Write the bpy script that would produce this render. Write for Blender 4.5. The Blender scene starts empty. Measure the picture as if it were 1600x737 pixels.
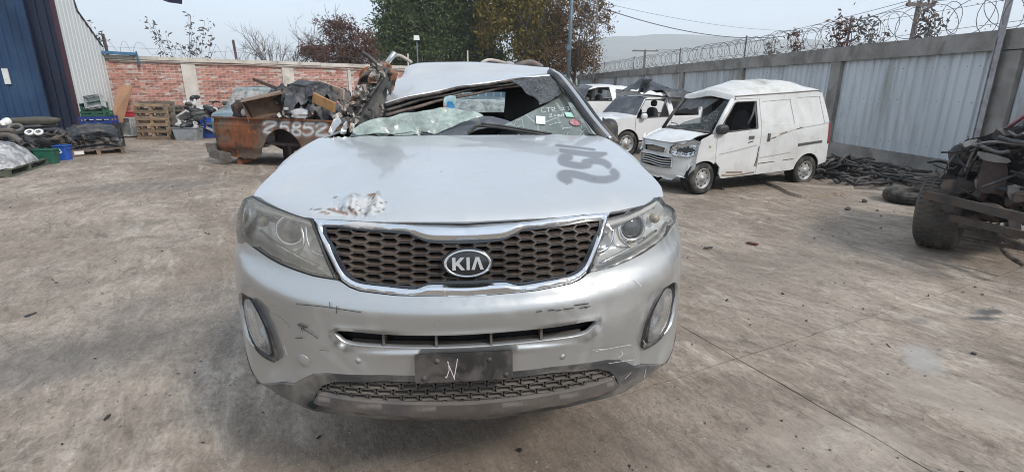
import bpy, math, random
import numpy as np
from mathutils import Vector, Matrix, noise
from mathutils.geometry import delaunay_2d_cdt

random.seed(7)
rng = np.random.default_rng(7)
R = math.radians
sc = bpy.context.scene
C = sc.collection

# ------------------------------------------------------------------ camera
CAM_H, FPX, YAW, PITCH = 1.8, 816.0, R(5.25), R(16.3)
cd = bpy.data.cameras.new('camera')
cam = bpy.data.objects.new('camera', cd)
C.objects.link(cam)
cam.location = (0, 0, CAM_H)
cam.rotation_euler = (R(90) - PITCH, 0, -YAW)
cd.sensor_width = 36.0
cd.lens = 36.0 * FPX / 1600.0
cd.clip_start = 0.05
cd.clip_end = 20000
sc.camera = cam

# ------------------------------------------------------------------ sky, sun, exposure
SUN_EL, SUN_AZ = R(42), R(138)          # azimuth measured from +Y towards +X
w = bpy.data.worlds.new('World')
sc.world = w
w.use_nodes = True
nt = w.node_tree
nt.nodes.clear()
_out = nt.nodes.new('ShaderNodeOutputWorld')
_bg = nt.nodes.new('ShaderNodeBackground')
_sky = nt.nodes.new('ShaderNodeTexSky')
_sky.sky_type = 'NISHITA'
_sky.sun_disc = False
_sky.sun_elevation = SUN_EL
_sky.sun_rotation = SUN_AZ
_sky.altitude = 500
_sky.air_density = 1.0
_sky.dust_density = 3.0
_sky.ozone_density = 1.0
_mix = nt.nodes.new('ShaderNodeMix')
_mix.data_type = 'RGBA'
_mix.inputs[0].default_value = 0.72
_mix.inputs[7].default_value = (5.9, 6.8, 7.9, 1)      # thin even overcast
nt.links.new(_sky.outputs[0], _mix.inputs[6])
_tc = nt.nodes.new('ShaderNodeTexCoord'); _cn = nt.nodes.new('ShaderNodeTexNoise'); _mp = nt.nodes.new('ShaderNodeMapping')
_mp.inputs[3].default_value = (1.4, 1.4, 4.0); _cn.inputs['Scale'].default_value = 1.6; _cn.inputs['Detail'].default_value = 5
nt.links.new(_tc.outputs['Generated'], _mp.inputs[0]); nt.links.new(_mp.outputs[0], _cn.inputs['Vector'])
_cr = nt.nodes.new('ShaderNodeMapRange'); _cr.inputs[1].default_value = .3; _cr.inputs[2].default_value = .7; _cr.inputs[3].default_value = .90; _cr.inputs[4].default_value = 1.08
nt.links.new(_cn.outputs[0], _cr.inputs[0])
_vm = nt.nodes.new('ShaderNodeVectorMath'); _vm.operation = 'SCALE'
nt.links.new(_mix.outputs[2], _vm.inputs[0]); nt.links.new(_cr.outputs[0], _vm.inputs[3])
nt.links.new(_vm.outputs[0], _bg.inputs[0])
_bg.inputs[1].default_value = 0.108
nt.links.new(_bg.outputs[0], _out.inputs[0])

sd = bpy.data.lights.new('sun', 'SUN')
sd.energy = 1.8
sd.angle = R(9)
sd.color = (1.0, 0.955, 0.9)
sun = bpy.data.objects.new('sun', sd)
C.objects.link(sun)
sun.location = (10, 20, 40)
_d = Vector((math.sin(SUN_AZ) * math.cos(SUN_EL), math.cos(SUN_AZ) * math.cos(SUN_EL), math.sin(SUN_EL)))
sun.rotation_euler = _d.to_track_quat('Z', 'Y').to_euler()

sc.view_settings.view_transform = 'Standard'
sc.view_settings.look = 'None'
sc.view_settings.exposure = 0.62
sc.view_settings.gamma = 1.0
sc.cycles.use_denoising = True
sc.cycles.pixel_filter_type = 'BLACKMAN_HARRIS'
sc.cycles.filter_width = 1.0
sc.cycles.max_bounces = 8
sc.cycles.transparent_max_bounces = 16
sc.cycles.volume_bounces = 3
sc.cycles.caustics_reflective = False
sc.cycles.caustics_refractive = False

# ------------------------------------------------------------------ survey helpers (photo pixel -> place on a surface)
_cy, _sy, _cp, _sp = math.cos(YAW), math.sin(YAW), math.cos(PITCH), math.sin(PITCH)
_f = np.array([_sy * _cp, _cy * _cp, -_sp]); _r = np.array([_cy, -_sy, 0.0]); _u = np.cross(_r, _f)
_o = np.array([0, 0, CAM_H])
def ray(x, y): return _f * FPX + _r * (x - 800.0) + _u * (368.5 - y)
def on_z(x, y, z=0.0):
    d = ray(x, y); return _o + d * ((z - CAM_H) / d[2])
def on_y(x, y, Y):
    d = ray(x, y); return _o + d * (Y / d[1])
def on_x(x, y, X):
    d = ray(x, y); return _o + d * (X / d[0])
def to_px(p):
    v = np.asarray(p, float) - _o; z = v @ _f
    return np.array([800 + FPX * (v @ _r) / z, 368.5 - FPX * (v @ _u) / z])
def solve(fn, x, y, a, b, n=14):
    """parameters (a, b) where the surface fn(a, b) is seen at pixel x, y"""
    t = np.array([x, y], float)
    for _ in range(n):
        p0 = to_px(fn(a, b)); e = 1e-4
        ja = (to_px(fn(a + e, b)) - p0) / e; jb = (to_px(fn(a, b + e)) - p0) / e
        J = np.array([ja, jb]).T
        try: d = np.linalg.solve(J, t - p0)
        except np.linalg.LinAlgError: break
        d = np.clip(d, -0.15, 0.15)
        a += d[0]; b += d[1]
    return a, b

# ------------------------------------------------------------------ object helpers
def props(o, label=None, cat=None, group=None, kind=None):
    if label: o['label'] = label
    if cat: o['category'] = cat
    if group: o['group'] = group
    if kind: o['kind'] = kind
    return o
def thing(name, label, cat, loc=(0, 0, 0), rotz=0.0, group=None):
    o = bpy.data.objects.new(name, None); C.objects.link(o)
    o.empty_display_size = 0.1
    o.location = loc; o.rotation_euler = (0, 0, rotz)
    return props(o, label, cat, group)
def link_mesh(name, me, parent=None):
    o = bpy.data.objects.new(name, me); C.objects.link(o)
    if parent is not None: o.parent = parent
    return o
def mesh_obj(name, V, F, mat, parent=None, smooth=False, off=None, midx=None):
    me = bpy.data.meshes.new(name)
    if off is not None:
        V = np.asarray(V, float) - np.asarray(off, float)
    me.from_pydata([tuple(map(float, v)) for v in V], [], [tuple(map(int, f)) for f in F])
    for m in (mat if isinstance(mat, (list, tuple)) else [mat]): me.materials.append(m)
    if smooth: me.polygons.foreach_set('use_smooth', [True] * len(me.polygons))
    if midx is not None: me.polygons.foreach_set('material_index', list(midx))
    me.update()
    return link_mesh(name, me, parent)
def copy_tree(o, parent=None):
    c = o.copy(); C.objects.link(c)
    if parent is not None: c.parent = parent
    for ch in list(o.children): copy_tree(ch, c)
    return c
def rotm(ax=0, ay=0, az=0):
    return np.array(Matrix.Rotation(az, 3, 'Z') @ Matrix.Rotation(ay, 3, 'Y') @ Matrix.Rotation(ax, 3, 'X'))

class MB:
    """collects shapes into one mesh"""
    def __init__(s): s.V = []; s.F = []; s.S = []
    def add(s, V, F, smooth=False):
        b = len(s.V)
        s.V.extend([tuple(map(float, v)) for v in V]); s.F.extend([tuple(i + b for i in f) for f in F]); s.S.extend([smooth] * len(F))
        return s
    def box(s, c, d, rot=None, jit=0.0, taper=1.0):
        x, y, z = d[0] / 2, d[1] / 2, d[2] / 2
        V = np.array([(sx * x * (taper if sz > 0 else 1), sy * y * (taper if sz > 0 else 1), sz * z) for sz in (-1, 1) for sy in (-1, 1) for sx in (-1, 1)], float)
        if jit: V = V + rng.uniform(-jit, jit, V.shape)
        if rot is not None: V = V @ np.asarray(rot).T
        V = V + np.asarray(c, float)
        return s.add(V, [(0, 2, 3, 1), (4, 5, 7, 6), (0, 1, 5, 4), (2, 6, 7, 3), (0, 4, 6, 2), (1, 3, 7, 5)])
    def bar(s, a, b, wd, ht, up=(0, 0, 1)):
        a = np.asarray(a, float); b = np.asarray(b, float); d = b - a; L = np.linalg.norm(d); d = d / L
        up = np.asarray(up, float)
        if abs(d @ up) > .98: up = np.array([1.0, 0, 0])
        x = np.cross(d, up); x /= np.linalg.norm(x); z = np.cross(x, d)
        return s.box((a + b) / 2, (wd, L, ht), np.array([x, d, z]).T)
    def tube(s, pts, r, n=8, caps=True, smooth=True, closed=False):
        pts = [np.asarray(p, float) for p in pts]; m = len(pts)
        rs = r if hasattr(r, '__len__') else [r] * m
        V = []; nrm = None
        for i, p in enumerate(pts):
            if closed: t = pts[(i + 1) % m] - pts[i - 1]
            else: t = pts[min(i + 1, m - 1)] - pts[max(i - 1, 0)]
            t = t / (np.linalg.norm(t) + 1e-9)
            if nrm is None:
                a = np.array([0, 0, 1.0]) if abs(t[2]) < .9 else np.array([1.0, 0, 0])
                nrm = np.cross(t, a)
            nrm = nrm - t * (nrm @ t); nrm /= (np.linalg.norm(nrm) + 1e-9)
            bn = np.cross(t, nrm)
            for k in range(n):
                an = 2 * math.pi * k / n
                V.append(p + rs[i] * (nrm * math.cos(an) + bn * math.sin(an)))
        F = []
        for i in range(m if closed else m - 1):
            j = (i + 1) % m
            for k in range(n):
                F.append((i * n + k, i * n + (k + 1) % n, j * n + (k + 1) % n, j * n + k))
        s.add(V, F, smooth)
        if caps and not closed:
            b = len(s.V) - len(V)
            s.F.append(tuple(b + k for k in range(n))[::-1]); s.S.append(False)
            s.F.append(tuple(b + (m - 1) * n + k for k in range(n))); s.S.append(False)
        return s
    def lathe(s, prof, c, axis=(0, 0, 1), n=24, smooth=True, sx=1.0, xdir=None):
        """prof: (radius, height along axis)"""
        ax = np.asarray(axis, float); ax /= np.linalg.norm(ax)
        if xdir is None: xdir = (1, 0, 0) if abs(ax[0]) < .9 else (0, 1, 0)
        x = np.asarray(xdir, float); x = x - ax * (x @ ax); x /= np.linalg.norm(x); y = np.cross(ax, x)
        V = []
        for rr, h in prof:
            for k in range(n):
                a = 2 * math.pi * k / n
                V.append(np.asarray(c, float) + ax * h + rr * (sx * x * math.cos(a) + y * math.sin(a)))
        F = []
        for i in range(len(prof) - 1):
            for k in range(n):
                F.append((i * n + k, i * n + (k + 1) % n, (i + 1) * n + (k + 1) % n, (i + 1) * n + k))
        return s.add(V, F, smooth)
    def disc(s, c, rr, axis, n=20, sx=1.0, xdir=None):
        return s.lathe([(0.0001, 0), (rr, 0)], c, axis, n, False, sx, xdir)
    def prism(s, poly, fn, t0, t1):
        """poly (a, b) extruded from t0 to t1; fn(a, b, t) -> xyz"""
        n = len(poly)
        V = [fn(a, b, t0) for a, b in poly] + [fn(a, b, t1) for a, b in poly]
        F = [tuple(range(n))[::-1], tuple(range(n, 2 * n))] + [(i, (i + 1) % n, n + (i + 1) % n, n + i) for i in range(n)]
        return s.add(V, F)
    def strip(s, A, B, smooth=True):
        n = len(A)
        return s.add(list(A) + list(B), [(i, i + 1, n + i + 1, n + i) for i in range(n - 1)], smooth)
    def grid(s, G, smooth=True):
        G = np.asarray(G, float); a, b = G.shape[:2]
        return s.add(G.reshape(-1, 3), [(i * b + j, i * b + j + 1, (i + 1) * b + j + 1, (i + 1) * b + j) for i in range(a - 1) for j in range(b - 1)], smooth)
    def build(s, name, mat, parent=None, off=None, kind=None, label=None):
        V = np.asarray(s.V, float)
        if off is not None: V = V - np.asarray(off, float)
        me = bpy.data.meshes.new(name)
        me.from_pydata([tuple(v) for v in V.tolist()], [], s.F)
        me.polygons.foreach_set('use_smooth', s.S)
        me.materials.append(mat); me.update()
        o = link_mesh(name, me, parent)
        return props(o, label=label, kind=kind)

def lumpy(c, d, seed=0, rot=0.0, amp=0.25, n=10, freq=2.0, sharp=False, tilt=(0, 0)):
    """an irregular closed lump (bag, casting, crumpled panel): verts, faces"""
    V = []; m = n * 2
    M = rotm(tilt[0], tilt[1], rot)
    for i in range(n + 1):
        th = math.pi * i / n
        for k in range(m):
            ph = 2 * math.pi * k / m
            p = Vector((math.sin(th) * math.cos(ph), math.sin(th) * math.sin(ph), math.cos(th)))
            q = Vector([math.copysign(abs(v) ** .7, v) for v in p])
            h = noise.noise(p * freq + Vector((seed * 3.1, seed * 1.7, 0)))
            if sharp: h = abs(h) * 2 - .4
            q = q * (1 + amp * h)
            V.append(np.asarray(c, float) + M @ np.array([q.x * d[0] / 2, q.y * d[1] / 2, q.z * d[2] / 2]))
    F = [(i * m + k, i * m + (k + 1) % m, (i + 1) * m + (k + 1) % m, (i + 1) * m + k) for i in range(n) for k in range(m)]
    return V, F

# ------------------------------------------------------------------ sheet metal: outline with holes in (u, v), lifted to 3D
def resample(poly, step, closed=True):
    P = [np.asarray(p, float) for p in poly]; out = []
    n = len(P)
    for i in range(n if closed else n - 1):
        a, b = P[i], P[(i + 1) % n]; k = max(1, int(round(np.linalg.norm(b - a) / step)))
        out += [a + (b - a) * j / k for j in range(k)]
    if not closed: out.append(P[-1])
    return np.array(out)
def smooth_poly(poly, n=4, closed=True):
    """Catmull-Rom through the points"""
    P = [np.asarray(p, float) for p in poly]; m = len(P); out = []
    for i in range(m if closed else m - 1):
        if closed: p0, p1, p2, p3 = P[i - 1], P[i], P[(i + 1) % m], P[(i + 2) % m]
        else: p0, p1, p2, p3 = P[max(i - 1, 0)], P[i], P[i + 1], P[min(i + 2, m - 1)]
        for j in range(n):
            t = j / n
            out.append(.5 * (2 * p1 + (p2 - p0) * t + (2 * p0 - 5 * p1 + 4 * p2 - p3) * t * t + (3 * p1 - p0 - 3 * p2 + p3) * t ** 3))
    if not closed: out.append(P[-1])
    return np.array(out)
def inside(pts, poly):
    pts = np.asarray(pts, float); x, y = pts[:, 0], pts[:, 1]; c = np.zeros(len(pts), bool)
    P = np.asarray(poly, float); Q = np.roll(P, -1, 0)
    for (x1, y1), (x2, y2) in zip(P, Q):
        if y1 == y2: continue
        c ^= ((y1 > y) != (y2 > y)) & (x < (x2 - x1) * (y - y1) / (y2 - y1) + x1)
    return c
def dist_to(pts, poly, closed=True):
    pts = np.asarray(pts, float); d = np.full(len(pts), 1e9)
    P = np.asarray(poly, float); n = len(P)
    for i in range(n if closed else n - 1):
        a, b = P[i], P[(i + 1) % n]; ab = b - a; L = ab @ ab + 1e-12
        t = np.clip(((pts - a) @ ab) / L, 0, 1)
        d = np.minimum(d, np.linalg.norm(pts - (a + t[:, None] * ab), axis=1))
    return d
def triangulate(outer, holes=(), step=.03, bstep=None):
    bstep = bstep or step
    loops = [resample(outer, bstep)] + [resample(h, bstep) for h in holes]
    lo, hi = loops[0].min(0), loops[0].max(0)
    gx = np.arange(lo[0], hi[0] + step, step); gy = np.arange(lo[1], hi[1] + step * .87, step * .87)
    G = np.array([(x + (step / 2 if j % 2 else 0), y) for j, y in enumerate(gy) for x in gx])
    k = inside(G, loops[0])
    for h in loops[1:]: k &= ~inside(G, h)
    G = G[k]
    if len(G):
        d = np.full(len(G), 1e9)
        for l in loops: d = np.minimum(d, dist_to(G, l))
        G = G[d > .45 * min(step, bstep)]
    pts = []; edges = []
    for l in loops:
        b = len(pts); n = len(l); pts += [Vector(p) for p in l]
        edges += [(b + i, b + (i + 1) % n) for i in range(n)]
    pts += [Vector(p) for p in G]
    V, E, F, *_ = delaunay_2d_cdt(pts, edges, [], 0, 1e-6)
    V = np.array([(v.x, v.y) for v in V]); F = np.array([f for f in F if len(f) == 3])
    cen = V[F].mean(1); k = inside(cen, loops[0])
    for h in loops[1:]: k &= ~inside(cen, h)
    F = F[k]
    a = V[F[:, 0]]; b = V[F[:, 1]]; c = V[F[:, 2]]
    ar = (b[:, 0] - a[:, 0]) * (c[:, 1] - a[:, 1]) - (b[:, 1] - a[:, 1]) * (c[:, 0] - a[:, 0])
    F[ar < 0] = F[ar < 0][:, [0, 2, 1]]
    F = F[np.abs(ar) > 1e-9]
    return V, F, loops
def lift(fn, V): return np.array([fn(a, b) for a, b in V], float)
def surf_normals(fn, V, flip=False, e=2e-3):
    N = np.cross(lift(fn, V + [e, 0]) - lift(fn, V - [e, 0]), lift(fn, V + [0, e]) - lift(fn, V - [0, e]))
    N /= (np.linalg.norm(N, axis=1)[:, None] + 1e-12)
    return -N if flip else N
def sheet(name, outer, holes, fn, mat, parent, step=.03, bstep=None, off=None, flip=False, rim=.012, attrs=None, analytic=True, label=None, post=None):
    """panel cut to outline, lifted by fn(u, v); a rim turned in along every edge gives it thickness"""
    V2, F, loops = triangulate(outer, holes, step, bstep)
    P = lift(fn, V2); e = 2e-3; du, dv = np.array([e, 0]), np.array([0, e])
    L4 = [lift(fn, V2 + d) for d in (du, -du, dv, -dv)]
    def nrm():
        N = np.cross(L4[0] - L4[1], L4[2] - L4[3]); N /= (np.linalg.norm(N, axis=1)[:, None] + 1e-12)
        return -N if flip else N
    N = nrm()
    if post is not None:
        P = post(V2, P, N); L4 = [post(V2 + d, l, N) for d, l in zip((du, -du, dv, -dv), L4)]; N = nrm()
    F = [tuple(f) if not flip else (f[0], f[2], f[1]) for f in F.tolist()]
    n = len(P); VV = list(P); NN = list(N)
    if rim:
        cnt = {}
        for f in F:
            for i in range(3):
                a, b = f[i], f[(i + 1) % 3]
                if (b, a) in cnt: del cnt[(b, a)]
                else: cnt[(a, b)] = 1
        out = {}
        for a, b in cnt:
            o_ = np.cross(P[b] - P[a], N[a])
            for q in (a, b): out[q] = out.get(q, 0) + o_
        idx = {}
        def rv(i, deep):
            key = (i, deep)
            if key not in idx:
                idx[key] = len(VV)
                VV.append(P[i] - N[i] * (rim if deep else 0)); o_ = out[i] / (np.linalg.norm(out[i]) + 1e-12); NN.append(o_ if deep else o_ * .8 + N[i] * .6)
            return idx[key]
        for a, b in cnt:
            F.append((b, a, rv(a, 1), rv(b, 1)) if False else (rv(b, 0), rv(a, 0), rv(a, 1), rv(b, 1)))
    me = bpy.data.meshes.new(name)
    VV = np.array(VV)
    if off is not None: VV = VV - np.asarray(off, float)
    me.from_pydata([tuple(v) for v in VV.tolist()], [], F)
    me.polygons.foreach_set('use_smooth', [True] * len(me.polygons))
    me.materials.append(mat)
    if attrs:
        for an, fun in attrs.items():
            vals = np.zeros(len(VV)); vals[:n] = fun(V2, P)
            at = me.attributes.new(an, 'FLOAT', 'POINT'); at.data.foreach_set('value', vals.astype(np.float32))
    me.update()
    if analytic:
        me.normals_split_custom_set_from_vertices([tuple(v) for v in np.array(NN).tolist()])
    o = link_mesh(name, me, parent)
    return props(o, label=label)

# ------------------------------------------------------------------ materials
class NT:
    def __init__(s, name):
        s.m = bpy.data.materials.new(name); s.m.use_nodes = True; s.t = s.m.node_tree; s.t.nodes.clear()
        s.out = s.t.nodes.new('ShaderNodeOutputMaterial')
        s.tc = s.t.nodes.new('ShaderNodeTexCoord'); s._rand = None
    def n(s, k, **kw):
        nd = s.t.nodes.new(k)
        for a, b in kw.items(): setattr(nd, a, b)
        return nd
    def l(s, a, b): s.t.links.new(a, b)
    def set(s, sock, v):
        if hasattr(v, 'is_output') or hasattr(v, 'links'): s.l(v, sock)
        elif hasattr(v, '__len__'): sock.default_value = tuple(v) + ((1,) if len(v) == 3 and len(sock.default_value) == 4 else ())
        else: sock.default_value = v
    def coord(s, kind='Object', scale=(1, 1, 1), rot=(0, 0, 0)):
        mp = s.n('ShaderNodeMapping'); s.l(s.tc.outputs[kind], mp.inputs[0])
        mp.inputs[3].default_value = scale; mp.inputs[2].default_value = rot
        return mp.outputs[0]
    def noise(s, scale, detail=4, rough=.55, vec=None, dist=0.0):
        nd = s.n('ShaderNodeTexNoise'); nd.inputs['Scale'].default_value = scale; nd.inputs['Detail'].default_value = detail
        nd.inputs['Roughness'].default_value = rough; nd.inputs['Distortion'].default_value = dist
        s.l(vec if vec is not None else s.tc.outputs['Object'], nd.inputs['Vector'])
        return nd.outputs[0]
    def ramp(s, v, a, b, lo=0.0, hi=1.0):
        nd = s.n('ShaderNodeMapRange'); nd.interpolation_type = 'SMOOTHSTEP'
        s.set(nd.inputs[0], v); nd.inputs[1].default_value = a; nd.inputs[2].default_value = b; nd.inputs[3].default_value = lo; nd.inputs[4].default_value = hi
        return nd.outputs[0]
    def math(s, op, a, b=0.0):
        nd = s.n('ShaderNodeMath', operation=op); s.set(nd.inputs[0], a); s.set(nd.inputs[1], b); return nd.outputs[0]
    def mix(s, f, a, b, mode='MIX'):
        nd = s.n('ShaderNodeMix'); nd.data_type = 'RGBA'; nd.blend_type = mode
        s.set(nd.inputs[0], f); s.set(nd.inputs[6], a); s.set(nd.inputs[7], b); return nd.outputs[2]
    def attr(s, name):
        nd = s.n('ShaderNodeAttribute'); nd.attribute_name = name; return nd.outputs['Fac']
    def rand(s):
        if s._rand is None:
            a = s.n('ShaderNodeObjectInfo'); g = s.n('ShaderNodeNewGeometry')
            x = s.math('ADD', a.outputs['Random'], g.outputs['Random Per Island'])
            s._rand = s.math('FRACT', x)
        return s._rand
    def bump(s, h, dist=.01, strength=1.0):
        nd = s.n('ShaderNodeBump'); nd.inputs['Distance'].default_value = dist; nd.inputs['Strength'].default_value = strength
        s.set(nd.inputs['Height'], h); return nd.outputs[0]
    def bsdf(s, col, rough=.6, metal=0.0, normal=None, coat=0.0, spec=.5, coat_rough=.1, alpha=None, trans=0.0, ior=1.5):
        b = s.n('ShaderNodeBsdfPrincipled')
        s.set(b.inputs['Base Color'], col); s.set(b.inputs['Roughness'], rough); s.set(b.inputs['Metallic'], metal)
        b.inputs['Specular IOR Level'].default_value = spec; b.inputs['Coat Weight'].default_value = coat; b.inputs['Coat Roughness'].default_value = coat_rough
        b.inputs['Transmission Weight'].default_value = trans; b.inputs['IOR'].default_value = ior
        if normal is not None: s.l(normal, b.inputs['Normal'])
        if alpha is not None: s.set(b.inputs['Alpha'], alpha)
        return b.outputs[0]
    def done(s, sh): s.l(sh, s.out.inputs[0]); return s.m

MATS = {}
def mat(name, col, rough=.6, metal=0.0, var=.12, scale=6.0, dirt=None, dirt_amt=0.0, dirt_scale=3.0, bump=0.0, bscale=30.0, rnd=0.0, coat=0.0, top=None, top_amt=0.0, spec=.5, stretch=(1, 1, 1)):
    """plain surface with mottling, blotchy dirt, dust settled on upward faces, fine relief, per-piece tone"""
    if name in MATS: return MATS[name]
    s = NT(name)
    vec = s.coord('Object', stretch)
    nz = s.noise(scale, 6, .6, vec)
    c = s.mix(s.ramp(nz, .3, .7), tuple(v * (1 - var) for v in col), tuple(min(1, v * (1 + var)) for v in col))
    rg = rough
    if rnd:
        r = s.rand()
        hs = s.n('ShaderNodeHueSaturation'); s.l(c, hs.inputs['Color'])
        s.l(s.ramp(r, 0, 1, 1 - rnd, 1 + rnd), hs.inputs['Value']); c = hs.outputs[0]
    if dirt:
        f = s.ramp(s.noise(dirt_scale, 8, .65, vec, .4), .62 - dirt_amt * .45, .78 - dirt_amt * .3)
        c = s.mix(f, c, dirt); rg = s.ramp(f, 0, 1, rough, min(1, max(rough, .75)))
        if metal: metal = s.ramp(f, 0, 1, metal, 0.0)
    if top:
        g = s.n('ShaderNodeNewGeometry'); sx = s.n('ShaderNodeSeparateXYZ'); s.l(g.outputs['Normal'], sx.inputs[0])
        f = s.math('MULTIPLY', s.ramp(sx.outputs[2], .15, .9), s.ramp(s.noise(dirt_scale * 2, 5, .6), .3, .6, top_amt * .5, top_amt))
        c = s.mix(f, c, top)
    nrm = s.bump(s.noise(bscale, 5, .6, vec), bump) if bump else None
    MATS[name] = s.done(s.bsdf(c, rg, metal, nrm, coat, spec))
    return MATS[name]
# ================================================================== THE SETTING
def ground_mat(name, base_dirt=False):
    s = NT(name)
    geo = s.n('ShaderNodeNewGeometry')
    def vec(scale=(1, 1, 1), rot=0.0):
        m0 = s.n('ShaderNodeMapping'); s.l(geo.outputs['Position'], m0.inputs[0]); m0.inputs[2].default_value = (0, 0, rot)
        mp = s.n('ShaderNodeMapping'); s.l(m0.outputs[0], mp.inputs[0]); mp.inputs[3].default_value = scale; return mp.outputs[0]
    big = s.noise(.32, 6, .62, vec(), .8)
    mid = s.noise(1.5, 8, .68, vec((.6, 1, 1), R(65)), .9)
    streak = s.noise(2.6, 8, .72, vec((.35, 1.9, 1), R(72)), 1.2)
    streak2 = s.noise(5.0, 8, .7, vec((.4, 1.7, 1), R(52)), 1.0)
    fine = s.noise(26, 6, .7, vec((1, 1, 1), .2), .5)
    grit = s.noise(150, 3, .6, vec())
    if base_dirt:
        c = s.mix(mid, (.12, .10, .085), (.2, .175, .15))
        c = s.mix(s.ramp(big, .4, .62), c, (.15, .14, .10))
        return s.done(s.bsdf(c, .95, 0, s.bump(fine, .02), spec=.2))
    c = s.mix(s.ramp(mid, .28, .72), (.208, .166, .128), (.330, .276, .222))
    c = s.mix(s.ramp(big, .40, .62, 0, .75), c, (.178, .137, .102))                  # trodden-in brown dirt
    c = s.mix(s.ramp(streak, .50, .70, 0, .75), c, (.40, .348, .293))                   # scraped pale cement
    c = s.mix(s.ramp(streak2, .52, .70, 0, .65), c, (.100, .079, .062))               # dark drag marks
    c = s.mix(s.ramp(s.noise(.9, 7, .7, vec((1, 1.4, 1), .3), 1.6), .54, .66, 0, .45), c, (.415, .362, .305))
    c = s.mix(s.ramp(s.noise(3.4, 10, .78, vec((1, .7, 1), .9), .6), .56, .64, 0, .5), c, (.105, .083, .065))
    c = s.mix(s.ramp(s.noise(8.0, 10, .78, vec((.62, 1.3, 1), R(68)), .8), .57, .66, 0, .55), c, (.43, .365, .295))
    # smooth pale wash-outs, oil stains, dark patches and painted car shadow, each at its own place
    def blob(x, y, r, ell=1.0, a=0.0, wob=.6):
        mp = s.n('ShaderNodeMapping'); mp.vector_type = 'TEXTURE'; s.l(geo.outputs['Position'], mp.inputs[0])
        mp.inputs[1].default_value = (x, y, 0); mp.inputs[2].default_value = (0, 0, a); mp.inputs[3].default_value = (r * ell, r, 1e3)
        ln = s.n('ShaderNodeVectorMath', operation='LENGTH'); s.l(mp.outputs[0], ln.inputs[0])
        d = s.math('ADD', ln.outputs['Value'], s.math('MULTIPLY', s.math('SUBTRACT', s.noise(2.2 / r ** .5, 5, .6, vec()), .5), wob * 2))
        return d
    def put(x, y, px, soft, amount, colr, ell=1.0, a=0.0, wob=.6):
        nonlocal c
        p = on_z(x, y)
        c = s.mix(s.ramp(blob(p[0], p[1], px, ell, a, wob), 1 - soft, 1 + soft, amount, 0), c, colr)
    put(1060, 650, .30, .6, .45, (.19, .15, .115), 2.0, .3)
    put(800, 700, .34, .6, .5, (.185, .15, .118), 2.2, 0)  # mostly the shadow below the nose painted in, partly stain
    put(330, 480, .7, .6, .45, (.17, .155, .135), 1.5, .4)  # car's shadow on its left, painted into the concrete colour
    put(200, 545, .42, .5, .45, (.16, .142, .122), 2.8, .25)  # same painted shadow, farther out from the car
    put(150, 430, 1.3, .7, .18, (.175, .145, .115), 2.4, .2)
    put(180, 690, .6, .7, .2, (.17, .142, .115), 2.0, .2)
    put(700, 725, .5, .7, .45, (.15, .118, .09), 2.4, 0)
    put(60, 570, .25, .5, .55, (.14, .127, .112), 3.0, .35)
    put(1545, 487, .055, .6, .95, (.07, .065, .06), 2.6, .1)
    put(1535, 497, .04, .6, .95, (.07, .065, .06), 3.2, -.1)
    put(1440, 500, .05, .8, .6, (.11, .10, .09), 2.2, .3)
    put(240, 290, .55, .6, .5, (.16, .145, .13), 2.2, .1)
    put(1160, 420, .35, .7, .5, (.185, .152, .12), 2.2, .2)
    put(1300, 400, .5, .7, .35, (.19, .16, .13), 2.2, .2)
    c = s.mix(s.ramp(fine, .54, .68, 0, .65), c, (.115, .098, .083))
    c = s.mix(s.ramp(grit, .58, .72, 0, .45), c, (.38, .35, .315))
    c = s.mix(s.ramp(grit, .25, .38, .4, 0), c, (.12, .11, .10))
    spk = s.n('ShaderNodeTexVoronoi'); spk.inputs['Scale'].default_value = 46; s.l(vec(), spk.inputs['Vector'])
    c = s.mix(s.math('MULTIPLY', s.ramp(spk.outputs['Distance'], .10, .22, .8, 0), s.ramp(s.noise(5, 5, .7, vec()), .5, .62)), c, (.07, .058, .048))
    spk2 = s.n('ShaderNodeTexVoronoi'); spk2.inputs['Scale'].default_value = 19; s.l(vec((1, 1.6, 1), .5), spk2.inputs['Vector'])
    c = s.mix(s.math('MULTIPLY', s.ramp(spk2.outputs['Distance'], .08, .20, .7, 0), s.ramp(s.noise(2.7, 5, .7, vec()), .5, .6)), c, (.42, .38, .33))
    tone = s.math('MULTIPLY', s.ramp(s.noise(.55, 9, .72, vec((1, 1.2, 1), .4), 1.2), .36, .62, .84, 1.12), s.ramp(s.noise(6.5, 10, .8, vec((.62, 1.3, 1), R(68)), .7), .36, .62, .80, 1.16))
    tone = s.math('MULTIPLY', tone, s.ramp(s.noise(30, 6, .8, vec((.6, 1.3, 1), R(75)), .4), .36, .62, .84, 1.12))
    tone = s.math('MULTIPLY', tone, 1.16)
    tv = s.n('ShaderNodeVectorMath', operation='SCALE'); s.l(c, tv.inputs[0]); s.l(tone, tv.inputs['Scale']); c = tv.outputs[0]
    c = s.mix(s.ramp(s.noise(.42, 7, .7, vec((1, 1.1, 1), 1.3), 1.0), .50, .64, 0, .38), c, (.192, .146, .106))
    put(1500, 625, .26, .12, .5, (.385, .332, .272), 1.5, -.6, .8)
    put(1300, 700, .24, .2, .35, (.35, .30, .248), 2.0, .1, .8)
    put(1440, 560, .10, .4, .8, (.36, .34, .31), 2.4, .9)
    # hairline cracks
    vo = s.n('ShaderNodeTexVoronoi'); vo.feature = 'DISTANCE_TO_EDGE'; vo.inputs['Scale'].default_value = .55
    wv = s.n('ShaderNodeVectorMath', operation='ADD'); s.l(vec(), wv.inputs[0])
    nn = s.n('ShaderNodeTexNoise'); nn.inputs['Scale'].default_value = 1.7; nn.inputs['Detail'].default_value = 6; s.l(vec(), nn.inputs['Vector'])
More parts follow.
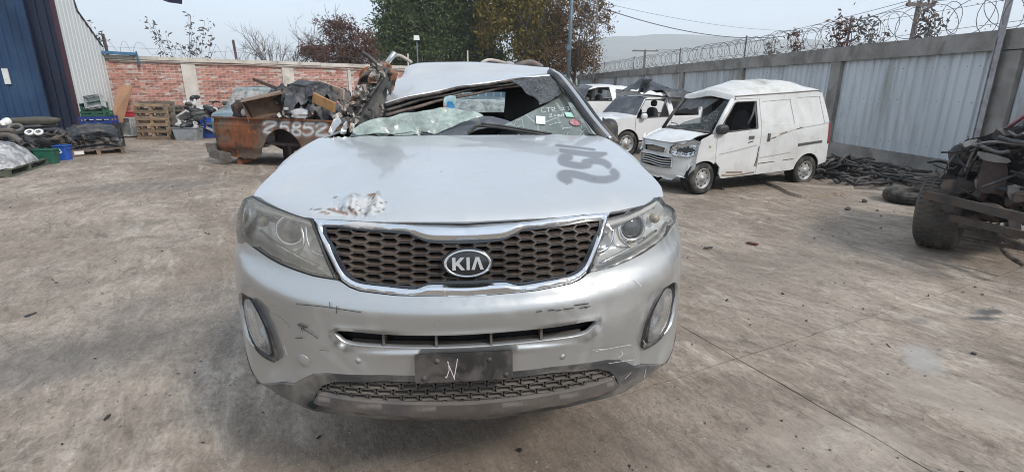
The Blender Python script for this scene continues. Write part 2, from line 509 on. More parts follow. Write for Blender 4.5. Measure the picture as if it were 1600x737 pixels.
    s.l(nn.outputs[1], wv.inputs[1]); s.l(wv.outputs[0], vo.inputs['Vector'])
    c = s.mix(s.math('MULTIPLY', s.ramp(vo.outputs['Distance'], .0015, .006, .7, 0), s.ramp(big, .45, .6)), c, (.10, .09, .08))
    h = s.math('ADD', s.math('MULTIPLY', fine, .5), s.math('ADD', s.math('MULTIPLY', streak, .7), s.math('MULTIPLY', grit, .16)))
    rg = s.ramp(mid, .3, .7, .72, .92)
    return s.done(s.bsdf(c, rg, 0, s.bump(h, .022, .8), spec=.35))
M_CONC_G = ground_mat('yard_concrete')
M_DIRT = ground_mat('bare_dirt', True)

def gheight(x, y): return -.012
gv = [(-4000, -2500), (4000, -2500), (4000, 5000), (-4000, 5000)]
ground = mesh_obj('ground', [(x, y, -.014) for x, y in gv], [(0, 1, 2, 3)], M_DIRT)
props(ground, kind='structure')
J = on_z(1152, 560)[:2]; E1 = np.array([.932, .362]); E2 = np.array([-.335, .942])
def joint_line(base, d, n, t1):
    """points along a saw-cut joint: crumbled close by, straight beyond"""
    out = []; t = 0.0
    while t < t1:
        out.append(base + d * t + n * (rng.uniform(-.006, .006) if t < 9 else 0)); t += .12 if t < 9 else 3.0
    out.append(base + d * t1); return out
jl = {k: joint_line(J, d, n, L) for k, d, n, L in (('e', E1, E2, 14), ('w', -E1, E2, 40), ('n', E2, E1, 60), ('s', -E2, E1, 12))}
def far(a, b): return J + E1 * a + E2 * b
gap = .008
for a, b, ca, cb in (('e', 'n', 14, 60), ('w', 'n', -40, 60), ('w', 's', -40, -12), ('e', 's', 14, -12)):
    sh = (E1 * (1 if ca > 0 else -1) + E2 * (1 if cb > 0 else -1)) * gap * .5
    wob = [rng.uniform(-.002, .002, 2) for _ in range(400)]
    la = [p + sh + wob[i] for i, p in enumerate(jl[a])]; lb = [p + sh + wob[-i - 1] for i, p in enumerate(jl[b])]
    poly = la[::-1][:-1] + lb + [far(ca, cb)]
    area = sum(p[0] * q[1] - q[0] * p[1] for p, q in zip(poly, poly[1:] + poly[:1]))
    if area < 0: poly = poly[::-1]
    n = len(poly)
    V = [(p[0], p[1], 0) for p in poly] + [(p[0], p[1], -.013) for p in poly]
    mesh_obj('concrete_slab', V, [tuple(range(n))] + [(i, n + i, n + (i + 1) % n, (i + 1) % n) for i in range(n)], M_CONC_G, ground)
# broken raised pad beside the van
pp = [on_z(x, y)[:2] for x, y in ((1188, 284), (1216, 296), (1250, 309), (1290, 306), (1326, 302), (1335, 293), (1300, 280), (1240, 270))]
pp = smooth_poly(pp[:6], 4, False).tolist() + [list(p) for p in pp[6:]]
pp = [(p[0] + rng.uniform(-.02, .02), p[1] + rng.uniform(-.02, .02)) for p in pp]
V, F, L = triangulate(pp, (), .25)
cv = V.mean(0)
V3 = [(v[0], v[1], .05 + .006 * noise.noise((v[0] * 3, v[1] * 3, 0))) for v in V]
n = len(V3); l = L[0]; k = len(l)
V3 += [(p[0], p[1], .05) for p in l] + [(p[0] + (p[0] - cv[0]) * .03, p[1] + (p[1] - cv[1]) * .03, -.005) for p in l]
sg = 1 if sum(p[0] * q[1] - q[0] * p[1] for p, q in zip(l, np.roll(l, -1, 0))) > 0 else -1
pad = mesh_obj('concrete_pad', V3, [tuple(f) for f in F.tolist()] + [((n + i, n + k + i, n + k + (i + 1) % k, n + (i + 1) % k))[::sg] for i in range(k)], M_CONC_G)
props(pad, kind='structure')

# loose grit on the yard: nobody could count it
gm = MB()
M_GRIT = mat('grit', (.15, .13, .115), .95, var=.4, rnd=.7)
for i in range(2400):
    d = 1.8 + 13 * rng.random() ** 1.7; a = rng.uniform(-.95, .95) + YAW
    x, y = d * math.sin(a), d * math.cos(a)
    if abs(x) < 1 and y > 2.2: continue
    r = (.0024 + .010 * rng.random() ** 5) * (1 + .1 * d)
    m = rotm(rng.uniform(0, 6), rng.uniform(0, 6), 0)
    V = (np.array([(1, 0, 0), (-1, 0, 0), (0, 1, 0), (0, -1, 0), (0, 0, 1), (0, 0, -1)]) * rng.uniform(.5, 1.2, (6, 1)) * r * [1.3, 1, .6]) @ m.T + [x, y, r * .25]
    gm.add(V, [(0, 2, 4), (2, 1, 4), (1, 3, 4), (3, 0, 4), (2, 0, 5), (1, 2, 5), (3, 1, 5), (0, 3, 5)])
gm.build('gravel', M_GRIT, kind='stuff')

# hills
hv = []; nA = 90
for j, (rad, hs) in enumerate(((900, 0.0), (1120, .55), (1300, 1.0), (1700, .8))):
    for i in range(nA):
        az = R(-75 + 165 * i / (nA - 1))
        base = np.interp(math.degrees(az), [-75, -45, -15, 5, 14, 18, 22, 30, 45, 60, 90], [25, 22, 28, 70, 104, 109, 106, 96, 70, 45, 40])
        h = base * hs + 10 * hs * noise.noise((az * 9, rad * .01, 0)) + 4 * hs * noise.noise((az * 31, rad * .02, 3))
        hv.append((rad * math.sin(az), rad * math.cos(az), h - 2))
hills = mesh_obj('hills', hv, [(j * nA + i, j * nA + i + 1, (j + 1) * nA + i + 1, (j + 1) * nA + i) for j in range(3) for i in range(nA - 1)], mat('hillside', (.10, .105, .08), .95, var=.3, scale=.02), smooth=True)
props(hills, kind='structure')

# ------------------------------------------------------------------ brick boundary wall
M_BRICK = mat('fired_brick', (.37, .165, .125), .9, var=.22, scale=9, rnd=.32, dirt=(.47, .33, .29), dirt_amt=.30, dirt_scale=4, bump=.006, bscale=60)
M_MORTAR = mat('mortar', (.46, .39, .35), .95, var=.2, scale=4, bump=.006)
M_CAST = mat('cast_concrete', (.55, .51, .45), .9, var=.14, scale=3, dirt=(.36, .32, .27), dirt_amt=.32, dirt_scale=1.6, bump=.008, bscale=25)
M_PIPE = mat('weathered_pipe', (.42, .36, .31), .6, var=.2)
M_POST = mat('rusty_post', (.11, .075, .075), .7, var=.3, scale=8)
WIRE_M = mat('galvanised_wire', (.11, .112, .115), .6, .2, var=.2)
def wall_z(s_): return 2.74 - .022 * s_
B0 = np.array([-12.30, 20.13]); B1 = np.array([-4.6, 23.1]); bd = (B1 - B0) / np.linalg.norm(B1 - B0); bn = np.array([bd[1], -bd[0]])
BL = 12.7
def bw(s_, o, z): return np.array([*(B0 + bd * s_ + bn * o), z])     # along, out towards the yard, up
Rb = np.array([[bd[0], -bn[0], 0], [bd[1], -bn[1], 0], [0, 0, 1]])
bwall = thing('brick_wall', 'red brick boundary wall with concrete piers and a pale coping along the back of the yard', 'wall', bw(BL / 2, 0, 0))
bo = np.array(bwall.location)
m = MB()
m.add([bw(0, -.2, 0), bw(BL, -.2, 0), bw(BL, -.2, wall_z(BL) - .1), bw(0, -.2, wall_z(0) - .1), bw(0, -.012, 0), bw(BL, -.012, 0), bw(BL, -.012, wall_z(BL) - .1), bw(0, -.012, wall_z(0) - .1)],
      [(4, 5, 6, 7), (1, 0, 3, 2), (0, 4, 7, 3), (5, 1, 2, 6), (3, 7, 6, 2)])
m.build('mortar_bed', M_MORTAR, bwall, bo)
m = MB()
for i in range(16):
    a, b = BL * i / 16, BL * (i + 1) / 16
    m.bar(bw(a, -.1, wall_z(a) - .06 + rng.uniform(-.008, .008)), bw(b - .008, -.1, wall_z(b) - .06 + rng.uniform(-.008, .008)), .27, .12)
m.build('coping', M_CAST, bwall, bo)
m = MB(); m.tube([bw(s_, .06, wall_z(s_) - .15 - .02 * math.sin(s_ * 1.3)) for s_ in np.arange(.2, BL, .4)], .022, 6)
m.tube([bw(s_, .05, wall_z(s_) - .20 - .012 * math.sin(s_ * 2.3 + 1)) for s_ in np.arange(.2, BL, .4)], .014, 6)
m.build('conduit', M_PIPE, bwall, bo)
def px_s(x, y, z):
    p = on_z(x, y, z) if abs(z - CAM_H) > .3 else None
    best = min(np.arange(0, BL, .02), key=lambda s_: abs(to_px(bw(s_, 0, z))[0] - x)); return best
piers = [(px_s(300, 105, 1.5) , .44), (px_s(453, 115, 1.5), .42), (px_s(548, 120, 1.5), .12), (11.0, .4)]
for s_, wd in piers:
    MB().bar(bw(s_, -.04, 0), bw(s_, -.04, wall_z(s_) - .14), .16, wd, up=(bd[0], bd[1], 0)).build('pier', M_CAST, bwall, bo)
bh, blen, mj = .072, .262, .013
bms = [bpy.data.meshes.new('brick') for _ in range(8)]
for k, me in enumerate(bms):
    mb = MB(); mb.box((0, 0, 0), (blen, .05, bh), jit=.004)
    me.from_pydata(mb.V, [], mb.F[:1] + mb.F[1:2] + mb.F[2:3] + mb.F[4:]); me.materials.append(M_BRICK); me.update()
cands = []
row = 0; z = .06
while z < 2.6:
    s_ = (blen + mj) * (.5 if row % 2 else 0) + .14
    while s_ < BL - .15:
        if z + bh / 2 < wall_z(s_) - .13 and not any(abs(s_ - ps) < wd / 2 + .06 for ps, wd in piers):
            cands.append((s_, z))
        s_ += blen + mj
    z += bh + mj; row += 1
def brick_rank(c):
    s_, z = c; q = to_px(bw(s_, 0, z)); vis = q[0] < 575 and q[1] < np.interp(q[0], [180, 330, 400, 560], [195, 165, 150, 140])
    return (0 if vis else 1, np.linalg.norm(bw(s_, 0, z) - _o))
cands.sort(key=brick_rank)
rest = MB()
yaw_b = math.atan2(bd[1], bd[0])
for i, (s_, z) in enumerate(cands):
    out = rng.uniform(-.003, .004) - .022
    p = bw(s_, out - .012, z)
    if i < 300:
        o = bpy.data.objects.new('brick', bms[i % 8]); C.objects.link(o); o.parent = bwall
        o.location = p - bo; o.rotation_euler = (0, rng.uniform(-.012, .012), yaw_b)
    else:
        rest.box(p, (blen, .05, bh), Rb, jit=.004)
rest.build('brickwork', M_BRICK, bwall, bo, kind='stuff')

# ------------------------------------------------------------------ razor wire and posts
def helix(mb, f, L, pitch, r, wr, n=14, ph=0.0):
    pts = []
    k = int(L / pitch * n)
    for i in range(k):
        t = i / n; rr = r * (1 + .08 * math.sin(t * 1.7) + .05 * math.sin(t * 4.1))
        a = 2 * math.pi * t + ph
        pts.append(f(t * pitch + .10 * math.sin(t * 2.3), rr * math.cos(a), rr * math.sin(a)))
    mb.tube(pts, wr, 3, False)
def barbs(mb, f, L, pitch, r, every=.16):
    for i in range(int(L / every)):
        t = i * .618; a = 2 * math.pi * t; s_ = i * every
        mb.box(f(s_, r * math.cos(a), r * math.sin(a)), (.03, .004, .012), rotm(0, rng.uniform(0, 3), rng.uniform(0, 3)))
rw = MB()
helix(rw, lambda s_, a, b: bw(s_, -.1 + a, wall_z(s_) + .24 + b), BL, .55, .23, .005)
rw.tube([bw(s_, -.1, wall_z(s_) + .26) for s_ in np.arange(0, BL, 1.2)], .004, 3)
o = rw.build('razor_wire', WIRE_M); props(o, 'coil of razor wire running along the top of the red brick wall', 'razor wire')
for (xt, yt, h, lb) in ((165, 42, .78, 'dark steel post at the corner of the brick wall beside the white cladding'), (368, 57, .8, 'dark steel post standing alone on the brick wall between the two bare trees')):
    s_ = px_s(xt, yt, 3.0)
    m = MB(); m.bar(bw(s_, -.1, wall_z(s_) - .05), bw(s_ - .03, -.1, wall_z(s_) + h - .1), .07, .07)
    o = m.build('fence_post', M_POST); props(o, lb, 'post', 'fence posts on the brick wall')

# ------------------------------------------------------------------ right boundary wall
M_FRAME = mat('grey_concrete', (.27, .255, .235), .92, var=.18, scale=2.5, dirt=(.16, .15, .135), dirt_amt=.42, dirt_scale=1.3, bump=.01, bscale=22)
M_CLAD = mat('pale_cladding', (.53, .565, .585), .45, .1, var=.06, scale=1.2, dirt=(.34, .345, .34), dirt_amt=.36, dirt_scale=1.0, stretch=(1, 1, .25), bump=.002, bscale=8)
WX = 9.4
def rz(y): return 2.69 - .0085 * (y - 9)
rwall = thing('panel_wall', 'long grey wall of corrugated metal sheets set in a concrete frame', 'wall', (WX, 22, 0))
ro = np.array(rwall.location)
pys = [3.9, 8.72, 13.02, 17.75, 22.7, 27.8, 33.0, 38.4, 43.6]
Y0, Y1 = 1.5, 44.0
m = MB()
for a, b in zip([Y0] + pys, pys + [Y1]):
    if b - a > .2: m.bar((WX + .12, a, rz(a) - .17), (WX + .12, b - .004, rz(b) - .17), .30, .34)
m.build('cap_beam', M_FRAME, rwall, ro)
MB().bar((WX + .1, Y0, .17), (WX + .1, Y1, .17), .22, .36).build('plinth', M_FRAME, rwall, ro)
for i, y in enumerate(pys[1:]):
    wd = .5 if i == 0 else .36
    MB().box((WX + .12, y, 1.16), (.28, wd, 2.35)).build('pillar', M_FRAME, rwall, ro)
def corrugated(pa, pb, z0, z1, nrm, pitch=.25, dep=.035):
    """one trapezoid-ribbed sheet from pa to pb"""
    pa = np.asarray(pa, float); pb = np.asarray(pb, float); nrm = np.asarray(nrm, float)
    L = np.linalg.norm(pb - pa); d = (pb - pa) / L; k = max(1, round(L / pitch)); pt = L / k
    pr = [(0, 0)]
    for i in range(k):
        b = i * pt; pr += [(b + pt * .56, 0), (b + pt * .66, dep), (b + pt * .86, dep), (b + pt * .96, 0)]
    pr.append((L, 0))
    m = MB()
    A = [(*(pa + d * s_ + nrm * o), z0) for s_, o in pr]; B = [(*(pa + d * s_ + nrm * o), z1) for s_, o in pr]
    m.strip(A, B, False)
    return m
for a, b in zip([Y0] + pys, pys + [Y1]):
    if b - a < .5: continue
    hw = .25 if abs(b - 8.72) < .1 or abs(a - 8.72) < .1 else .18
    a2, b2 = a + .16, b - .16
    k = max(1, round((b2 - a2) / 1.06))
    for i in range(k):
        p, q = a2 + (b2 - a2) * i / k, a2 + (b2 - a2) * (i + 1) / k
        off = .006 * (i % 2)
        corrugated((WX + .09 - off, q + .02), (WX + .09 - off, p - .02), .30, rz((p + q) / 2) - .30, (-1, 0)).build('cladding_sheet', M_CLAD, rwall, ro)
# rails and screw rows behind/over the sheets
m = MB()
for y in np.arange(2, 34, .25):
    for z in (.55, 1.45, 2.1):
        if min(abs(y - q) for q in pys) > .3: m.box((WX + .088, y, z), (.012, .018, .018))
m.build('screw_rows', mat('screw_heads', (.2, .2, .2), .6, .4), rwall, ro, kind='stuff')
rw = MB()
helix(rw, lambda s_, a, b: (WX + .1 + a, Y0 + s_, rz(Y0 + s_) + .31 + b), Y1 - Y0, .62, .32, .007, 16)
helix(rw, lambda s_, a, b: (WX + .1 - a, Y0 + s_, rz(Y0 + s_) + .31 + b), Y1 - Y0, .71, .31, .007, 16, 1.3)
for dz in (.12, .5): rw.tube([(WX + .1, y, rz(y) + dz + .01 * math.sin(y)) for y in np.arange(Y0, Y1, 1.5)], .005, 3)
barbs(rw, lambda s_, a, b: (WX + .1 + a, Y0 + s_, rz(Y0 + s_) + .31 + b), Y1 - Y0, .46, .32)
o = rw.build('razor_wire', WIRE_M); props(o, 'coil of razor wire running along the top of the grey panel wall', 'razor wire')
for y, lb in ((12.9, 'thin steel post in the razor wire above the middle of the panel wall'), (17.8, 'thin steel post in the razor wire above the gap between van roof and pillar'), (23.3, 'thin steel post in the razor wire behind the dark tarpaulin on the pickup roof'), (29.7, 'thin steel post in the razor wire just left of the distant utility pole'), (36, 'farthest thin steel post in the razor wire near the russet tree')):
    m = MB(); m.bar((WX + .1, y, rz(y) - .02), (WX + .1, y, rz(y) + .7), .035, .035)
    o = m.build('fence_post', M_POST)
    props(o, lb, 'post', 'thin posts on the panel wall')
m = MB(); m.bar((WX - .12, 8.79, 0), (WX - .12, 8.79, 4.2), .10, .012, up=(1, 0, 0)); m.bar((WX - .075, 8.86, 0), (WX - .075, 8.86, 4.2), .012, .13, up=(1, 0, 0))
m.bar((WX - .05, 8.845, 2.2), (WX + .0, 8.845, 2.2), .05, .05); m.bar((WX - .05, 8.845, .5), (WX + .0, 8.845, .5), .05, .05)
o = m.build('steel_pole', mat('angle_iron', (.34, .33, .34), .55, .3, var=.2, dirt=(.22, .19, .17), dirt_amt=.3))
props(o, 'tall pale steel angle pole standing against the wide pillar of the panel wall', 'pole')

# ------------------------------------------------------------------ warehouse on the left
M_BLUE = mat('blue_cladding', (.010, .040, .102), .5, .1, var=.12, scale=.8, dirt=(.022, .062, .125), dirt_amt=.3, dirt_scale=.8)
M_DBLUE = mat('dark_blue_steel', (.006, .012, .036), .55, .1, var=.15)
M_WHITE = mat('white_cladding', (.62, .65, .635), .5, 0, var=.03, scale=.5, dirt=(.52, .55, .535), dirt_amt=.3, dirt_scale=.5)
M_TRIM = mat('maroon_trim', (.045, .012, .022), .5, var=.15)
WA = np.array([-11.42, 17.0]); WB = np.array([-12.20, 20.12])
wh = thing('warehouse', 'blue and white corrugated metal warehouse at the left edge of the yard', 'building', (WA[0], WA[1], 0))
wo = np.array(wh.location)
wd_ = (WB - WA) / np.linalg.norm(WB - WA); wn = np.array([-wd_[1], wd_[0]]) * -1     # towards the yard
LW = np.linalg.norm(WB - WA)
def wtop(s_): return np.interp(s_, [0, .45 * LW, .52 * LW, LW], [5.8, 4.6, 3.95, 2.98])
k = 4
for i in range(k):
    a, b = LW * i / k, LW * (i + 1) / k
    m = MB(); pitch = .2; n2 = 3
    pa = WA + wd_ * a; L = b - a; pt = L / n2; pr = [(0, 0)]
    for j in range(n2): q = j * pt; pr += [(q + pt * .6, 0), (q + pt * .68, .013), (q + pt * .88, .013), (q + pt * .96, 0)]
    pr.append((L, 0))
    m.strip([(*(pa + wd_ * s_ + wn * o), 0.0) for s_, o in pr], [(*(pa + wd_ * s_ + wn * o), wtop(a + s_)) for s_, o in pr], False)
    m.build('cladding_sheet', M_WHITE, wh, wo)
m = MB()
for a, b in ((0, .45), (.45, .52), (.52, 1)):
    m.bar((*(WA + wd_ * a * LW + wn * .02), wtop(a * LW)), (*(WA + wd_ * b * LW + wn * .02), wtop(b * LW)), .05, .03)
m.build('edge_flashing', mat('flashing', (.10, .10, .11), .6, .3, var=.2), wh, wo)
m = MB()
helix(m, lambda s_, a, b: (*(WA + wd_ * (.5 * LW + s_) + wn * (a - .05)), wtop(.5 * LW + s_) + .1 + b), LW * .5, .3, .045, .004, 9)
m.build('barbed_strand', WIRE_M, wh, wo)
MB().bar((*(WA + wn * .03), 0), (*(WA + wn * .03), 6.0), .10, .07, up=(wd_[0], wd_[1], 0)).build('corner_trim', M_TRIM, wh, wo)
fd = np.array([-.985, -.17]); fn_ = np.array([.17, -.985])               # blue front, running off to the left
def wf(s_, o, z): return np.array([*(WA + fd * s_ + fn_ * o), z])
m = MB(); m.strip([wf(.05, -.05, 0), wf(.62, -.05, 0)], [wf(.05, -.05, 6), wf(.62, -.05, 6)], False)
for s_ in (.2, .42): m.bar(wf(s_, -.03, 0), wf(s_, -.03, 6), .05, .04, up=(fd[0], fd[1], 0))
m.build('door_jamb', M_DBLUE, wh, wo)
for i in range(5):
    a = .6 + i * 1.0
    q = WA + fd * (a + 1.02) + fn_ * (.10 + .004 * (i % 2)); p = WA + fd * a + fn_ * (.10 + .004 * (i % 2))
    corrugated(q, p, .04, 6.0, fn_, .2, .03).build('door_sheet', M_BLUE, wh, wo)
m = MB(); m.bar(wf(.6, .05, .04), wf(.6, .05, 6), .12, .02, up=(fd[0], fd[1], 0)); m.build('door_edge', M_DBLUE, wh, wo)
hp = None
for s_ in np.arange(.7, 4, .02):
    if to_px(wf(s_, .15, 2.1))[0] < 9: hp = s_; break
hz = min(np.arange(1, 4, .02), key=lambda z: abs(to_px(wf(hp or 2.2, .15, z))[1] - 120))
MB().box(wf(hp or 2.2, .15, hz), (.14, .03, .42), np.array([[fd[0], fn_[0], 0], [fd[1], fn_[1], 0], [0, 0, 1]])).build('handle_plate', mat('handle_paint', (.6, .6, .58), .5), wh, wo)
b_end = on_y(274, -1, 12.0); b_far = wf(1.6, .3, 5.9)
d_ = (b_end - b_far) / np.linalg.norm(b_end - b_far)
MB().bar(b_far, b_end, .28, .16).build('canopy_beam', mat('canopy_paint', (.03, .022, .06), .5), wh, wo)
# rear and roof so that the building stands from other sides too
m = MB()
m.strip([wf(.05, -.2, 6), wf(5.6, -.2, 6)], [(*(WB + fd * 0 - wn * .2), 6.0), (*(WB + fd * 5.6), 6.0)], False)
m.strip([wf(5.6, .1, 0), (*(WB + fd * 5.6), 0)], [wf(5.6, .1, 6), (*(WB + fd * 5.6), 6)], False)
m.build('roof', M_WHITE, wh, wo)
# strip of blue flashing over the end of the brick wall
m = MB(); m.bar(bw(.02, .06, wall_z(0) + .07), bw(1.0, .06, wall_z(1) + .05), .36, .09)
m.bar(bw(1.04, .12, wall_z(1) + .14), bw(1.08, .15, wall_z(1) - .34), .05, .03)
o = m.build('metal_flashing', mat('blue_flashing', (.06, .17, .30), .45, .2, var=.2)); props(o, 'strip of blue sheet metal lying over the left end of the brick wall', 'flashing')
# ================================================================== TREES, POLES, WIRES BEYOND THE WALLS
def leaf_mat(name, cols, rough=.75):
    s = NT(name); r = s.rand()
    cr = s.n('ShaderNodeValToRGB'); s.l(r, cr.inputs[0]); e = cr.color_ramp.elements
    while len(e) < len(cols): e.new(.5)
    for i, c in enumerate(cols): e[i].position = i / (len(cols) - 1); e[i].color = (*c, 1)
    d = s.bsdf(cr.outputs[0], rough, spec=.25)
    tr = s.n('ShaderNodeBsdfTranslucent'); s.l(cr.outputs[0], tr.inputs[0])
    mx = s.n('ShaderNodeMixShader'); mx.inputs[0].default_value = .25; s.l(d, mx.inputs[1]); s.l(tr.outputs[0], mx.inputs[2])
    return s.done(mx.outputs[0])
M_BARK = mat('bark', (.085, .07, .058), .95, var=.3, scale=5, bump=.02)
M_TWIG = mat('grey_twig', (.16, .145, .135), .95, var=.25)
M_LGREEN = leaf_mat('dark_green_leaves', [(.03, .055, .02), (.055, .09, .03), (.085, .125, .042), (.125, .155, .06)])
M_LOLIVE = leaf_mat('olive_leaves', [(.08, .07, .014), (.14, .115, .022), (.20, .155, .03), (.27, .20, .05)])
M_LRUST = leaf_mat('rusty_leaves', [(.07, .03, .024), (.11, .05, .036), (.15, .075, .055), (.19, .12, .09)])
M_LBROWN = leaf_mat('russet_leaves', [(.08, .04, .02), (.14, .075, .032), (.19, .115, .05), (.22, .16, .075)])
M_LGREY = leaf_mat('dry_leaves', [(.10, .085, .08), (.14, .12, .11), (.18, .16, .15)])
def branchy(mb, p, d, L, r, depth, spread=.55, up=.12, tips=None, kids=(2, 3)):
    pts = [np.array(p, float)]; d = np.array(d, float)
    for i in range(4):
        d = d + rng.normal(0, .13, 3) + [0, 0, up * .3]; d /= np.linalg.norm(d)
        pts.append(pts[-1] + d * L / 4)
    mb.tube(pts, [r * (1 - .12 * i) for i in range(5)], 5 if r > .03 else 3, False)
    if tips is not None and depth <= 1: tips.append(pts[-1])
    if depth <= 0: return
    for k in range(int(rng.integers(kids[0], kids[1] + 1))):
        dd = d + rng.normal(0, spread, 3) + [0, 0, up]; dd /= np.linalg.norm(dd)
        branchy(mb, pts[int(rng.integers(2, 5))], dd, L * rng.uniform(.6, .85), r * .58, depth - 1, spread, up, tips, kids)
def leaves(mb, cen, rad, n, size, clumps=40, clump_r=.35, flat=.6):
    cen = np.array(cen, float); rad = np.array(rad, float)
    cs = []
    while len(cs) < clumps:
        v = rng.normal(0, 1, 3); v /= np.linalg.norm(v); v *= rng.uniform(.35, 1.05) ** .6
        cs.append(cen + v * rad)
    cs = np.array(cs); per = max(1, n // clumps)
    P = np.repeat(cs, per, 0) + rng.normal(0, 1, (clumps * per, 3)) * clump_r * rng.uniform(.5, 1.3, (clumps, 1)).repeat(per, 0) * [1, 1, .75]
    m = len(P); a = rng.normal(0, 1, (m, 3)); a /= np.linalg.norm(a, axis=1)[:, None]
    b = rng.normal(0, 1, (m, 3)); b -= a * (a * b).sum(1)[:, None]; b /= np.linalg.norm(b, axis=1)[:, None]
    s_ = size * rng.uniform(.6, 1.4, (m, 1))
    V = np.stack([P - a * s_, P + b * s_ * flat * .6, P + a * s_, P - b * s_ * flat * .6], 1).reshape(-1, 3)
    base = len(mb.V)
    mb.V.extend(map(tuple, V.tolist())); mb.F.extend([(base + 4 * i, base + 4 * i + 1, base + 4 * i + 2, base + 4 * i + 3) for i in range(m)]); mb.S.extend([False] * m)
def tree(name, label, loc, h, crowns, lm, bark=M_BARK, trunk_r=.16, depth=3, L0=None, group=None, lean=(0, 0)):
    t = thing(name, label, 'tree', (loc[0], loc[1], -.014), 0, group); o = np.array(t.location)
    mb = MB(); L0 = L0 or h * .38
    p0 = o.copy(); p1 = o + np.array([lean[0] * .4, lean[1] * .4, h * .25])
    mb.tube([p0, (p0 + p1) / 2 + rng.normal(0, .05, 3), p1], [trunk_r * 1.25, trunk_r, trunk_r * .9], 8)
    for k in range(4):
        d = np.array([rng.normal(0, .3) + lean[0] / h, rng.normal(0, .3) + lean[1] / h, 1.0]); d /= np.linalg.norm(d)
        branchy(mb, p1, d, L0, trunk_r * .6, depth)
    mb.build('trunk', bark, t, o)
    if crowns:
        lb = MB()
        for cr in crowns: leaves(lb, np.array(cr['c']), cr['r'], cr['n'], cr['s'], cr.get('k', 40), cr.get('cr', .35))
        lb.build('crown', lm, t, o)
    return t
def at(px, py, Y): return on_y(px, py, Y)
def crown(px, py, Y, rx, rz_, n, s_, k=40, cr=.35, ry=None):
    return dict(c=at(px, py, Y), r=(rx, ry or rx, rz_), n=n, s=s_, k=k, cr=cr)
# twiggy bare trees beyond the brick wall
def bare(label, px, Y, h, r, depth, spread, n0=5):
    p = at(px, 100, Y); t = thing('bare_tree', label, 'tree', (p[0], p[1], -.014)); o = np.array(t.location)
    mb = MB(); mb.tube([o, o + [0, 0, h * .3]], [r * 1.2, r], 7); tw = MB()
    for k in range(n0):
        d = np.array([rng.normal(0, spread), rng.normal(0, spread), 1.0]); d /= np.linalg.norm(d)
        branchy(tw, o + [0, 0, h * .29], d, h * .34, r * .62, depth, .5, .18, None, (2, 4))
    mb.build('trunk', M_BARK, t, o); tw.build('crown', M_TWIG, t, o)
bare('leafless grey tree with fine twigs left of the rust coloured tree', 452, 34, 5.1, .11, 4, .4, 5)
bare('small leafless tree low behind the brick wall near the left dark post', 405, 33, 3.9, .06, 3, .4, 4)
# tall dry weeds behind the wall at left
def weed(label, px, Y, top_px, n, lean, seed, leafy=True, group=None, base_z=0.0, lm=None, ls=.09, nl=5):
    p = at(px, 110, Y); t = thing('tall_weed', label, 'plant', (p[0], p[1], base_z - .014), 0, group); o = np.array(t.location)
    st, lb = MB(), MB(); r_ = np.random.default_rng(seed)
    for k in range(n):
        tp = at(px + top_px[k % len(top_px)][0], top_px[k % len(top_px)][1], Y) + [0, r_.uniform(-.2, .2), 0]
        base = o + [r_.uniform(-.15, .15), r_.uniform(-.15, .15), 0]
        pts = [base + (tp - base) * q + np.array([lean * math.sin(q * 2.4), 0, 0]) * (1 - q) for q in np.linspace(0, 1, 9)]
        st.tube(pts, [.018 * (1 - .09 * i) for i in range(9)], 4, False)
        if leafy:
            for q in np.linspace(.55, 1, 9):
                c = base + (tp - base) * q + np.array([lean * math.sin(q * 2.4), 0, 0]) * (1 - q)
                leaves(lb, c, (.12, .12, .12), nl, ls, 1, .10)
    st.build('stem', M_TWIG, t, o)
    if leafy: lb.build('leaves', lm or M_LGREY, t, o)
weed('tall dry weed with arching stems rising behind the brick wall between the two dark posts', 302, 24, [(-66, 36), (-8, 22), (18, 32), (-40, 55), (30, 50), (2, 60), (-22, 68)], 9, -.3, 3)
weed('low dry weed behind the brick wall next to the white cladding', 150, 24, [(-12, 38), (6, 50), (12, 60)], 3, .1, 5)
tree('russet_tree', 'rust brown thinning tree beyond the brick wall', at(530, 100, 34), 5.8,
     [crown(530, 52, 34, .95, .75, 2300, .08, 60, .2), crown(515, 86, 34, 1.7, .6, 5200, .08, 90, .22), crown(555, 88, 34, 1.2, .5, 2600, .08, 50, .22), crown(565, 68, 34, .8, .7, 1300, .08, 40, .22), crown(500, 35, 34, .3, .25, 120, .07, 8, .13), crown(540, 36, 34, .7, .4, 600, .075, 24, .15)], M_LRUST, trunk_r=.13, depth=3)
tree('evergreen_tree', 'dense dark green tree towering behind the crushed roof', at(672, 100, 40), 9,
     [crown(622, 35, 40, 1.6, 2.4, 7000, .15, 80, .42), crown(670, 20, 40, 2.2, 2.4, 10000, .15, 90, .5), crown(722, 25, 40, 2.0, 2.6, 9000, .15, 90, .5), crown(690, 78, 40, 3.6, 1.3, 13000, .14, 130, .5), crown(615, 84, 40, 1.8, 1.1, 5200, .14, 70, .4), crown(680, -45, 40, 2.6, 1.7, 6000, .16, 60, .5), crown(750, 90, 40, 1.8, .8, 4200, .13, 50, .4)], M_LGREEN, trunk_r=.24, depth=3, L0=2.6)
tree('olive_tree', 'tall yellow green tree right of the dark evergreen', at(828, 105, 37), 8.5,
     [crown(772, 18, 37, 1.2, 2.0, 5200, .13, 66, .34), crown(815, 12, 37, 1.4, 2.3, 6800, .13, 70, .36), crown(832, 72, 37, 1.4, 1.5, 5600, .12, 66, .34), crown(850, 40, 37, 1.2, 1.7, 4600, .12, 54, .3), crown(805, -45, 37, 1.8, 1.3, 3200, .14, 40, .4), crown(762, 60, 37, .5, .8, 700, .11, 16, .25)], M_LOLIVE, trunk_r=.2, depth=3, L0=2.4)
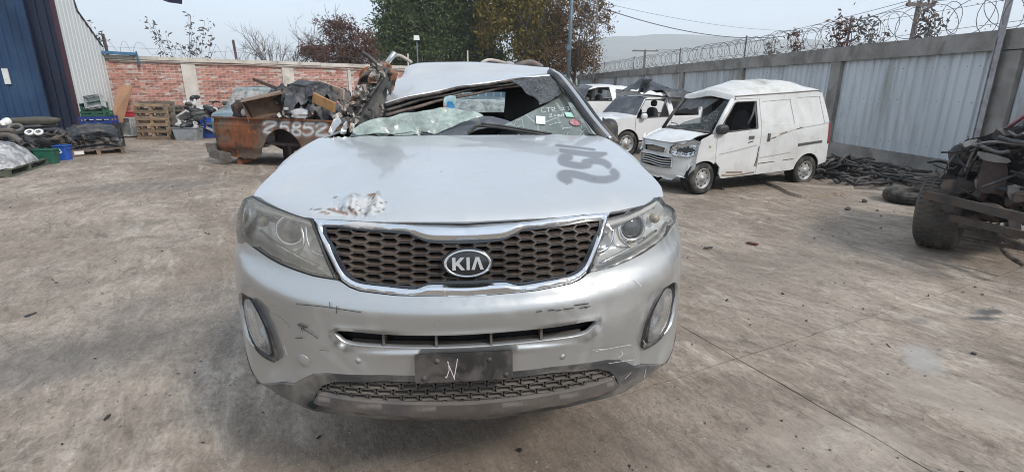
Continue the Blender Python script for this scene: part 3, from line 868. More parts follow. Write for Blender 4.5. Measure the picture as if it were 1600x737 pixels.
tree('autumn_tree', 'thin russet tree with loose reddish leaves beside the blue grey lamp mast', at(898, 110, 36), 7.6,
     [crown(885, 28, 36, 1.2, 2.0, 3600, .10, 80, .28), crown(928, 15, 36, 1.0, 1.2, 1500, .10, 46, .24), crown(872, 92, 36, 1.4, 1.1, 4600, .10, 80, .28), crown(912, 92, 36, 1.1, .9, 2600, .09, 60, .24), crown(920, 60, 36, .9, .9, 1000, .09, 40, .24), crown(950, 38, 36, .25, .6, 220, .085, 14, .16)], M_LBROWN, trunk_r=.16, depth=4, L0=2.3)
tree('bushy_tree', 'low grey brown bushy tree far behind the left edge of the crushed roof', at(590, 100, 44), 4.6,
     [crown(585, 70, 44, 1.2, 1.2, 800, .11, 40, .3)], M_LGREY, trunk_r=.1, depth=3)
# shoots over the panel wall
for i, (px, tops, n, lb) in enumerate(((1318, [(-6, 30), (4, 28), (8, 42), (0, 38), (-2, 45)], 6, 'reddish leafy shoots over the panel wall left of the wooden utility pole'),
                                    (1362, [(-12, 40), (-2, 36), (10, 44), (20, 42), (0, 34)], 6, 'dense clump of dry shoots over the middle of the panel wall'),
                                    (1458, [(-2, 18), (4, 14), (12, 22), (-10, 30)], 5, 'dry leafy shoots over the panel wall right of the wooden utility pole'),
                                    (1245, [(-2, 52), (3, 60), (6, 66)], 4, 'single dark leafy shoot over the panel wall above the white van'),
                                    (1205, [(-3, 70), (4, 72)], 3, 'short leafy shoot over the panel wall above the van windscreen'))):
    Yw = atx = None
    p = on_x(px, 70, 9.9)
    weed(lb, px, p[1], tops, n, .05, 40 + i, True, lm=M_LRUST if i in (0, 3) else M_LGREY, ls=.062, nl=12)
# poles
M_STEEL = mat('blue_grey_steel', (.10, .14, .17), .5, .4, var=.15)
M_WOOD_P = mat('pole_timber', (.13, .11, .10), .9, var=.25)
p = at(887, 115, 30); q = at(896, -60, 30)
t = thing('lamp_mast', 'tall blue grey steel mast in front of the russet tree', 'pole', (p[0], p[1], -.014)); o = np.array(t.location)
MB().tube([o, [q[0], p[1], q[2]]], [.11, .085], 10).build('mast', M_STEEL, t, o)
m = MB(); pj = at(888, 75, 30); m.box((pj[0], pj[1] - .1, pj[2]), (.22, .2, .3)); m.build('junction_box', M_STEEL, t, o)
p = at(926, 120, 31)
m = MB(); m.tube([(p[0], p[1], -.014), (p[0] + .1, p[1], 6.9)], [.05, .04], 6); o = m.build('thin_pole', M_WOOD_P); props(o, 'thin grey pole to the right of the blue grey mast', 'pole')
p = at(651, 60, 33)
t = thing('street_light', 'slim post with a pale square lamp head in front of the dark evergreen', 'lamp', (p[0], p[1], -.014)); o = np.array(t.location)
MB().tube([o, (p[0], p[1], p[2])], .04, 6).build('post', M_STEEL, t, o)
MB().box((p[0], p[1], p[2] + .02), (.34, .22, .26), taper=.85).build('lamp_head', mat('lamp_white', (.75, .75, .72), .4), t, o)
for px, top in ((638, 84), (731, 79)):
    p = at(px, 100, 30); z = at(px, top, 30)[2]
    m = MB(); m.tube([(p[0], p[1], -.014), (p[0], p[1], z)], .045, 6); o = m.build('short_post', M_PIPE)
    props(o, 'short pale post behind the crushed roof below the lamp head' if px < 700 else 'short pale post behind the crushed roof in front of the evergreen', 'post')
def utility(label, px, ytop, Y, arm, r):
    p = at(px, ytop, Y); t = thing('utility_pole', label, 'pole', (p[0], p[1], -.014)); o = np.array(t.location)
    MB().tube([o, (p[0], p[1], p[2] + .15)], [r * 1.2, r], 8).build('pole', M_WOOD_P, t, o)
    for s_ in (-1, 0, 1):
        MB().lathe([(.001, 0), (.06, 0), (.04, .05), (.06, .09), (.02, .16), (.001, .17)], (p[0] + s_ * arm * .85, p[1] - .08, p[2] + .08), n=8).build('insulator', mat('porcelain', (.3, .26, .22), .4), t, o)
    MB().box((p[0], p[1] - .08, p[2]), (arm * 2, .12, .14)).build('cross_arm', M_WOOD_P, t, o)
    return p
pA = utility('small distant utility pole with a cross arm beyond the panel wall', 1008, 80, 70, 1.75, .16)
pB = utility('wooden utility pole with cross arm behind the panel wall near the tall angle pole', 1436, 8, 22, .62, .1)
pC = np.array([9.0, 33, 6.3])
pL = at(956, 14, 31)
def wire(a, b, sag, lb, r=.012):
    a, b = np.array(a), np.array(b)
    m = MB(); m.tube([a + (b - a) * t - np.array([0, 0, sag * 4 * t * (1 - t)]) for t in np.linspace(0, 1, 24)], r, 4, False)
    o = m.build('overhead_wire', mat('black_cable', (.10, .10, .105), .6)); props(o, lb, 'cable', 'overhead wires')
far_r = at(1700, -30, 20)
wire(at(905, 0, 36), at(1225, 57, 52), .9, 'thick overhead cable sagging from the russet tree towards the panel wall', .03)
wire(at(930, 2, 36), at(1250, 48, 60), .5, 'faint upper overhead cable right of the russet tree', .012)
wire(pA + [1.5, 0, .2], pB + [-.5, 0, .15], .6, 'overhead wire from the distant pole to the near pole, upper strand')
wire(pA + [-1.5, 0, .2], pB + [.5, 0, .15], .9, 'overhead wire from the distant pole to the near pole, lower strand')
wire(at(1225, 57, 52), pB + [0, 0, .2], .3, 'thin overhead cable rising to the wooden utility pole', .012)
wire(pB + [.5, 0, .15], pB + [9, -9, 1.2], .3, 'overhead wire leaving the wooden utility pole to the right')
# ================================================================== SILVER SUV (foreground)
def paint_mat(name, col, dust=(.42, .38, .33), dust_amt=.3, rough=.33, attrs=(), metal=.35, flake=True):
    s = NT(name)
    c = s.mix(s.ramp(s.noise(1.6, 4, .5), .35, .65), tuple(v * .96 for v in col), tuple(v * 1.03 for v in col))
    fine = s.noise(14, 8, .7)
    f = s.math('MULTIPLY', s.ramp(s.noise(2.3, 8, .66, None, .6), .42, .72), dust_amt)
    f = s.math('ADD', f, s.ramp(fine, .55, .8, 0, dust_amt * .35))
    run = s.noise(9, 6, .6, s.coord('Object', (1, 1, .06)))
    f = s.math('ADD', f, s.ramp(run, .56, .74, 0, dust_amt * .4))
    c = s.mix(f, c, dust)
    rg = s.math('ADD', s.ramp(f, 0, .4, rough, rough + .26), s.ramp(s.noise(30, 5, .6), .3, .7, -.03, .05))
    mt = s.ramp(f, 0, .5, metal, .05)
    for an, ac, ar in attrs:
        a = s.attr(an); c = s.mix(a, c, ac) if ac is not None else c
        rg = s.mix(a, rg, (ar, ar, ar)); mt = s.math('MULTIPLY', mt, s.math('SUBTRACT', 1.0, a))
    nb = s.bump(s.noise(3.2, 3, .5), .004, .35)
    sh = s.bsdf(c, rg, mt, nb, coat=.6, coat_rough=.07)
    for an, ac, ar in attrs:
        b_ = sh.node; cw = b_.inputs['Coat Weight']
        prev = cw.links[0].from_socket if cw.links else .6
        s.set(cw, s.math('MULTIPLY', prev, s.math('SUBTRACT', 1.0, s.attr(an))))
    return s.done(sh)
M_SILVER = paint_mat('silver_paint', (.465, .475, .472), dust=(.33, .31, .275), dust_amt=.30, metal=.75, rough=.30)
M_HOOD = paint_mat('silver_hood_paint', (.52, .535, .54), dust=(.38, .36, .33), dust_amt=.30, rough=.38, metal=.5, attrs=(('spray', (.16, .17, .185), .6), ('chip', (.50, .50, .49), .7), ('rust', (.20, .095, .05), .85), ('crack', (.06, .055, .05), .8)))
M_BLACKP = mat('black_plastic', (.030, .030, .031), .5, var=.3, scale=8, dirt=(.13, .115, .10), dirt_amt=.45, dirt_scale=4, bump=.0015, bscale=180)
M_VALANCE = mat('grey_black_plastic', (.052, .053, .055), .55, var=.25, scale=6, dirt=(.18, .165, .145), dirt_amt=.42, dirt_scale=5, bump=.0012, bscale=160)
M_LIP = mat('dusty_plastic', (.135, .115, .10), .75, var=.18, scale=7, dirt=(.09, .082, .078), dirt_amt=.42, dirt_scale=7, bump=.002, bscale=90)
M_GRILLE = mat('dusty_grille', (.030, .028, .027), .45, var=.3, scale=9, dirt=(.085, .066, .053), dirt_amt=.36, dirt_scale=6, top=(.11, .08, .062), top_amt=.65)
M_CHROME = mat('chrome', (.68, .70, .72), .16, 1.0, var=.06, scale=5, dirt=(.42, .36, .31), dirt_amt=.22, dirt_scale=7)
M_VOID = mat('void_black', (.006, .006, .006), .9)
M_DARKIN = mat('cabin_black', (.016, .016, .017), .85, var=.3)
M_RUBBER = mat('tyre_rubber', (.022, .021, .020), .85, var=.25, dirt=(.11, .095, .08), dirt_amt=.42, dirt_scale=5)

def smoothstep(x): x = np.clip(x, 0, 1); return x * x * (3 - 2 * x)
RAISE = .33
suv = thing('wrecked_suv', 'silver SUV with a crushed roof and shattered windscreen, raised at the centre of the yard', 'car', (0, 4.2, RAISE))
KO = np.array(suv.location)
_th = np.linspace(0, math.pi / 2, 1600)
_px = .945 * np.sin(_th) ** (2 / 2.6); _py = 1.63 + .62 * (1 - np.cos(_th))
_ps = np.concatenate([[0], np.cumsum(np.hypot(np.diff(_px), np.diff(_py)))])
S_END = _ps[-1]
_dz = smooth_poly([(.50, .19), (.56, .13), (.60, .095), (.66, .065), (.75, .04), (.85, .02), (.95, .0), (1.02, -.014), (1.055, -.017), (1.082, -.004), (1.12, .032), (1.17, .05), (1.24, .062), (1.31, .095), (1.38, .15), (1.46, .24)], 12, False)
_kz = smooth_poly([(.50, 1.0), (.58, 1.024), (.66, 1.036), (.75, 1.035), (.88, 1.026), (1.05, 1.016), (1.15, 1.003), (1.25, .985), (1.38, .955), (1.46, .93)], 12, False)
def front(s, z):
    a = abs(s)
    if a <= S_END: x = np.interp(a, _ps, _px); y = np.interp(a, _ps, _py)
    else: x = .945; y = 2.25 + (a - S_END)
    k = np.interp(z, _kz[:, 0], _kz[:, 1]); ze = z - .085 * min(1.0, a / .95) ** 2 * smoothstep((z - .92) / .14); d = np.interp(ze, _dz[:, 0], _dz[:, 1])
    return np.array([math.copysign(x * k, s), y + d * (1 - .5 * min(1, a / S_END)), z])
_gs = np.linspace(-S_END * .99, S_END * .99, 121); _gz = np.linspace(.52, 1.45, 94)
_gp = np.array([[to_px(front(a, b)) for b in _gz] for a in _gs])
def fsz(x, y):
    d = np.hypot(_gp[..., 0] - x, _gp[..., 1] - y); i, j = np.unravel_index(np.argmin(d), d.shape)
    a0, b0 = _gs[i], _gz[j]; a, b = solve(front, x, y, a0, b0, 6)
    q = to_px(front(a, b))
    if abs(a - a0) > .06 or abs(b - b0) > .05 or np.hypot(*(q - (x, y))) > d[i, j]: a, b = a0, b0
    return np.array([a, b])
def fpoly(pts): return [fsz(*p) for p in pts]
def mirror(half):
    """left half from centre outwards -> closed outline"""
    H = [np.array(p, float) for p in half]
    return H + [np.array([-p[0], p[1]]) for p in H[::-1]]
def sym(half_px):
    """left-half pixels ordered centre-top ... centre-bottom; centre points snap to s = 0"""
    P = [fsz(*p) for p in half_px]
    for p, q in zip(P, half_px):
        if abs(q[0] - 722) < 1: p[0] = 0.0
    left = P; right = [np.array([-p[0], p[1]]) for p in P[::-1] if p[0] != 0.0]
    return left + right

# outlines -----------------------------------------------------------
GR_IN_T = [(722, 376), (690, 376), (670, 375), (655, 371), (640, 364), (628, 361), (560, 357), (503, 352)]
GR_IN_B = [(514, 382), (526, 410), (536, 427), (548, 437), (565, 443), (600, 447), (640, 451), (652, 450), (664, 446), (676, 444), (722, 444)]
GR_OUT = [(722, 351), (640, 350), (560, 345), (489, 341), (500, 372), (513, 402), (524, 424), (533, 438), (546, 447), (562, 453), (620, 460), (722, 463)]
grille_in = sym(GR_IN_T + GR_IN_B); grille_out = sym(GR_OUT)
BUMP_TOP = [(722, 464), (620, 462), (562, 455), (545, 449), (531, 440)]
HL_BOT_L = [(526, 438), (490, 432), (440, 415), (400, 391), (380, 372)]
VAL_EDGE = [(722, 586), (600, 585), (510, 582), (488, 584), (472, 592), (458, 600), (442, 598), (412, 581), (386, 556)]
bt = fpoly(BUMP_TOP); bt[0][0] = 0; hb_ = fpoly(HL_BOT_L); ve = fpoly(VAL_EDGE); ve[0][0] = 0
SB = -(S_END + .03)
left = bt + hb_ + [np.array([SB, hb_[-1][1] + .015])] + [np.array([SB, ve[-1][1] + .02])] + ve[::-1]
bump_outer = left + [np.array([-p[0], p[1]]) for p in left[::-1] if p[0] != 0]
slot = sym([(722, 526), (600, 525), (540, 520), (520, 521), (527, 531), (546, 541), (600, 545), (722, 546)])
FOG_L = [(376, 463), (386, 461), (400, 470), (412, 487), (420, 520), (424, 563), (404, 557), (388, 537), (379, 505)]
FOG_R = [(1049, 453), (1036, 460), (1020, 476), (1010, 500), (1008, 548), (1030, 538), (1043, 518), (1048, 490)]
_fg = [(1.0, .985), (.955, 1.03), (.885, 1.032), (.815, .99), (.772, .93), (.752, .86), (.742, .80), (.775, .788), (.87, .798), (.95, .842), (.988, .915)]
fogL = [np.array([-a, b]) for a, b in _fg]; fogR = [np.array([a - .045, b - .004]) for a, b in _fg]
# bumper -------------------------------------------------------------
slot_s = smooth_poly(slot, 3); fogL_s = smooth_poly(fogL, 2); fogR_s = smooth_poly(fogR, 2)
def bump_post(V, P, N):
    d = dist_to(V, slot_s); m = V[:, 1] > .2
    lip = np.exp(-((d - .012) / .010) ** 2) * .007 - .012 * np.exp(-(d / .010) ** 2)       # rolled edge of the slot
    out = P + N * lip[:, None]
    for fg in (fogL_s, fogR_s):
        d2 = dist_to(V, fg); c = fg.mean(0); inn = smoothstep(1 - (d2 / .17)) * smoothstep((abs(c[0]) + .10 - np.abs(V[:, 0])) / .16) * smoothstep((1.10 - V[:, 1]) / .10) * (np.sign(V[:, 0]) == np.sign(c[0]))
        out = out - N * (inn * .024)[:, None]                                               # scooped face around the lamp
    for sx, sz, r in ((-.535, .69, .0), ):
        pass
    c = np.array([-.36, .60])
    out = out + N * (.003 * np.array([noise.noise((v[0] * 4, v[1] * 4, 1.0)) for v in V]))[:, None]
    return out
sheet('front_bumper', bump_outer, [slot_s, fogL_s, fogR_s], front, M_SILVER, suv, .022, .014, KO, rim=.02, post=bump_post)
# slot backing and fins
def inset(depth): return lambda s, z: front(s, z) + np.array([0, depth, 0])
so = [np.array(p) for p in slot]
sheet('air_slot', [np.array([p[0] * 1.02, .96 + (p[1] - .96) * 1.5]) for p in so], [], inset(.075), M_VOID, suv, .05, .05, KO, rim=0)
zs = [p[1] for p in slot]; z_lo, z_hi = min(zs), max(zs)
m = MB()
low = [p for p in slot if p[1] < (z_lo + z_hi) / 2]
low = sorted(low, key=lambda p: p[0])
A = [front(p[0], p[1] - .002) + [0, .006, 0] for p in low]; B = [front(p[0], p[1] - .004) + [0, .06, .006] for p in low]
m.strip(A, B, True); m.build('slot_floor', mat('slot_dust', (.13, .108, .092), .85, var=.3, scale=9), suv, KO)
m = MB()
for xx in (598, 681, 768, 847):
    m = MB(); s_, z_ = fsz(xx, 536); p = front(s_, (z_lo + z_hi) / 2)
    m.box(p + [0, .045, 0], (.008, .05, z_hi - z_lo + .01)); m.build('slot_fin', M_LIP, suv, KO)
# sensors, tow cap
for xx, yy, r in ((560, 563, .0115), (879, 557, .0115)):
    s_, z_ = fsz(xx, yy); p = front(s_, z_); n_ = surf_normals(front, np.array([[s_, z_]]), True)[0]
    if n_[1] > 0: n_ = -n_
    MB().lathe([(r, -.004), (r, .0015), (r * .8, .0005), (r * .76, .0025), (.0001, .003)], p, n_, 18).build('parking_sensor', M_SILVER, suv, KO)
s_, z_ = fsz(474, 563); p = front(s_, z_); n_ = surf_normals(front, np.array([[s_, z_]]))[0]; n_ = n_ if n_[1] < 0 else -n_
MB().lathe([(.026, -.004), (.026, .0012), (.024, .0004), (.022, .002), (.0001, .0024)], p, n_, 24).build('tow_cap', M_SILVER, suv, KO)
# lower valance, lip, lower grille -----------------------------------
VAL_BOT = [(386, 566), (396, 585), (425, 608), (470, 632), (488, 640), (540, 648), (640, 655), (722, 657)]
vb = fpoly(VAL_BOT); vb[-1][0] = 0
vleft = ve + [np.array([SB, ve[-1][1] + .018]), np.array([SB, vb[0][1] - .02])] + vb
vleft = [p - np.array([0, .002]) if i < len(ve) else p for i, p in enumerate(vleft)]
val_outer = vleft + [np.array([-p[0], p[1]]) for p in vleft[::-1] if p[0] != 0]
LIP_HOLE = [(722, 597), (600, 596), (522, 597), (503, 603), (492, 616), (488, 630), (540, 642), (640, 650), (722, 652)]
lip_hole = sym(LIP_HOLE)
sheet('valance', val_outer, [lip_hole], front, M_VALANCE, suv, .025, .016, KO, rim=.02,
      post=lambda V, P, N: P + N * (.006 * smoothstep(dist_to(V, lip_hole) / .05) - .004)[:, None])
LG = [(722, 598), (600, 597), (524, 598), (507, 604), (498, 614), (545, 624), (640, 631), (722, 632)]
lg = sym(LG)
lip_top = sym([(722, 633), (640, 632), (545, 625), (498, 616), (492, 622), (488, 630), (540, 642), (640, 650), (722, 652)])
sheet('bumper_lip', lip_top, [], front, M_LIP, suv, .018, .012, KO, rim=.03, post=lambda V, P, N: P + N * (.012 * smoothstep(dist_to(V, lip_top) / .012))[:, None])
sheet('grille_backing', [np.array([p[0] * 1.01, p[1]]) for p in lg], [], inset(.05), M_VOID, suv, .06, .06, KO, rim=0)
def cell_mesh(cells, poly, depth, fr):
    """open cells: face ring, tapering throat with a lower sill"""
    m = MB()
    for ring, k in cells:
        c = ring.mean(0)
        sc_ = [(1.0, 1.0, .007, 0), (.95, .90, -.003, 0), (.86, .76, -.003, 0), (fr[0], fr[1], .004, 0), (fr[0] * .97, fr[1] * .84, .032, .0022)]
        n = len(ring); V = []
        for ax_, az_, dd, dz_ in sc_: V += [front(*(c + (p - c) * [ax_, az_])) + np.array([0, depth + dd, dz_]) for p in ring]
        m.add(V, [(k2 * n + i, k2 * n + (i + 1) % n, (k2 + 1) * n + (i + 1) % n, (k2 + 1) * n + i) for k2 in range(4) for i in range(n)])
    return m
cells = []; rows = 5; zlo, zhi = min(p[1] for p in lg), max(p[1] for p in lg)
ph = (zhi - zlo) / 4.4; pw = .060
for j in range(-1, 7):
    for i in range(-12, 13):
        cx = (i + .5 * (j % 2)) * pw; cz = zlo + (j + .3) * ph
        zc = cz + .0 * cx
        ring = np.array([(cx - pw * .50, zc - ph * .02), (cx - pw * .40, zc + ph * .48), (cx + pw * .42, zc + ph * .5), (cx + pw * .50, zc + .02 * ph), (cx + pw * .40, zc - ph * .48), (cx - pw * .42, zc - ph * .5)])
        if inside(np.array([[cx, cz]]), lg)[0] or dist_to(np.array([[cx, cz]]), lg)[0] < .012: cells.append((ring, 0))
# the lower mesh follows the sweep of its opening
def lg_fit(p):
    t = abs(p[0]) / .62
    return np.array([p[0], p[1] + .018 * t * t - 0.004])
cells = [(np.array([lg_fit(p) for p in r]), k) for r, k in cells]
cell_mesh(cells, lg, .018, (.84, .60)).build('lower_grille', M_LIP if False else mat('dusty_lower_grille', (.10, .088, .077), .7, var=.25, dirt=(.045, .042, .04), dirt_amt=.3, top=(.19, .165, .14), top_amt=.7), suv, KO)
# broken hole in the lip
s_, z_ = fsz(490, 632); p = front(s_, z_)
hole = [(rr * (1 + .3 * math.sin(a * 3)) * math.cos(a), rr * .7 * (1 + .25 * math.cos(a * 2)) * math.sin(a)) for a, rr in ((i / 12 * 2 * math.pi, .019) for i in range(12))]
m = MB(); m.prism(hole, lambda a, b, t: front(s_ + a, z_ + b) + np.array([0, -t, 0]), -.01, .0135); m.build('broken_hole', M_VOID, suv, KO)
# number plate holder ---------------------------------------------------
pc = front(0, .838); pn = np.array([0, -.995, .10]); pu = np.array([0, .10, .995])
def plate_fn(dx): return lambda a, b, t: pc + np.array([a, 0, 0]) + pu * b + pn * t
_py_ = front(0, .84)[1] - .022; pa = on_y(647, 556, _py_); pb_ = on_y(801, 553, _py_); pd = on_y(650, 598, _py_); pcx = (pa[0] + pb_[0]) / 2; pw_ = (pb_[0] - pa[0]) / 2; phh = (pa[2] - pd[2]) / 2
pc = np.array([pcx, front(0, .85)[1] - .012, (pa[2] + pd[2]) / 2 + .001])
pf = plate_fn(0)
rc = []
for sx, sy, a0 in ((1, 1, 0), (-1, 1, 90), (-1, -1, 180), (1, -1, 270)):
    for k in range(4):
        a = R(a0 + k * 30); rc.append((sx * (pw_ - .008) + .008 * math.cos(a), sy * (phh - .008) + .008 * math.sin(a)))
m = MB(); m.prism(rc, pf, -.012, .010)
plate = m.build('plate_holder', mat('worn_black_plate', (.020, .019, .018), .45, var=.35, scale=7, dirt=(.075, .065, .057), dirt_amt=.42, dirt_scale=9), suv, KO)
for bx, by in ((-.55, .52), (.52, .45), (-.82, -.66), (.86, -.66)):
    MB().lathe([(.010, .0), (.010, .003), (.007, .003), (.006, .006), (.0001, .007)], pf(bx * pw_, by * phh, .010), pn, 14).build('bolt', M_BLACKP, plate, None if False else KO)
def strokes(mb, fn, lines, wd, t):
    for ln in lines:
        ln = np.array(ln, float)
        for a, b in zip(ln[:-1], ln[1:]):
            d = b - a; L = np.linalg.norm(d); d /= L; q = np.array([-d[1], d[0]]) * wd / 2; e = d * wd * .3
            mb.add([fn(*(a - q - e), t), fn(*(b - q + e), t), fn(*(b + q + e), t), fn(*(a + q - e), t)], [(0, 1, 2, 3)])
m = MB(); strokes(m, pf, [[(-.062, -.036), (-.052, -.008), (-.054, .022)], [(-.057, .024), (-.034, -.044)], [(-.036, -.04), (-.030, -.01), (-.022, .032)], [(-.062, -.036), (-.066, -.032)]], .0028, .0106)
m.build('scratched_letter', mat('scratch_white', (.5, .46, .44), .8), plate, KO)
# scratches on the bumper -----------------------------------------------
m = MB(); fs = lambda off: (lambda a, b, t: front(a, b) + surf_normals(front, np.array([[a, b]]))[0] * (t if surf_normals(front, np.array([[a, b]]))[0][1] < 0 else -t))
def fstroke(mb, px_lines, wd):
    strokes(mb, fs(0), [fpoly(l) for l in px_lines], wd, .0055)
fstroke(m, [[(464, 474), (495, 477), (512, 479), (530, 482), (565, 487)], [(516, 472), (517, 481)], [(527, 478), (527, 488)]], .0022)
fstroke(m, [[(467, 506), (476, 513), (488, 520), (498, 527)], [(470, 505), (477, 512)], [(466, 505), (482, 510)], [(463, 526), (474, 527)], [(472, 510), (474, 516)]], .0036)
fstroke(m, [[(838, 486), (846, 485)], [(856, 484), (866, 483)], [(880, 482), (895, 480)], [(897, 476), (919, 473)], [(905, 480), (921, 477)], [(868, 484), (876, 483)], [(912, 478), (916, 480)]], .0030)
fstroke(m, [[(500, 545), (515, 546)], [(430, 488), (445, 498), (455, 510)]], .0016)
m.build('black_scuff', mat('scuff_black', (.03, .03, .032), .8), suv, KO, kind='stuff')
m = MB()
fstroke(m, [[(446, 539), (450, 552)], [(930, 547), (960, 541), (985, 537)], [(965, 557), (972, 552), (970, 547)], [(925, 545), (945, 543)], [(1003, 530), (1007, 536), (1004, 540)], [(990, 437), (1000, 446)], [(950, 566), (990, 560)], [(1008, 575), (1005, 588)], [(975, 590), (985, 580)]], .0018)
m.build('pale_scratch', mat('scratch_pale', (.72, .72, .72), .7), suv, KO, kind='stuff')
# grille -------------------------------------------------------------------
gi = smooth_poly(grille_in, 2)
frame_d = {}
def frame_post(V, P, N):
    d = np.minimum(dist_to(V, gi), dist_to(V, grille_out))
    return P + N * (.014 * smoothstep(d / .016) - .006)[:, None]
sheet('grille_frame', grille_out, [gi], front, M_CHROME, suv, .007, .007, KO, rim=.035, post=frame_post, analytic=False)
sheet('grille_backing', [np.array([p[0] * .99, p[1]]) for p in grille_in], [], inset(.055), M_VOID, suv, .06, .06, KO, rim=0)
cgi = np.array([0, 1.205])
gi_in = np.array([p - (p - cgi) / np.linalg.norm((p - cgi) * [.35, 1]) * .010 * np.array([.6, 1]) for p in gi])
sheet('grille_border', gi, [gi_in], inset(.004), mat('border_black', (.012, .014, .018), .25, coat=.6), suv, .012, .012, KO, rim=.02)
cells = []; pw, ph = .106, .0272
zmid = np.mean([p[1] for p in grille_in])
for j in range(-9, 10):
    for i in range(-6, 7):
        cx = (i + .5 * (j % 2)) * pw; cz = 1.212 + j * ph / 2
        w_, h_ = pw * .345, ph * .5
        ring = np.array([(cx - w_, cz), (cx - w_ * .56, cz + h_), (cx + w_ * .56, cz + h_), (cx + w_, cz), (cx + w_ * .56, cz - h_), (cx - w_ * .56, cz - h_)])
        ring[:, 1] += .022 * (ring[:, 0] / .5) ** 2
        c = ring.mean(0)[None]
        if inside(c, gi)[0] or dist_to(c, gi)[0] < .012: cells.append((ring, 0))
cell_mesh(cells, gi, .012, (.76, .60)).build('grille_mesh', M_GRILLE, suv, KO)
# emblem
es, ez = fsz(725, 410); ec = front(0, ez); en = surf_normals(front, np.array([[0.0, ez]]))[0]; en = en if en[1] < 0 else -en
ec = ec + en * .006; ec[0] = .004; eu = np.cross(np.array([1, 0, 0]), en); eu = eu if eu[2] > 0 else -eu
ex, ey = .081, .047
M_BLK = mat('gloss_black', (.012, .012, .014), .25, coat=.5)
m = MB(); m.lathe([(ey * 1.08, -.02), (ey * 1.08, .006), (ey * 1.0, .010), (ey * .4, .012), (.0001, .0122)], ec, en, 40, True, ex / ey, (1, 0, 0))
emb = m.build('emblem', M_BLK, suv, KO)
m = MB(); m.lathe([(ey * 1.0, .008), (ey * .985, .0145), (ey * .93, .016), (ey * .88, .0145), (ey * .87, .010)], ec, en, 44, True, ex / ey, (1, 0, 0)); m.build('emblem_ring', M_CHROME, emb, KO)
ef = lambda a, b, t: ec + np.array([1, 0, 0]) * a + eu * b + en * t
h2 = .0215
K = [(-.052, -h2), (-.052, h2), (-.041, h2), (-.041, .004), (-.024, h2), (-.011, h2), (-.029, .0015), (-.010, -h2), (-.023, -h2), (-.0365, -.005), (-.041, -.008), (-.041, -h2)]
I_ = [(-.0045, -h2), (-.0045, h2), (.0065, h2), (.0065, -h2)]
A_ = [(.0115, -h2), (.026, h2), (.0385, h2), (.053, -h2), (.0415, -h2), (.032, h2 * .45), (.0228, -h2)]
M_LET = mat('letter_silver', (.78, .79, .8), .28, .8)
for L_ in (K, I_, A_):
    tri = triangulate(L_, (), .02, .006)
    m = MB(); V2, F2, lp = tri; n = len(V2); l = lp[0]; k = len(l)
    m.add([ef(a, b, .0165) for a, b in V2], [tuple(f) for f in F2.tolist()])
    m.add([ef(a, b, .0165) for a, b in l] + [ef(a, b, .010) for a, b in l], [(i, (i + 1) % k, k + (i + 1) % k, k + i) for i in range(k)])
    m.build('letter', M_LET, emb, KO)
# headlights -----------------------------------------------------------------
def glass_mat(name, tint, haze_col, haze_amt, rough=.08):
    s = NT(name)
    tr = s.n('ShaderNodeBsdfTransparent'); tr.inputs[0].default_value = (*tint, 1)
    gl = s.n('ShaderNodeBsdfGlossy'); gl.inputs['Roughness'].default_value = rough
    fr = s.n('ShaderNodeFresnel'); fr.inputs[0].default_value = 1.45
    m1 = s.n('ShaderNodeMixShader'); s.l(fr.outputs[0], m1.inputs[0]); s.l(tr.outputs[0], m1.inputs[1]); s.l(gl.outputs[0], m1.inputs[2])
    df = s.n('ShaderNodeBsdfDiffuse'); df.inputs[0].default_value = (*haze_col, 1)
    f = s.ramp(s.noise(7, 8, .65, None, .5), .3, .75, haze_amt * .5, min(1, haze_amt * 1.5))
    m2 = s.n('ShaderNodeMixShader'); s.l(f, m2.inputs[0]); s.l(m1.outputs[0], m2.inputs[1]); s.l(df.outputs[0], m2.inputs[2])
    return s.done(m2.outputs[0])
M_LENS_D = glass_mat('dusty_lens', (.98, .96, .92), (.58, .54, .47), .22)
M_LENS_C = glass_mat('clear_lens', (.985, .99, .985), (.66, .66, .64), .06)
M_LAMP_IN = mat('lamp_bowl', (.66, .66, .645), .3, .3, var=.1)
M_LAMP_DK = mat('lamp_bezel', (.05, .05, .05), .4, .2)
HL_L = [(487, 343), (440, 327), (412, 315), (394, 305), (386, 316), (381, 335), (379, 352), (382, 370), (400, 388), (440, 412), (490, 430), (524, 436), (513, 412), (500, 377)]
HL_R = [(941, 343), (985, 331), (1015, 317), (1032, 307), (1041, 318), (1047, 335), (1049, 352), (1040, 372), (1018, 390), (985, 408), (950, 423), (919, 432), (928, 402), (935, 370)]
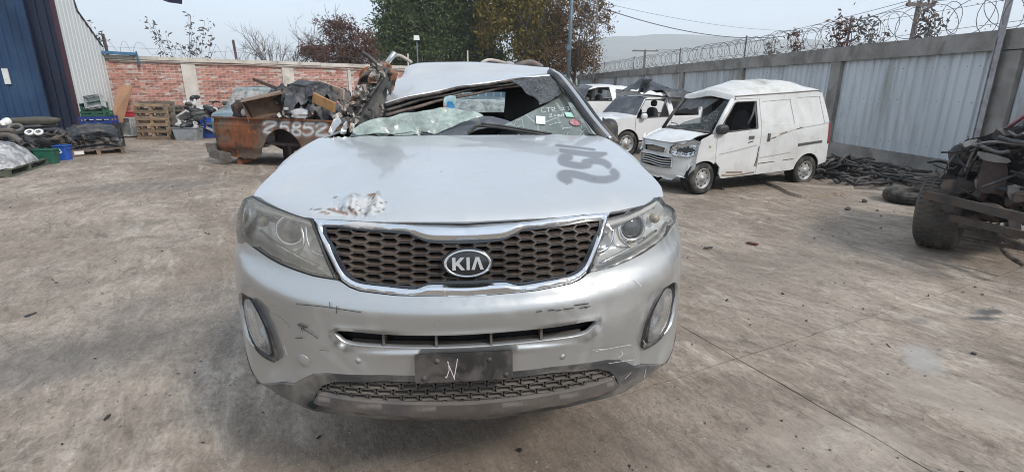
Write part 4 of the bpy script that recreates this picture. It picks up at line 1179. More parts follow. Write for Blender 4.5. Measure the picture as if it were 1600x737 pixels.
for pts, sd_, lens, lab in ((HL_L, -1, M_LENS_D, 'hazed dusty headlight'), (HL_R, 1, M_LENS_C, 'clear headlight')):
    ol = fpoly(pts); c = np.mean(ol, 0)
    ol_in = [p + (c - p) / np.linalg.norm(c - p) * .007 for p in ol]
    def bowl(V, P, N):
        d = dist_to(V, ol); r_ = smoothstep(d / .06)
        lin = np.array([math.sin((v[0] * 1.2 + v[1]) * 60) for v in V]) * .0015
        return P - N * (.012 + .05 * r_ + lin)[:, None]
    hl = sheet('headlight', ol, [], front, M_LAMP_IN, suv, .016, .014, KO, rim=0, post=bowl, label=lab)
    sheet('bezel', ol, [ol_in], front, M_LAMP_DK, hl, .01, .012, KO, rim=.03, post=lambda V, P, N: P + N * (.004 * smoothstep(np.minimum(dist_to(V, ol), dist_to(V, ol_in)) / .004) - .002)[:, None])
    sheet('lens', ol_in, [], front, lens, hl, .02, .014, KO, rim=0, post=lambda V, P, N: P + N * (.010 * smoothstep(dist_to(V, ol_in) / .05))[:, None])
    cxy = (440, 357) if sd_ < 0 else (1000, 352)
    def inner(x, y, dep):
        s_, z_ = fsz(x, y); n_ = surf_normals(front, np.array([[s_, z_]]))[0]; n_ = n_ if n_[1] < 0 else -n_
        return front(s_, z_) - n_ * dep, n_
    pcn, n_ = inner(*cxy, .050); ax = np.array([n_[0] * .35, -1, .12]); ax /= np.linalg.norm(ax)
    m = MB(); m.lathe([(.058, -.03), (.058, .012), (.053, .020), (.046, .020), (.043, .006), (.043, -.03)], pcn, ax, 28); m.build('projector_ring', M_CHROME, hl, KO)
    m = MB(); m.lathe([(.044, -.005), (.042, .006), (.032, .016), (.018, .022), (.0001, .024)], pcn, ax, 24)
    m.build('projector', mat('projector_glass', (.018, .02, .023), .08, .1, coat=.8), hl, KO)
    # chrome divider sweep and a second reflector bowl next to the grille
    for q in ((((462, 352), (466, 378), (458, 394), (440, 398)) if sd_ < 0 else ((974, 352), (978, 375), (995, 384), (1016, 372))), (((470, 350), (472, 376), (482, 396), (505, 402)) if sd_ < 0 else ((966, 356), (964, 374), (955, 390), (938, 396))), (((398, 332), (440, 338), (478, 352)) if sd_ < 0 else ((952, 350), (990, 338), (1032, 322))), (((394, 360), (430, 388), (490, 418)) if sd_ < 0 else ((1036, 360), (1000, 385), (945, 412)))):
        pl = smooth_poly([inner(*p, .030)[0] for p in q], 5, False)
        m = MB(); m.tube(list(pl), .0055, 6); m.build('trim_ring', M_CHROME, hl, KO)
    pl = smooth_poly([inner(*p, .022)[0] for p in (((392, 322), (430, 333), (470, 344), (486, 352)) if sd_ < 0 else ((946, 352), (985, 340), (1015, 326), (1030, 316)))], 5, False)
    m = MB(); m.tube(list(pl), .011, 8); m.build('brow_strip', mat('brow_grey', (.50, .49, .46), .4), hl, KO)
    p2, n_ = inner(*((492, 385) if sd_ < 0 else (946, 378)), .055); ax2 = np.array([n_[0] * .3, -1, .1]); ax2 /= np.linalg.norm(ax2)
    m = MB(); m.lathe([(.040, .03), (.034, .012), (.022, -.004), (.008, -.012), (.0001, -.012)], p2, ax2, 24); m.build('reflector', M_CHROME, hl, KO)
    p3, n_ = inner(*((398, 345) if sd_ < 0 else (1034, 340)), .030)
    m = MB(); m.lathe([(.020, -.01), (.018, .008), (.0001, .012)], p3, ax2, 14); m.build('indicator_bulb', mat('amber_dull', (.36, .30, .22), .3), hl, KO)
# fog lights ----------------------------------------------------------------
M_FOGLENS = glass_mat('fog_lens', (.98, .98, .97), (.62, .61, .59), .24)
for ol, sg_ in ((fogL_s, -1), (fogR_s, 1)):
    c = np.mean(ol, 0)
    fl = sheet('fog_light', [p + (c - p) * -.03 for p in ol], [], front, M_BLACKP, suv, .016, .014, KO, rim=0, post=lambda V, P, N: P - N * (.008 + .026 * smoothstep(dist_to(V, ol) / .03))[:, None])
    lp_s = np.array([c + (p - c) * [.70, .82] + np.array([-sg_ * .012, .004]) for p in ol])
    inn = [p + (c - p) / np.linalg.norm(c - p) * .009 for p in ol]
    sheet('surround', ol, [inn], front, M_BLACKP, fl, .01, .012, KO, rim=.03, post=lambda V, P, N: P + N * (.004 * smoothstep(np.minimum(dist_to(V, ol), dist_to(V, inn)) / .004) - .012)[:, None])
    sheet('reflector', lp_s, [], front, M_CHROME, fl, .014, .012, KO, rim=0, post=lambda V, P, N: P - N * (.014 + .012 * smoothstep(dist_to(V, lp_s) / .04))[:, None])
    sheet('lens', lp_s, [], front, M_FOGLENS, fl, .014, .012, KO, rim=.012, post=lambda V, P, N: P - N * (.008 - .010 * smoothstep(dist_to(V, lp_s) / .04))[:, None])
# bonnet -----------------------------------------------------------------------
def hood_ye(x): return np.interp(abs(x), [0, .3, .53, .7, .8, .86], [1.738, 1.753, 1.803, 1.903, 2.008, 2.09])
_zt = smooth_poly([(1.6, 1.375), (1.75, 1.396), (1.9, 1.414), (2.1, 1.446), (2.5, 1.496), (2.8, 1.520), (3.1, 1.534)], 10, False)
_xs = smooth_poly([(1.9, .79), (2.06, .815), (2.3, .832), (2.5, .838), (2.8, .81), (2.98, .775), (3.15, .75)], 8, False)
def hood_x(y): return np.interp(y, _xs[:, 0], _xs[:, 1])
def hood(x, y):
    zt = np.interp(y, _zt[:, 0], _zt[:, 1]); d = np.interp(y, [1.7, 2.1, 2.5, 2.95, 3.1], [.03, .052, .062, .016, .012])
    t = y - hood_ye(x)
    z = zt - d * (abs(x) / .83) ** 2.4 - .050 * (1 - .55 * (abs(x) / .86) ** 2) * math.exp(-max(t, -.02) / .05)
    z += .006 * math.exp(-((abs(x) - .52) / .05) ** 2) * smoothstep((y - 1.95) / .3)
    return np.array([x, y, z])
xs_f = np.linspace(-.80, .80, 41)
h_out = [(x, hood_ye(x)) for x in xs_f] + [(hood_x(y), y) for y in np.linspace(2.08, 2.96, 14)] + [(x, 2.94 - .03 * (1 - (x / .77) ** 2)) for x in np.linspace(.74, -.74, 21)] + [(-hood_x(y), y) for y in np.linspace(2.96, 2.08, 14)]
def hxy(px, py):
    p = on_z(px, py, 1.44); return np.array(solve(lambda a, b: hood(a, b), px, py, p[0], min(2.9, max(1.8, p[1]))))
def cp(cx, cy): return (840 + cx / 7.37, 210 + cy / 7.37)
SPRAY = [([cp(360, 525), cp(310, 515), cp(262, 478), cp(300, 452), cp(400, 455), cp(520, 480), (640 and cp(640, 512)), cp(780, 520), cp(880, 495), cp(905, 465), cp(870, 430)], 4.5),
         ([cp(370, 265), cp(285, 262), cp(275, 315), cp(380, 345), cp(500, 362), cp(590, 352)], 4.0), ([cp(540, 322), cp(640, 305), cp(740, 315), cp(800, 345), cp(815, 360)], 4.0), ([cp(275, 300), cp(330, 320), cp(370, 340)], 3.6),
         ([cp(265, 182), cp(330, 205), cp(450, 222), cp(560, 235), cp(640, 255), cp(700, 252), cp(755, 235)], 2.3), ([cp(265, 180), cp(400, 190), cp(560, 212), cp(700, 218), cp(785, 222)], 2.0),
         ([cp(215, 125), cp(400, 147), cp(560, 165), cp(655, 177)], 1.5)]
def hpx(P):
    v = np.asarray(P) - _o; z = v @ _f
    return np.stack([800 + FPX * (v @ _r) / z, 368.5 - FPX * (v @ _u) / z], 1)
def a_spray(V, P):
    q = hpx(P); out = np.zeros(len(q))
    for ln, wdt in SPRAY:
        d = dist_to(q, smooth_poly(ln, 4, False), False)
        out = np.maximum(out, 1 - smoothstep((d - wdt * .95) / (wdt * .9)))
    out = np.maximum(out, .12 * (1 - smoothstep((dist_to(q, [cp(200, 480), cp(900, 440)], False) - 4) / 10)))
    # faint grey overspray and rubbed marks
    for ln, wdt, am in (([(690, 222), (740, 228)], 5, .16), ([(672, 225), (668, 250)], 4, .10), ([(850, 218), (905, 224)], 3, .2), ([(560, 235), (640, 228)], 4, .10)):
        out = np.maximum(out, am * (1 - smoothstep(dist_to(q, ln, False) / wdt)))
    return np.clip(out, 0, 1) * .92
def nz(q, f, s_): return np.array([noise.noise((a * f, b * f, s_)) for a, b in q])
def a_rust(V, P):
    q = hpx(P)
    d = np.minimum.reduce([dist_to(q, l, False) / w_ for l, w_ in (([(515, 327), (532, 331), (543, 334)], 2.6), ([(545, 325), (556, 334)], 2.6), ([(575, 305), (586, 303)], 2.2), ([(500, 331), (515, 333)], 1.6), ([(578, 309), (584, 310)], 1.6))])
    return 1 - smoothstep((d + nz(q, .35, 2) * .35 - .4) / .8)
def a_chip(V, P):
    q = hpx(P); d = dist_to(q, smooth_poly([(540, 309), (548, 306), (560, 311), (572, 308), (586, 303), (592, 303), (602, 316), (599, 332), (575, 336), (552, 333), (540, 322)], 3))
    i = inside(q, [(540, 309), (548, 306), (560, 311), (572, 308), (586, 303), (592, 303), (602, 316), (599, 332), (575, 336), (552, 333), (540, 322)])
    a = np.where(i, smoothstep(d / 2.5), 0)
    b = 1 - smoothstep(dist_to(q, [(487, 329), (515, 334), (548, 336)], False) / 3)
    return np.clip(np.maximum(a, b), 0, 1)
def a_crack(V, P):
    q = hpx(P)
    d = np.minimum.reduce([dist_to(q, l, False) / w_ for l, w_ in (([(486, 327), (510, 327), (528, 326), (540, 325)], .8), ([(545, 325), (570, 330), (600, 331)], .7), ([(577, 322), (574, 331), (571, 338)], .9), ([(592, 303), (588, 312), (583, 324)], .9), ([(538, 320), (545, 326), (553, 333)], 1.2), ([(521, 309), (525, 308)], 1.6), ([(545, 305), (551, 306)], 1.1), ([(590, 318), (604, 316)], .6), ([(602, 318), (598, 330)], .6), ([(580, 306), (575, 310)], 1.2), ([(585, 330), (600, 332), (570, 334)], .5))])
    c = .85 * (1 - smoothstep((d - .6) / .7))
    for x, y, r in ((690, 268, 1.0), (885, 288, 1.3), (925, 254, 1.1), (928, 279, 1.4), (540, 262, .8)):
        c = np.maximum(c, 1 - smoothstep((np.hypot(q[:, 0] - x, q[:, 1] - y) - r * .4) / r))
    return np.clip(c, 0, 1)
def hood_post(V, P, N):
    q = hpx(P)
    h = np.zeros(len(q))
    h += .020 * np.exp(-(((q[:, 0] - 552) / 12) ** 2 + ((q[:, 1] - 313) / 7) ** 2))
    h += .018 * np.exp(-(((q[:, 0] - 590) / 6) ** 2 + ((q[:, 1] - 312) / 8) ** 2))
    h -= .022 * np.exp(-(((q[:, 0] - 572) / 9) ** 2 + ((q[:, 1] - 316) / 6) ** 2))
    h -= .020 * np.exp(-(((q[:, 0] - 528) / 13) ** 2 + ((q[:, 1] - 325) / 7) ** 2))
    w_ = np.exp(-(((q[:, 0] - 565) / 36) ** 2 + ((q[:, 1] - 322) / 14) ** 2))
    h += w_ * .012 * (np.abs(nz(q, .13, 4)) - .15) + w_ * .006 * nz(q, .4, 9)
    h += .0022 * nz(V, 2.0, 5)                                            # slight buckling of the whole panel
    return P + N * (h * 1.15)[:, None]
bonnet = sheet('bonnet', h_out, [], hood, M_HOOD, suv, .0095, .0095, KO, rim=.022, attrs={'spray': a_spray, 'rust': a_rust, 'chip': a_chip, 'crack': a_crack}, post=hood_post)
# dark shut line in front of and under the bonnet
m = MB(); xs2 = np.linspace(-.8, .8, 41)
m.strip([hood(x, hood_ye(x)) + [0, .02, -.015] for x in xs2], [hood(x, hood_ye(x)) + [0, .06, -.16] for x in xs2]); m.build('slam_panel', M_VOID, suv, KO)
# sides ------------------------------------------------------------------------
_pt = [0, .08, .16, .26, .36, .46]
def side_pt(sg):
    def f(y, t):
        hx = hood_x(min(y, 2.98)) + .006; hz = hood(hood_x(min(max(y, 2.0), 2.98)), min(max(y, 2.0), 2.98))[2] - .003
        lowz = [hz, hz - .016, hz - .065, hz - .15, 1.14, 1.06]; lowx = [hx, hx + .035, min(.92, hx + .075), .932, .944, .945]
        back = smoothstep((y - 5.5) / .7) * .14
        nose = smoothstep((2.62 - y) / .5) * .075
        if t <= .46:
            x = np.interp(t, _pt, lowx); z = np.interp(t, _pt, lowz)
        else:
            z = 1.06 - (t - .46); x = .945 - .03 * smoothstep((.85 - z) / .3)
        nose *= 1 - smoothstep((t - .12) / .25) * .85
        return np.array([sg * (x - back - nose), y, z])
    return f
ARCH = lambda yc, r: [(yc + r * math.cos(a), .46 + 1.06 - (.70 + r * math.sin(a))) for a in np.linspace(0, math.pi, 15)]
for sg in (-1, 1):
    f = side_pt(sg); fl_ = sg < 0
    ar1, ar2 = ARCH(2.60, .40), ARCH(5.28, .40)
    fen = [(2.14, .02), (3.02, .0), (3.02, .95), (3.0, .95)] + [(y, min(.95, t)) for y, t in ar1] + [(2.20, .82), (2.17, .30)]
    fen = [(2.05, .0), (2.98, .0), (3.00, .95)] + [(y, t) for y, t in ar1 if t < .95] + [(2.24, .62), (2.17, .36), (2.09, .22)]
    sheet('fender', fen, [], f, M_SILVER, suv, .04, .03, KO, flip=(sg > 0), rim=.015)
    for nm, y0, y1 in (('front_door', 3.006, 4.02), ('rear_door', 4.03, 4.95)):
        sheet(nm, [(y0, .06), (y1, .06), (y1, .95), (y0, .95)], [], f, M_SILVER, suv, .08, .06, KO, flip=(sg > 0), rim=.015)
    q_ = [(4.96, .04), (6.15, .04), (6.15, .90)] + [(y, t) for y, t in ar2 if t < .9] + [(4.96, .93)]
    sheet('quarter_panel', q_, [], f, M_SILVER, suv, .07, .05, KO, flip=(sg > 0), rim=.015)
    for yc in (2.60, 5.28):
        wb = MB(); tc = np.array([sg * .80, yc, .36 + .30]); ax = (sg, 0, 0)
        wb.lathe([(.22, -.11), (.33, -.115), (.362, -.08), (.365, 0), (.362, .08), (.33, .112), (.235, .11)], tc, ax, 32)
        wh_ = wb.build('wheel', M_RUBBER, suv, KO)
        rb = MB(); rb.lathe([(.235, .10), (.225, .06), (.20, .02), (.07, .05), (.0001, .055)], tc, ax, 24)
        for k in range(5):
            a = k * 2 * math.pi / 5; rb.bar(tc + np.array([sg * .06, .05 * math.cos(a), .05 * math.sin(a)]), tc + np.array([sg * .075, .225 * math.cos(a), .225 * math.sin(a)]), .045, .03, up=(1, 0, 0))
        rb.build('rim', mat('alloy', (.42, .43, .44), .35, .7), wh_, KO)
# sill, floor, tail, and the blocks that hold the car up
m = MB(); m.box((0, 4.15, .66), (1.66, 3.6, .16)); m.box((0, 2.3, .80), (1.2, .9, .3)); m.build('underbody', M_DARKIN, suv, KO)
for x, y in ((-.55, 3.1), (.55, 3.1), (-.55, 4.75), (.55, 4.75)):
    m = MB(); m.box((x, y, .10), (.34, .24, .2)); m.box((x, y, .39), (.24, .34, .38)); m.build('support_block', mat('block_timber', (.19, .15, .11), .9, var=.3), suv, KO, kind=None)
# cabin -----------------------------------------------------------------------------
m = MB(); m.strip([(-.92, 6.16, 1.42), (.82, 6.16, 1.42)], [(-.9, 6.18, .7), (.82, 6.18, .7)], False); m.build('tailgate', M_SILVER, suv, KO)
def sp(px, py, Y): return on_y(px, py, Y)
# roof skin: front edge as crushed in the photograph, kinked down to the left
FE = [(601, 160, 3.28), (640, 150, 3.33), (680, 141.5, 3.38), (722, 134, 3.42), (770, 127, 3.47), (815, 121.5, 3.50), (862, 117, 3.53)]
fe = np.array([sp(*p) for p in FE]); ts = np.linspace(0, 1, len(fe))
me_ = np.array([sp(637, 104, 4.0), sp(655, 99.5, 4.05), sp(690, 98, 4.1), sp(735, 97.5, 4.1), sp(780, 100, 4.1), sp(820, 103, 4.1), sp(852, 107, 4.1)])
be = np.array([[x, 6.0, z] for x, z in ((-.62, 1.74), (-.45, 1.80), (-.2, 1.84), (.05, 1.86), (.3, 1.87), (.5, 1.87), (.66, 1.84))])
sidek = np.array([sp(614, 134, 3.5), sp(648, 121, 3.62), sp(688, 115, 3.7), sp(728, 113, 3.7), sp(775, 112, 3.75), sp(815, 112, 3.75), sp(857, 111.5, 3.78)])
def cr(P, t):
    k = np.clip(t, 0, 1) * (len(P) - 1); i = int(min(k, len(P) - 2)); f = k - i
    p0, p1, p2, p3 = P[max(i - 1, 0)], P[i], P[i + 1], P[min(i + 2, len(P) - 1)]
    return .5 * (2 * p1 + (p2 - p0) * f + (2 * p0 - 5 * p1 + 4 * p2 - p3) * f * f + (3 * p1 - p0 - 3 * p2 + p3) * f ** 3)
def roof(u, v):
    return cr([cr(fe, u), cr(sidek, u), cr(me_, u), cr(be, u)], v)
def roof_post(V, P, N):
    q = hpx(P)
    h = -.05 * np.exp(-(((q[:, 0] - 622) / 10) ** 2 + ((q[:, 1] - 112) / 8) ** 2)) + .004 * nz(V, 4, 3) + .008 * np.maximum(0, nz(V, 2.2, 8))
    return P + N * h[:, None]
m_roof = sheet('roof', [(0, 0), (1, 0), (1, 1), (0, 1)], [], roof, paint_mat('silver_roof_paint', (.52, .53, .535), dust=(.40, .38, .35), dust_amt=.3, rough=.36, metal=.45), suv, .02, .02, KO, rim=.02, post=roof_post)
m = MB(); n_ = 24
m.grid([[roof(u, v) + [0, 0, -.05 - .02 * v] for u in np.linspace(.02, .98, 12)] for v in np.linspace(.05, 1, 10)]); m.build('headliner', M_DARKIN, suv, KO)
# folded header strips hanging under the front edge
for dz, dy, wd, mm, nm in ((-.014, -.004, .022, mat('header_dark', (.045, .042, .040), .6, var=.4, scale=14, dirt=(.20, .15, .13), dirt_amt=.3, dirt_scale=12), 'header_rail'), (-.036, .012, .020, M_BLACKP, 'header_seal'), (-.064, .03, .022, mat('torn_trim', (.17, .13, .115), .8, var=.4, scale=20), 'header_trim')):
    m = MB(); m.tube([cr(fe, t) + [0, dy, dz * (1.25 - .6 * t) + .004 * math.sin(t * 19 + dz * 90)] for t in np.linspace(0, .97, 30)], [wd * (1.0 - .35 * t) * .55 for t in np.linspace(0, 1, 30)], 7); m.build(nm, mm, suv, KO)
# right windscreen pillar running into the roof rail
pil = smooth_poly([(.80, 2.93, 1.495), (.735, 3.10, 1.60), (.665, 3.30, 1.735), (.612, 3.48, 1.835), (.588, 3.60, 1.868), (.602, 3.85, 1.888), (.640, 4.3, 1.897), (.68, 5.2, 1.88), (.70, 5.95, 1.80)], 6, False)
pil = np.array(pil)
m = MB(); A = []; B = []; Cc = []
m.tube([p + [.034, .02, -.010] for p in pil], .022, 10); m.build('windscreen_pillar', M_SILVER, suv, KO)
m = MB(); m.tube([p + [.0, -.012, -.004] for p in pil[:26]], .021, 8); m.build('pillar_seal', M_BLACKP, suv, KO)
m = MB(); m.tube([p + [.075, .03, -.03] for p in pil[:26]], .022, 8); m.build('door_seal', M_BLACKP, suv, KO)
# right side glass frames further back
for a, b in (((.90, 4.02, 1.40), (.66, 4.05, 1.86)), ((.90, 5.0, 1.42), (.68, 4.95, 1.86)), ((.86, 6.1, 1.42), (.69, 5.9, 1.80))):
    m = MB(); m.bar(a, b, .09, .05); m.build('side_pillar', M_BLACKP, suv, KO)
# roof rails remains behind the front edge
m = MB(); m.tube(smooth_poly([sp(806, 104, 4.3), sp(818, 99, 4.3), sp(832, 98, 4.35), sp(846, 105, 4.4)], 4, False), .022, 8); m.build('roof_rail', mat('rail_grey', (.12, .115, .11), .6, var=.4, dirt=(.25, .12, .07), dirt_amt=.4, dirt_scale=20), suv, KO)
m = MB(); m.tube(smooth_poly([sp(752, 99, 4.6), sp(762, 94, 4.7), sp(775, 95, 4.8), sp(790, 99, 4.9)], 4, False), .014, 6); m.build('torn_strip', M_PIPE, suv, KO)
# windscreen ---------------------------------------------------------------------
def on_plane(px, py, p0, n_):
    d = ray(px, py); t = ((np.array(p0) - _o) @ n_) / (d @ n_); return _o + d * t
def plane_panel(name, pxs, p0, n_, mat_, parent=suv, step=.03, amp=0.0, freq=6.0, rim=.005, attrs=None, seed=0, bow=0.0, off=KO, label=None, smooth_n=2):
    """flat or crumpled sheet cut to an outline, lying in the plane p0, n_"""
    n_ = np.array(n_, float); n_ /= np.linalg.norm(n_); u = np.cross(n_, [0, 0, 1.0]); u /= np.linalg.norm(u); v = np.cross(n_, u); p0 = np.array(p0, float)
    pts = [on_plane(x, y, p0, n_) for x, y in pxs]
    pl = [((p - p0) @ u, (p - p0) @ v) for p in pts]
    if smooth_n > 1: pl = smooth_poly(pl, smooth_n)
    cu = np.mean(pl, 0)
    fn = lambda a, b: p0 + u * a + v * b + n_ * (bow * -((a - cu[0]) ** 2 + (b - cu[1]) ** 2))
    def post(V, P, N):
        h = np.array([amp * (abs(noise.noise((a * freq, b * freq, seed))) * 1.6 - .4) + amp * .35 * noise.noise((a * freq * 3.1, b * freq * 3.1, seed + 5)) for a, b in V])
        w_ = np.array([[noise.noise((a * freq, b * freq, seed + 11)), noise.noise((a * freq, b * freq, seed + 17))] for a, b in V]) * amp * .6
        return P + n_ * h[:, None] + u * w_[:, :1] + v * w_[:, 1:]
    return sheet(name, pl, [], fn, mat_, parent, step, step, off, rim=rim, attrs=attrs, post=post if amp else None, label=label)
def cracked_glass(name, tint, base, amt, scale=26, crack=(.78, .82, .80), ckw=.05, cka=1.0, mott=0.0, rg=.18):
    s = NT(name)
    vo = s.n('ShaderNodeTexVoronoi'); vo.feature = 'DISTANCE_TO_EDGE'; vo.inputs['Scale'].default_value = scale; s.l(s.tc.outputs['Object'], vo.inputs['Vector'])
    cr_ = s.ramp(vo.outputs['Distance'], 0, ckw, cka, 0)
    vo2 = s.n('ShaderNodeTexVoronoi'); vo2.feature = 'DISTANCE_TO_EDGE'; vo2.inputs['Scale'].default_value = scale * 3.2; s.l(s.tc.outputs['Object'], vo2.inputs['Vector'])
    cr2 = s.math('MULTIPLY', s.ramp(vo2.outputs['Distance'], 0, .07, cka, 0), s.ramp(s.noise(5, 4, .6), .42, .6))
    ck = s.math('MAXIMUM', cr_, cr2)
    tr = s.n('ShaderNodeBsdfTransparent'); tr.inputs[0].default_value = (*tint, 1)
    bc = s.mix(s.ramp(s.noise(11, 7, .7, None, .5), .35, .65), tuple(v * (1 - mott) for v in base), tuple(v * (1 + mott) for v in base))
    pb = s.bsdf(s.mix(ck, bc, crack), s.ramp(ck, 0, 1, rg, .7), 0, s.bump(ck, .002))
    f = s.math('ADD', s.ramp(s.noise(4, 6, .6), .3, .7, amt * .8, min(1, amt * 1.2)), s.math('MULTIPLY', ck, .55))
    mx = s.n('ShaderNodeMixShader'); s.l(s.math('MINIMUM', f, 1.0), mx.inputs[0]); s.l(tr.outputs[0], mx.inputs[1]); s.l(pb, mx.inputs[2])
    return s.done(mx.outputs[0])
WP0, WN = (0.45, 3.0, 1.515), np.array([.10, -.52, .85])
M_WS = cracked_glass('cracked_windscreen', (.72, .78, .75), (.32, .37, .35), .52, 2.2, ckw=.012, cka=.35)
M_WS_PALE = cracked_glass('crazed_windscreen', (.6, .7, .64), (.30, .36, .325), .94, 60, cka=.14, mott=.34)
M_WS_DARK = cracked_glass('smashed_dark_glass', (.1, .1, .1), (.040, .042, .044), .95, 38, crack=(.34, .355, .355), cka=.6, ckw=.035, rg=.35, mott=.4)
wsR = plane_panel('windscreen_glass', [(779, 199), (815, 182), (850, 164), (882, 145), (897, 164), (913, 187), (927, 209), (905, 213), (860, 214), (820, 208)], WP0, WN, M_WS, step=.03, amp=.004, freq=4, smooth_n=1)
def wsf(px, py): return on_plane(px, py, np.array(WP0) + WN / np.linalg.norm(WN) * .010, WN / np.linalg.norm(WN))
def ws_quad(name, pxs, col):
    P = [wsf(*p) for p in pxs]; m = MB(); n1 = WN / np.linalg.norm(WN) * .002
    m.add(P + [p - n1 for p in P], [(0, 1, 2, 3), (7, 6, 5, 4), (0, 4, 5, 1), (1, 5, 6, 2), (2, 6, 7, 3), (3, 7, 4, 0)])
    return m.build(name, mat('sticker_' + name, col, .6, var=.06, scale=20), wsR, KO)
ws_quad('white_sticker', [(838, 181), (852, 182), (852, 194), (838, 193)], (.82, .82, .82))
ws_quad('green_sticker', [(882, 175), (893, 176), (897, 183), (885, 182)], (.42, .66, .56))
m = MB(); c0 = wsf(899, 191); 
a_ = [wsf(899 + 9 * math.cos(t), 191 + 5.2 * math.sin(t) + 1.5 * math.cos(t)) for t in np.linspace(0, 2 * math.pi, 15)[:-1]]
m.add(a_, [tuple(range(14))]); m.build('red_sticker', mat('sticker_red', (.40, .20, .20), .6, var=.4, scale=60), wsR, KO)
def wstrokes(lines, name, mt, wd):
    m = MB(); n1 = WN / np.linalg.norm(WN) * .0015
    for ln in lines:
        P = [wsf(*p) + n1 for p in ln]
        for a, b in zip(P[:-1], P[1:]): m.bar(a, b, wd, .0008, up=WN)
    return m.build(name, mt, wsR, KO, kind='stuff')
M_CHALK = mat('paint_marker', (.58, .61, .60), .8)
wstrokes([[(851, 168), (847, 169), (845, 173), (848, 176), (853, 175)], [(853, 169), (862, 168)], [(857, 169), (857, 175)], [(863, 175), (862, 169), (866, 168), (867, 171), (863, 172), (869, 175)], [(873, 173), (874, 173)], [(877, 169), (880, 168), (881, 170), (877, 173), (882, 172)], [(885, 168), (889, 167), (887, 170), (890, 171), (887, 173)],
          [(858, 180), (861, 178), (862, 180), (858, 184), (863, 183)], [(866, 182), (867, 180), (869, 182)], [(871, 182), (872, 179), (873, 182), (875, 179)], [(876, 182), (878, 180), (876, 179)], [(880, 182), (880, 178)],
          [(858, 196), (864, 194)], [(866, 194), (869, 191), (871, 193)], [(872, 193), (877, 191)], [(878, 203), (882, 200)], [(883, 201), (888, 200)], [(889, 200), (893, 199)]], 'marker_writing', M_CHALK, .0026)
wstrokes([[(907, 204), (910, 193)], [(885, 213), (888, 206)], [(803, 196), (806, 190)], [(818, 200), (815, 184)], [(905, 212), (912, 204), (926, 200)]], 'glass_crack', mat('crack_line', (.42, .47, .45), .5), .0016)
plane_panel('smashed_glass', [(799, 126), (825, 122), (861, 119), (872, 131), (882, 144), (862, 156), (842, 164), (841, 156), (834, 150), (824, 146), (815, 136)], (.5, 3.4, 1.80), (.10, -.55, .83), M_WS_DARK, step=.018, amp=.012, freq=9, smooth_n=1, seed=3)
plane_panel('loose_windscreen', [(553, 200), (575, 190), (602, 183), (640, 173), (672, 168), (700, 166), (728, 170), (748, 178), (757, 184), (735, 188), (716, 192), (695, 202), (676, 209), (640, 205), (600, 207), (556, 209)], (-.15, 3.0, 1.52), (.12, -.80, .55), M_WS_PALE, step=.012, amp=.034, freq=4.6, smooth_n=2, seed=1, rim=.006)
plane_panel('glass_apron', [(545, 208), (566, 197), (592, 197), (616, 195), (640, 199), (660, 206), (668, 211), (640, 212), (590, 212)], (-.3, 2.97, 1.50), (.05, -.6, .8), M_WS_PALE, step=.012, amp=.040, freq=8, smooth_n=2, seed=6, rim=.006)
plane_panel('dashboard', [(655, 211), (690, 201), (712, 191), (738, 183), (770, 182), (800, 190), (790, 196), (760, 198), (735, 206), (722, 212)], (.05, 3.02, 1.53), (.0, -.42, .90), mat('dash_plastic', (.075, .082, .092), .42, var=.2, dirt=(.2, .2, .19), dirt_amt=.25, dirt_scale=9), step=.03, amp=.012, freq=5, seed=4)
m = MB(); G_ = [[np.array([x, 3.03 + .06 * j, 1.485 - .01 * j - .03 * (j > 5) * (j - 5)]) for x in np.linspace(-.78, .78, 14)] for j in range(9)]; m.grid(G_); m.build('dash_top', mat('dash_dark', (.05, .052, .055), .7, var=.3), suv, KO)
m = MB(); m.grid([[np.array([x, 2.90 + .035 * j, 1.498 - .02 * math.sin(j * .9) + .006 * noise.noise((x * 9, j, 2))]) for x in np.linspace(-.76, .78, 40)] for j in range(5)]); m.build('cowl_panel', mat('cowl_dirty', (.24, .225, .20), .85, var=.4, scale=25, dirt=(.07, .065, .06), dirt_amt=.45, dirt_scale=18), suv, KO)
m = MB(); w1 = [sp(732, 208, 2.99), sp(742, 198.5, 3.0), sp(752, 196.5, 3.0), sp(782, 199.5, 2.98), sp(822, 206, 2.965), sp(862, 212.5, 2.95)]
m.tube(smooth_poly(w1, 4, False), .0085, 6); m.tube([p + [0, 0, .012] for p in smooth_poly(w1[2:], 3, False)], .006, 5); m.build('wiper', M_BLACKP, suv, KO)
# debris of glass on the cowl
m = MB()
for i in range(260):
    x, y = rng.uniform(-.75, .7), rng.uniform(2.9, 3.08); r = rng.uniform(.004, .011)
    m.box((x, y, 1.50 + r * .4), (r * 2, r * 1.4, r), rotm(*rng.uniform(-1, 1, 3)))
m.build('glass_crumbs', mat('glass_crumb', (.45, .5, .47), .3), suv, KO, kind='stuff')
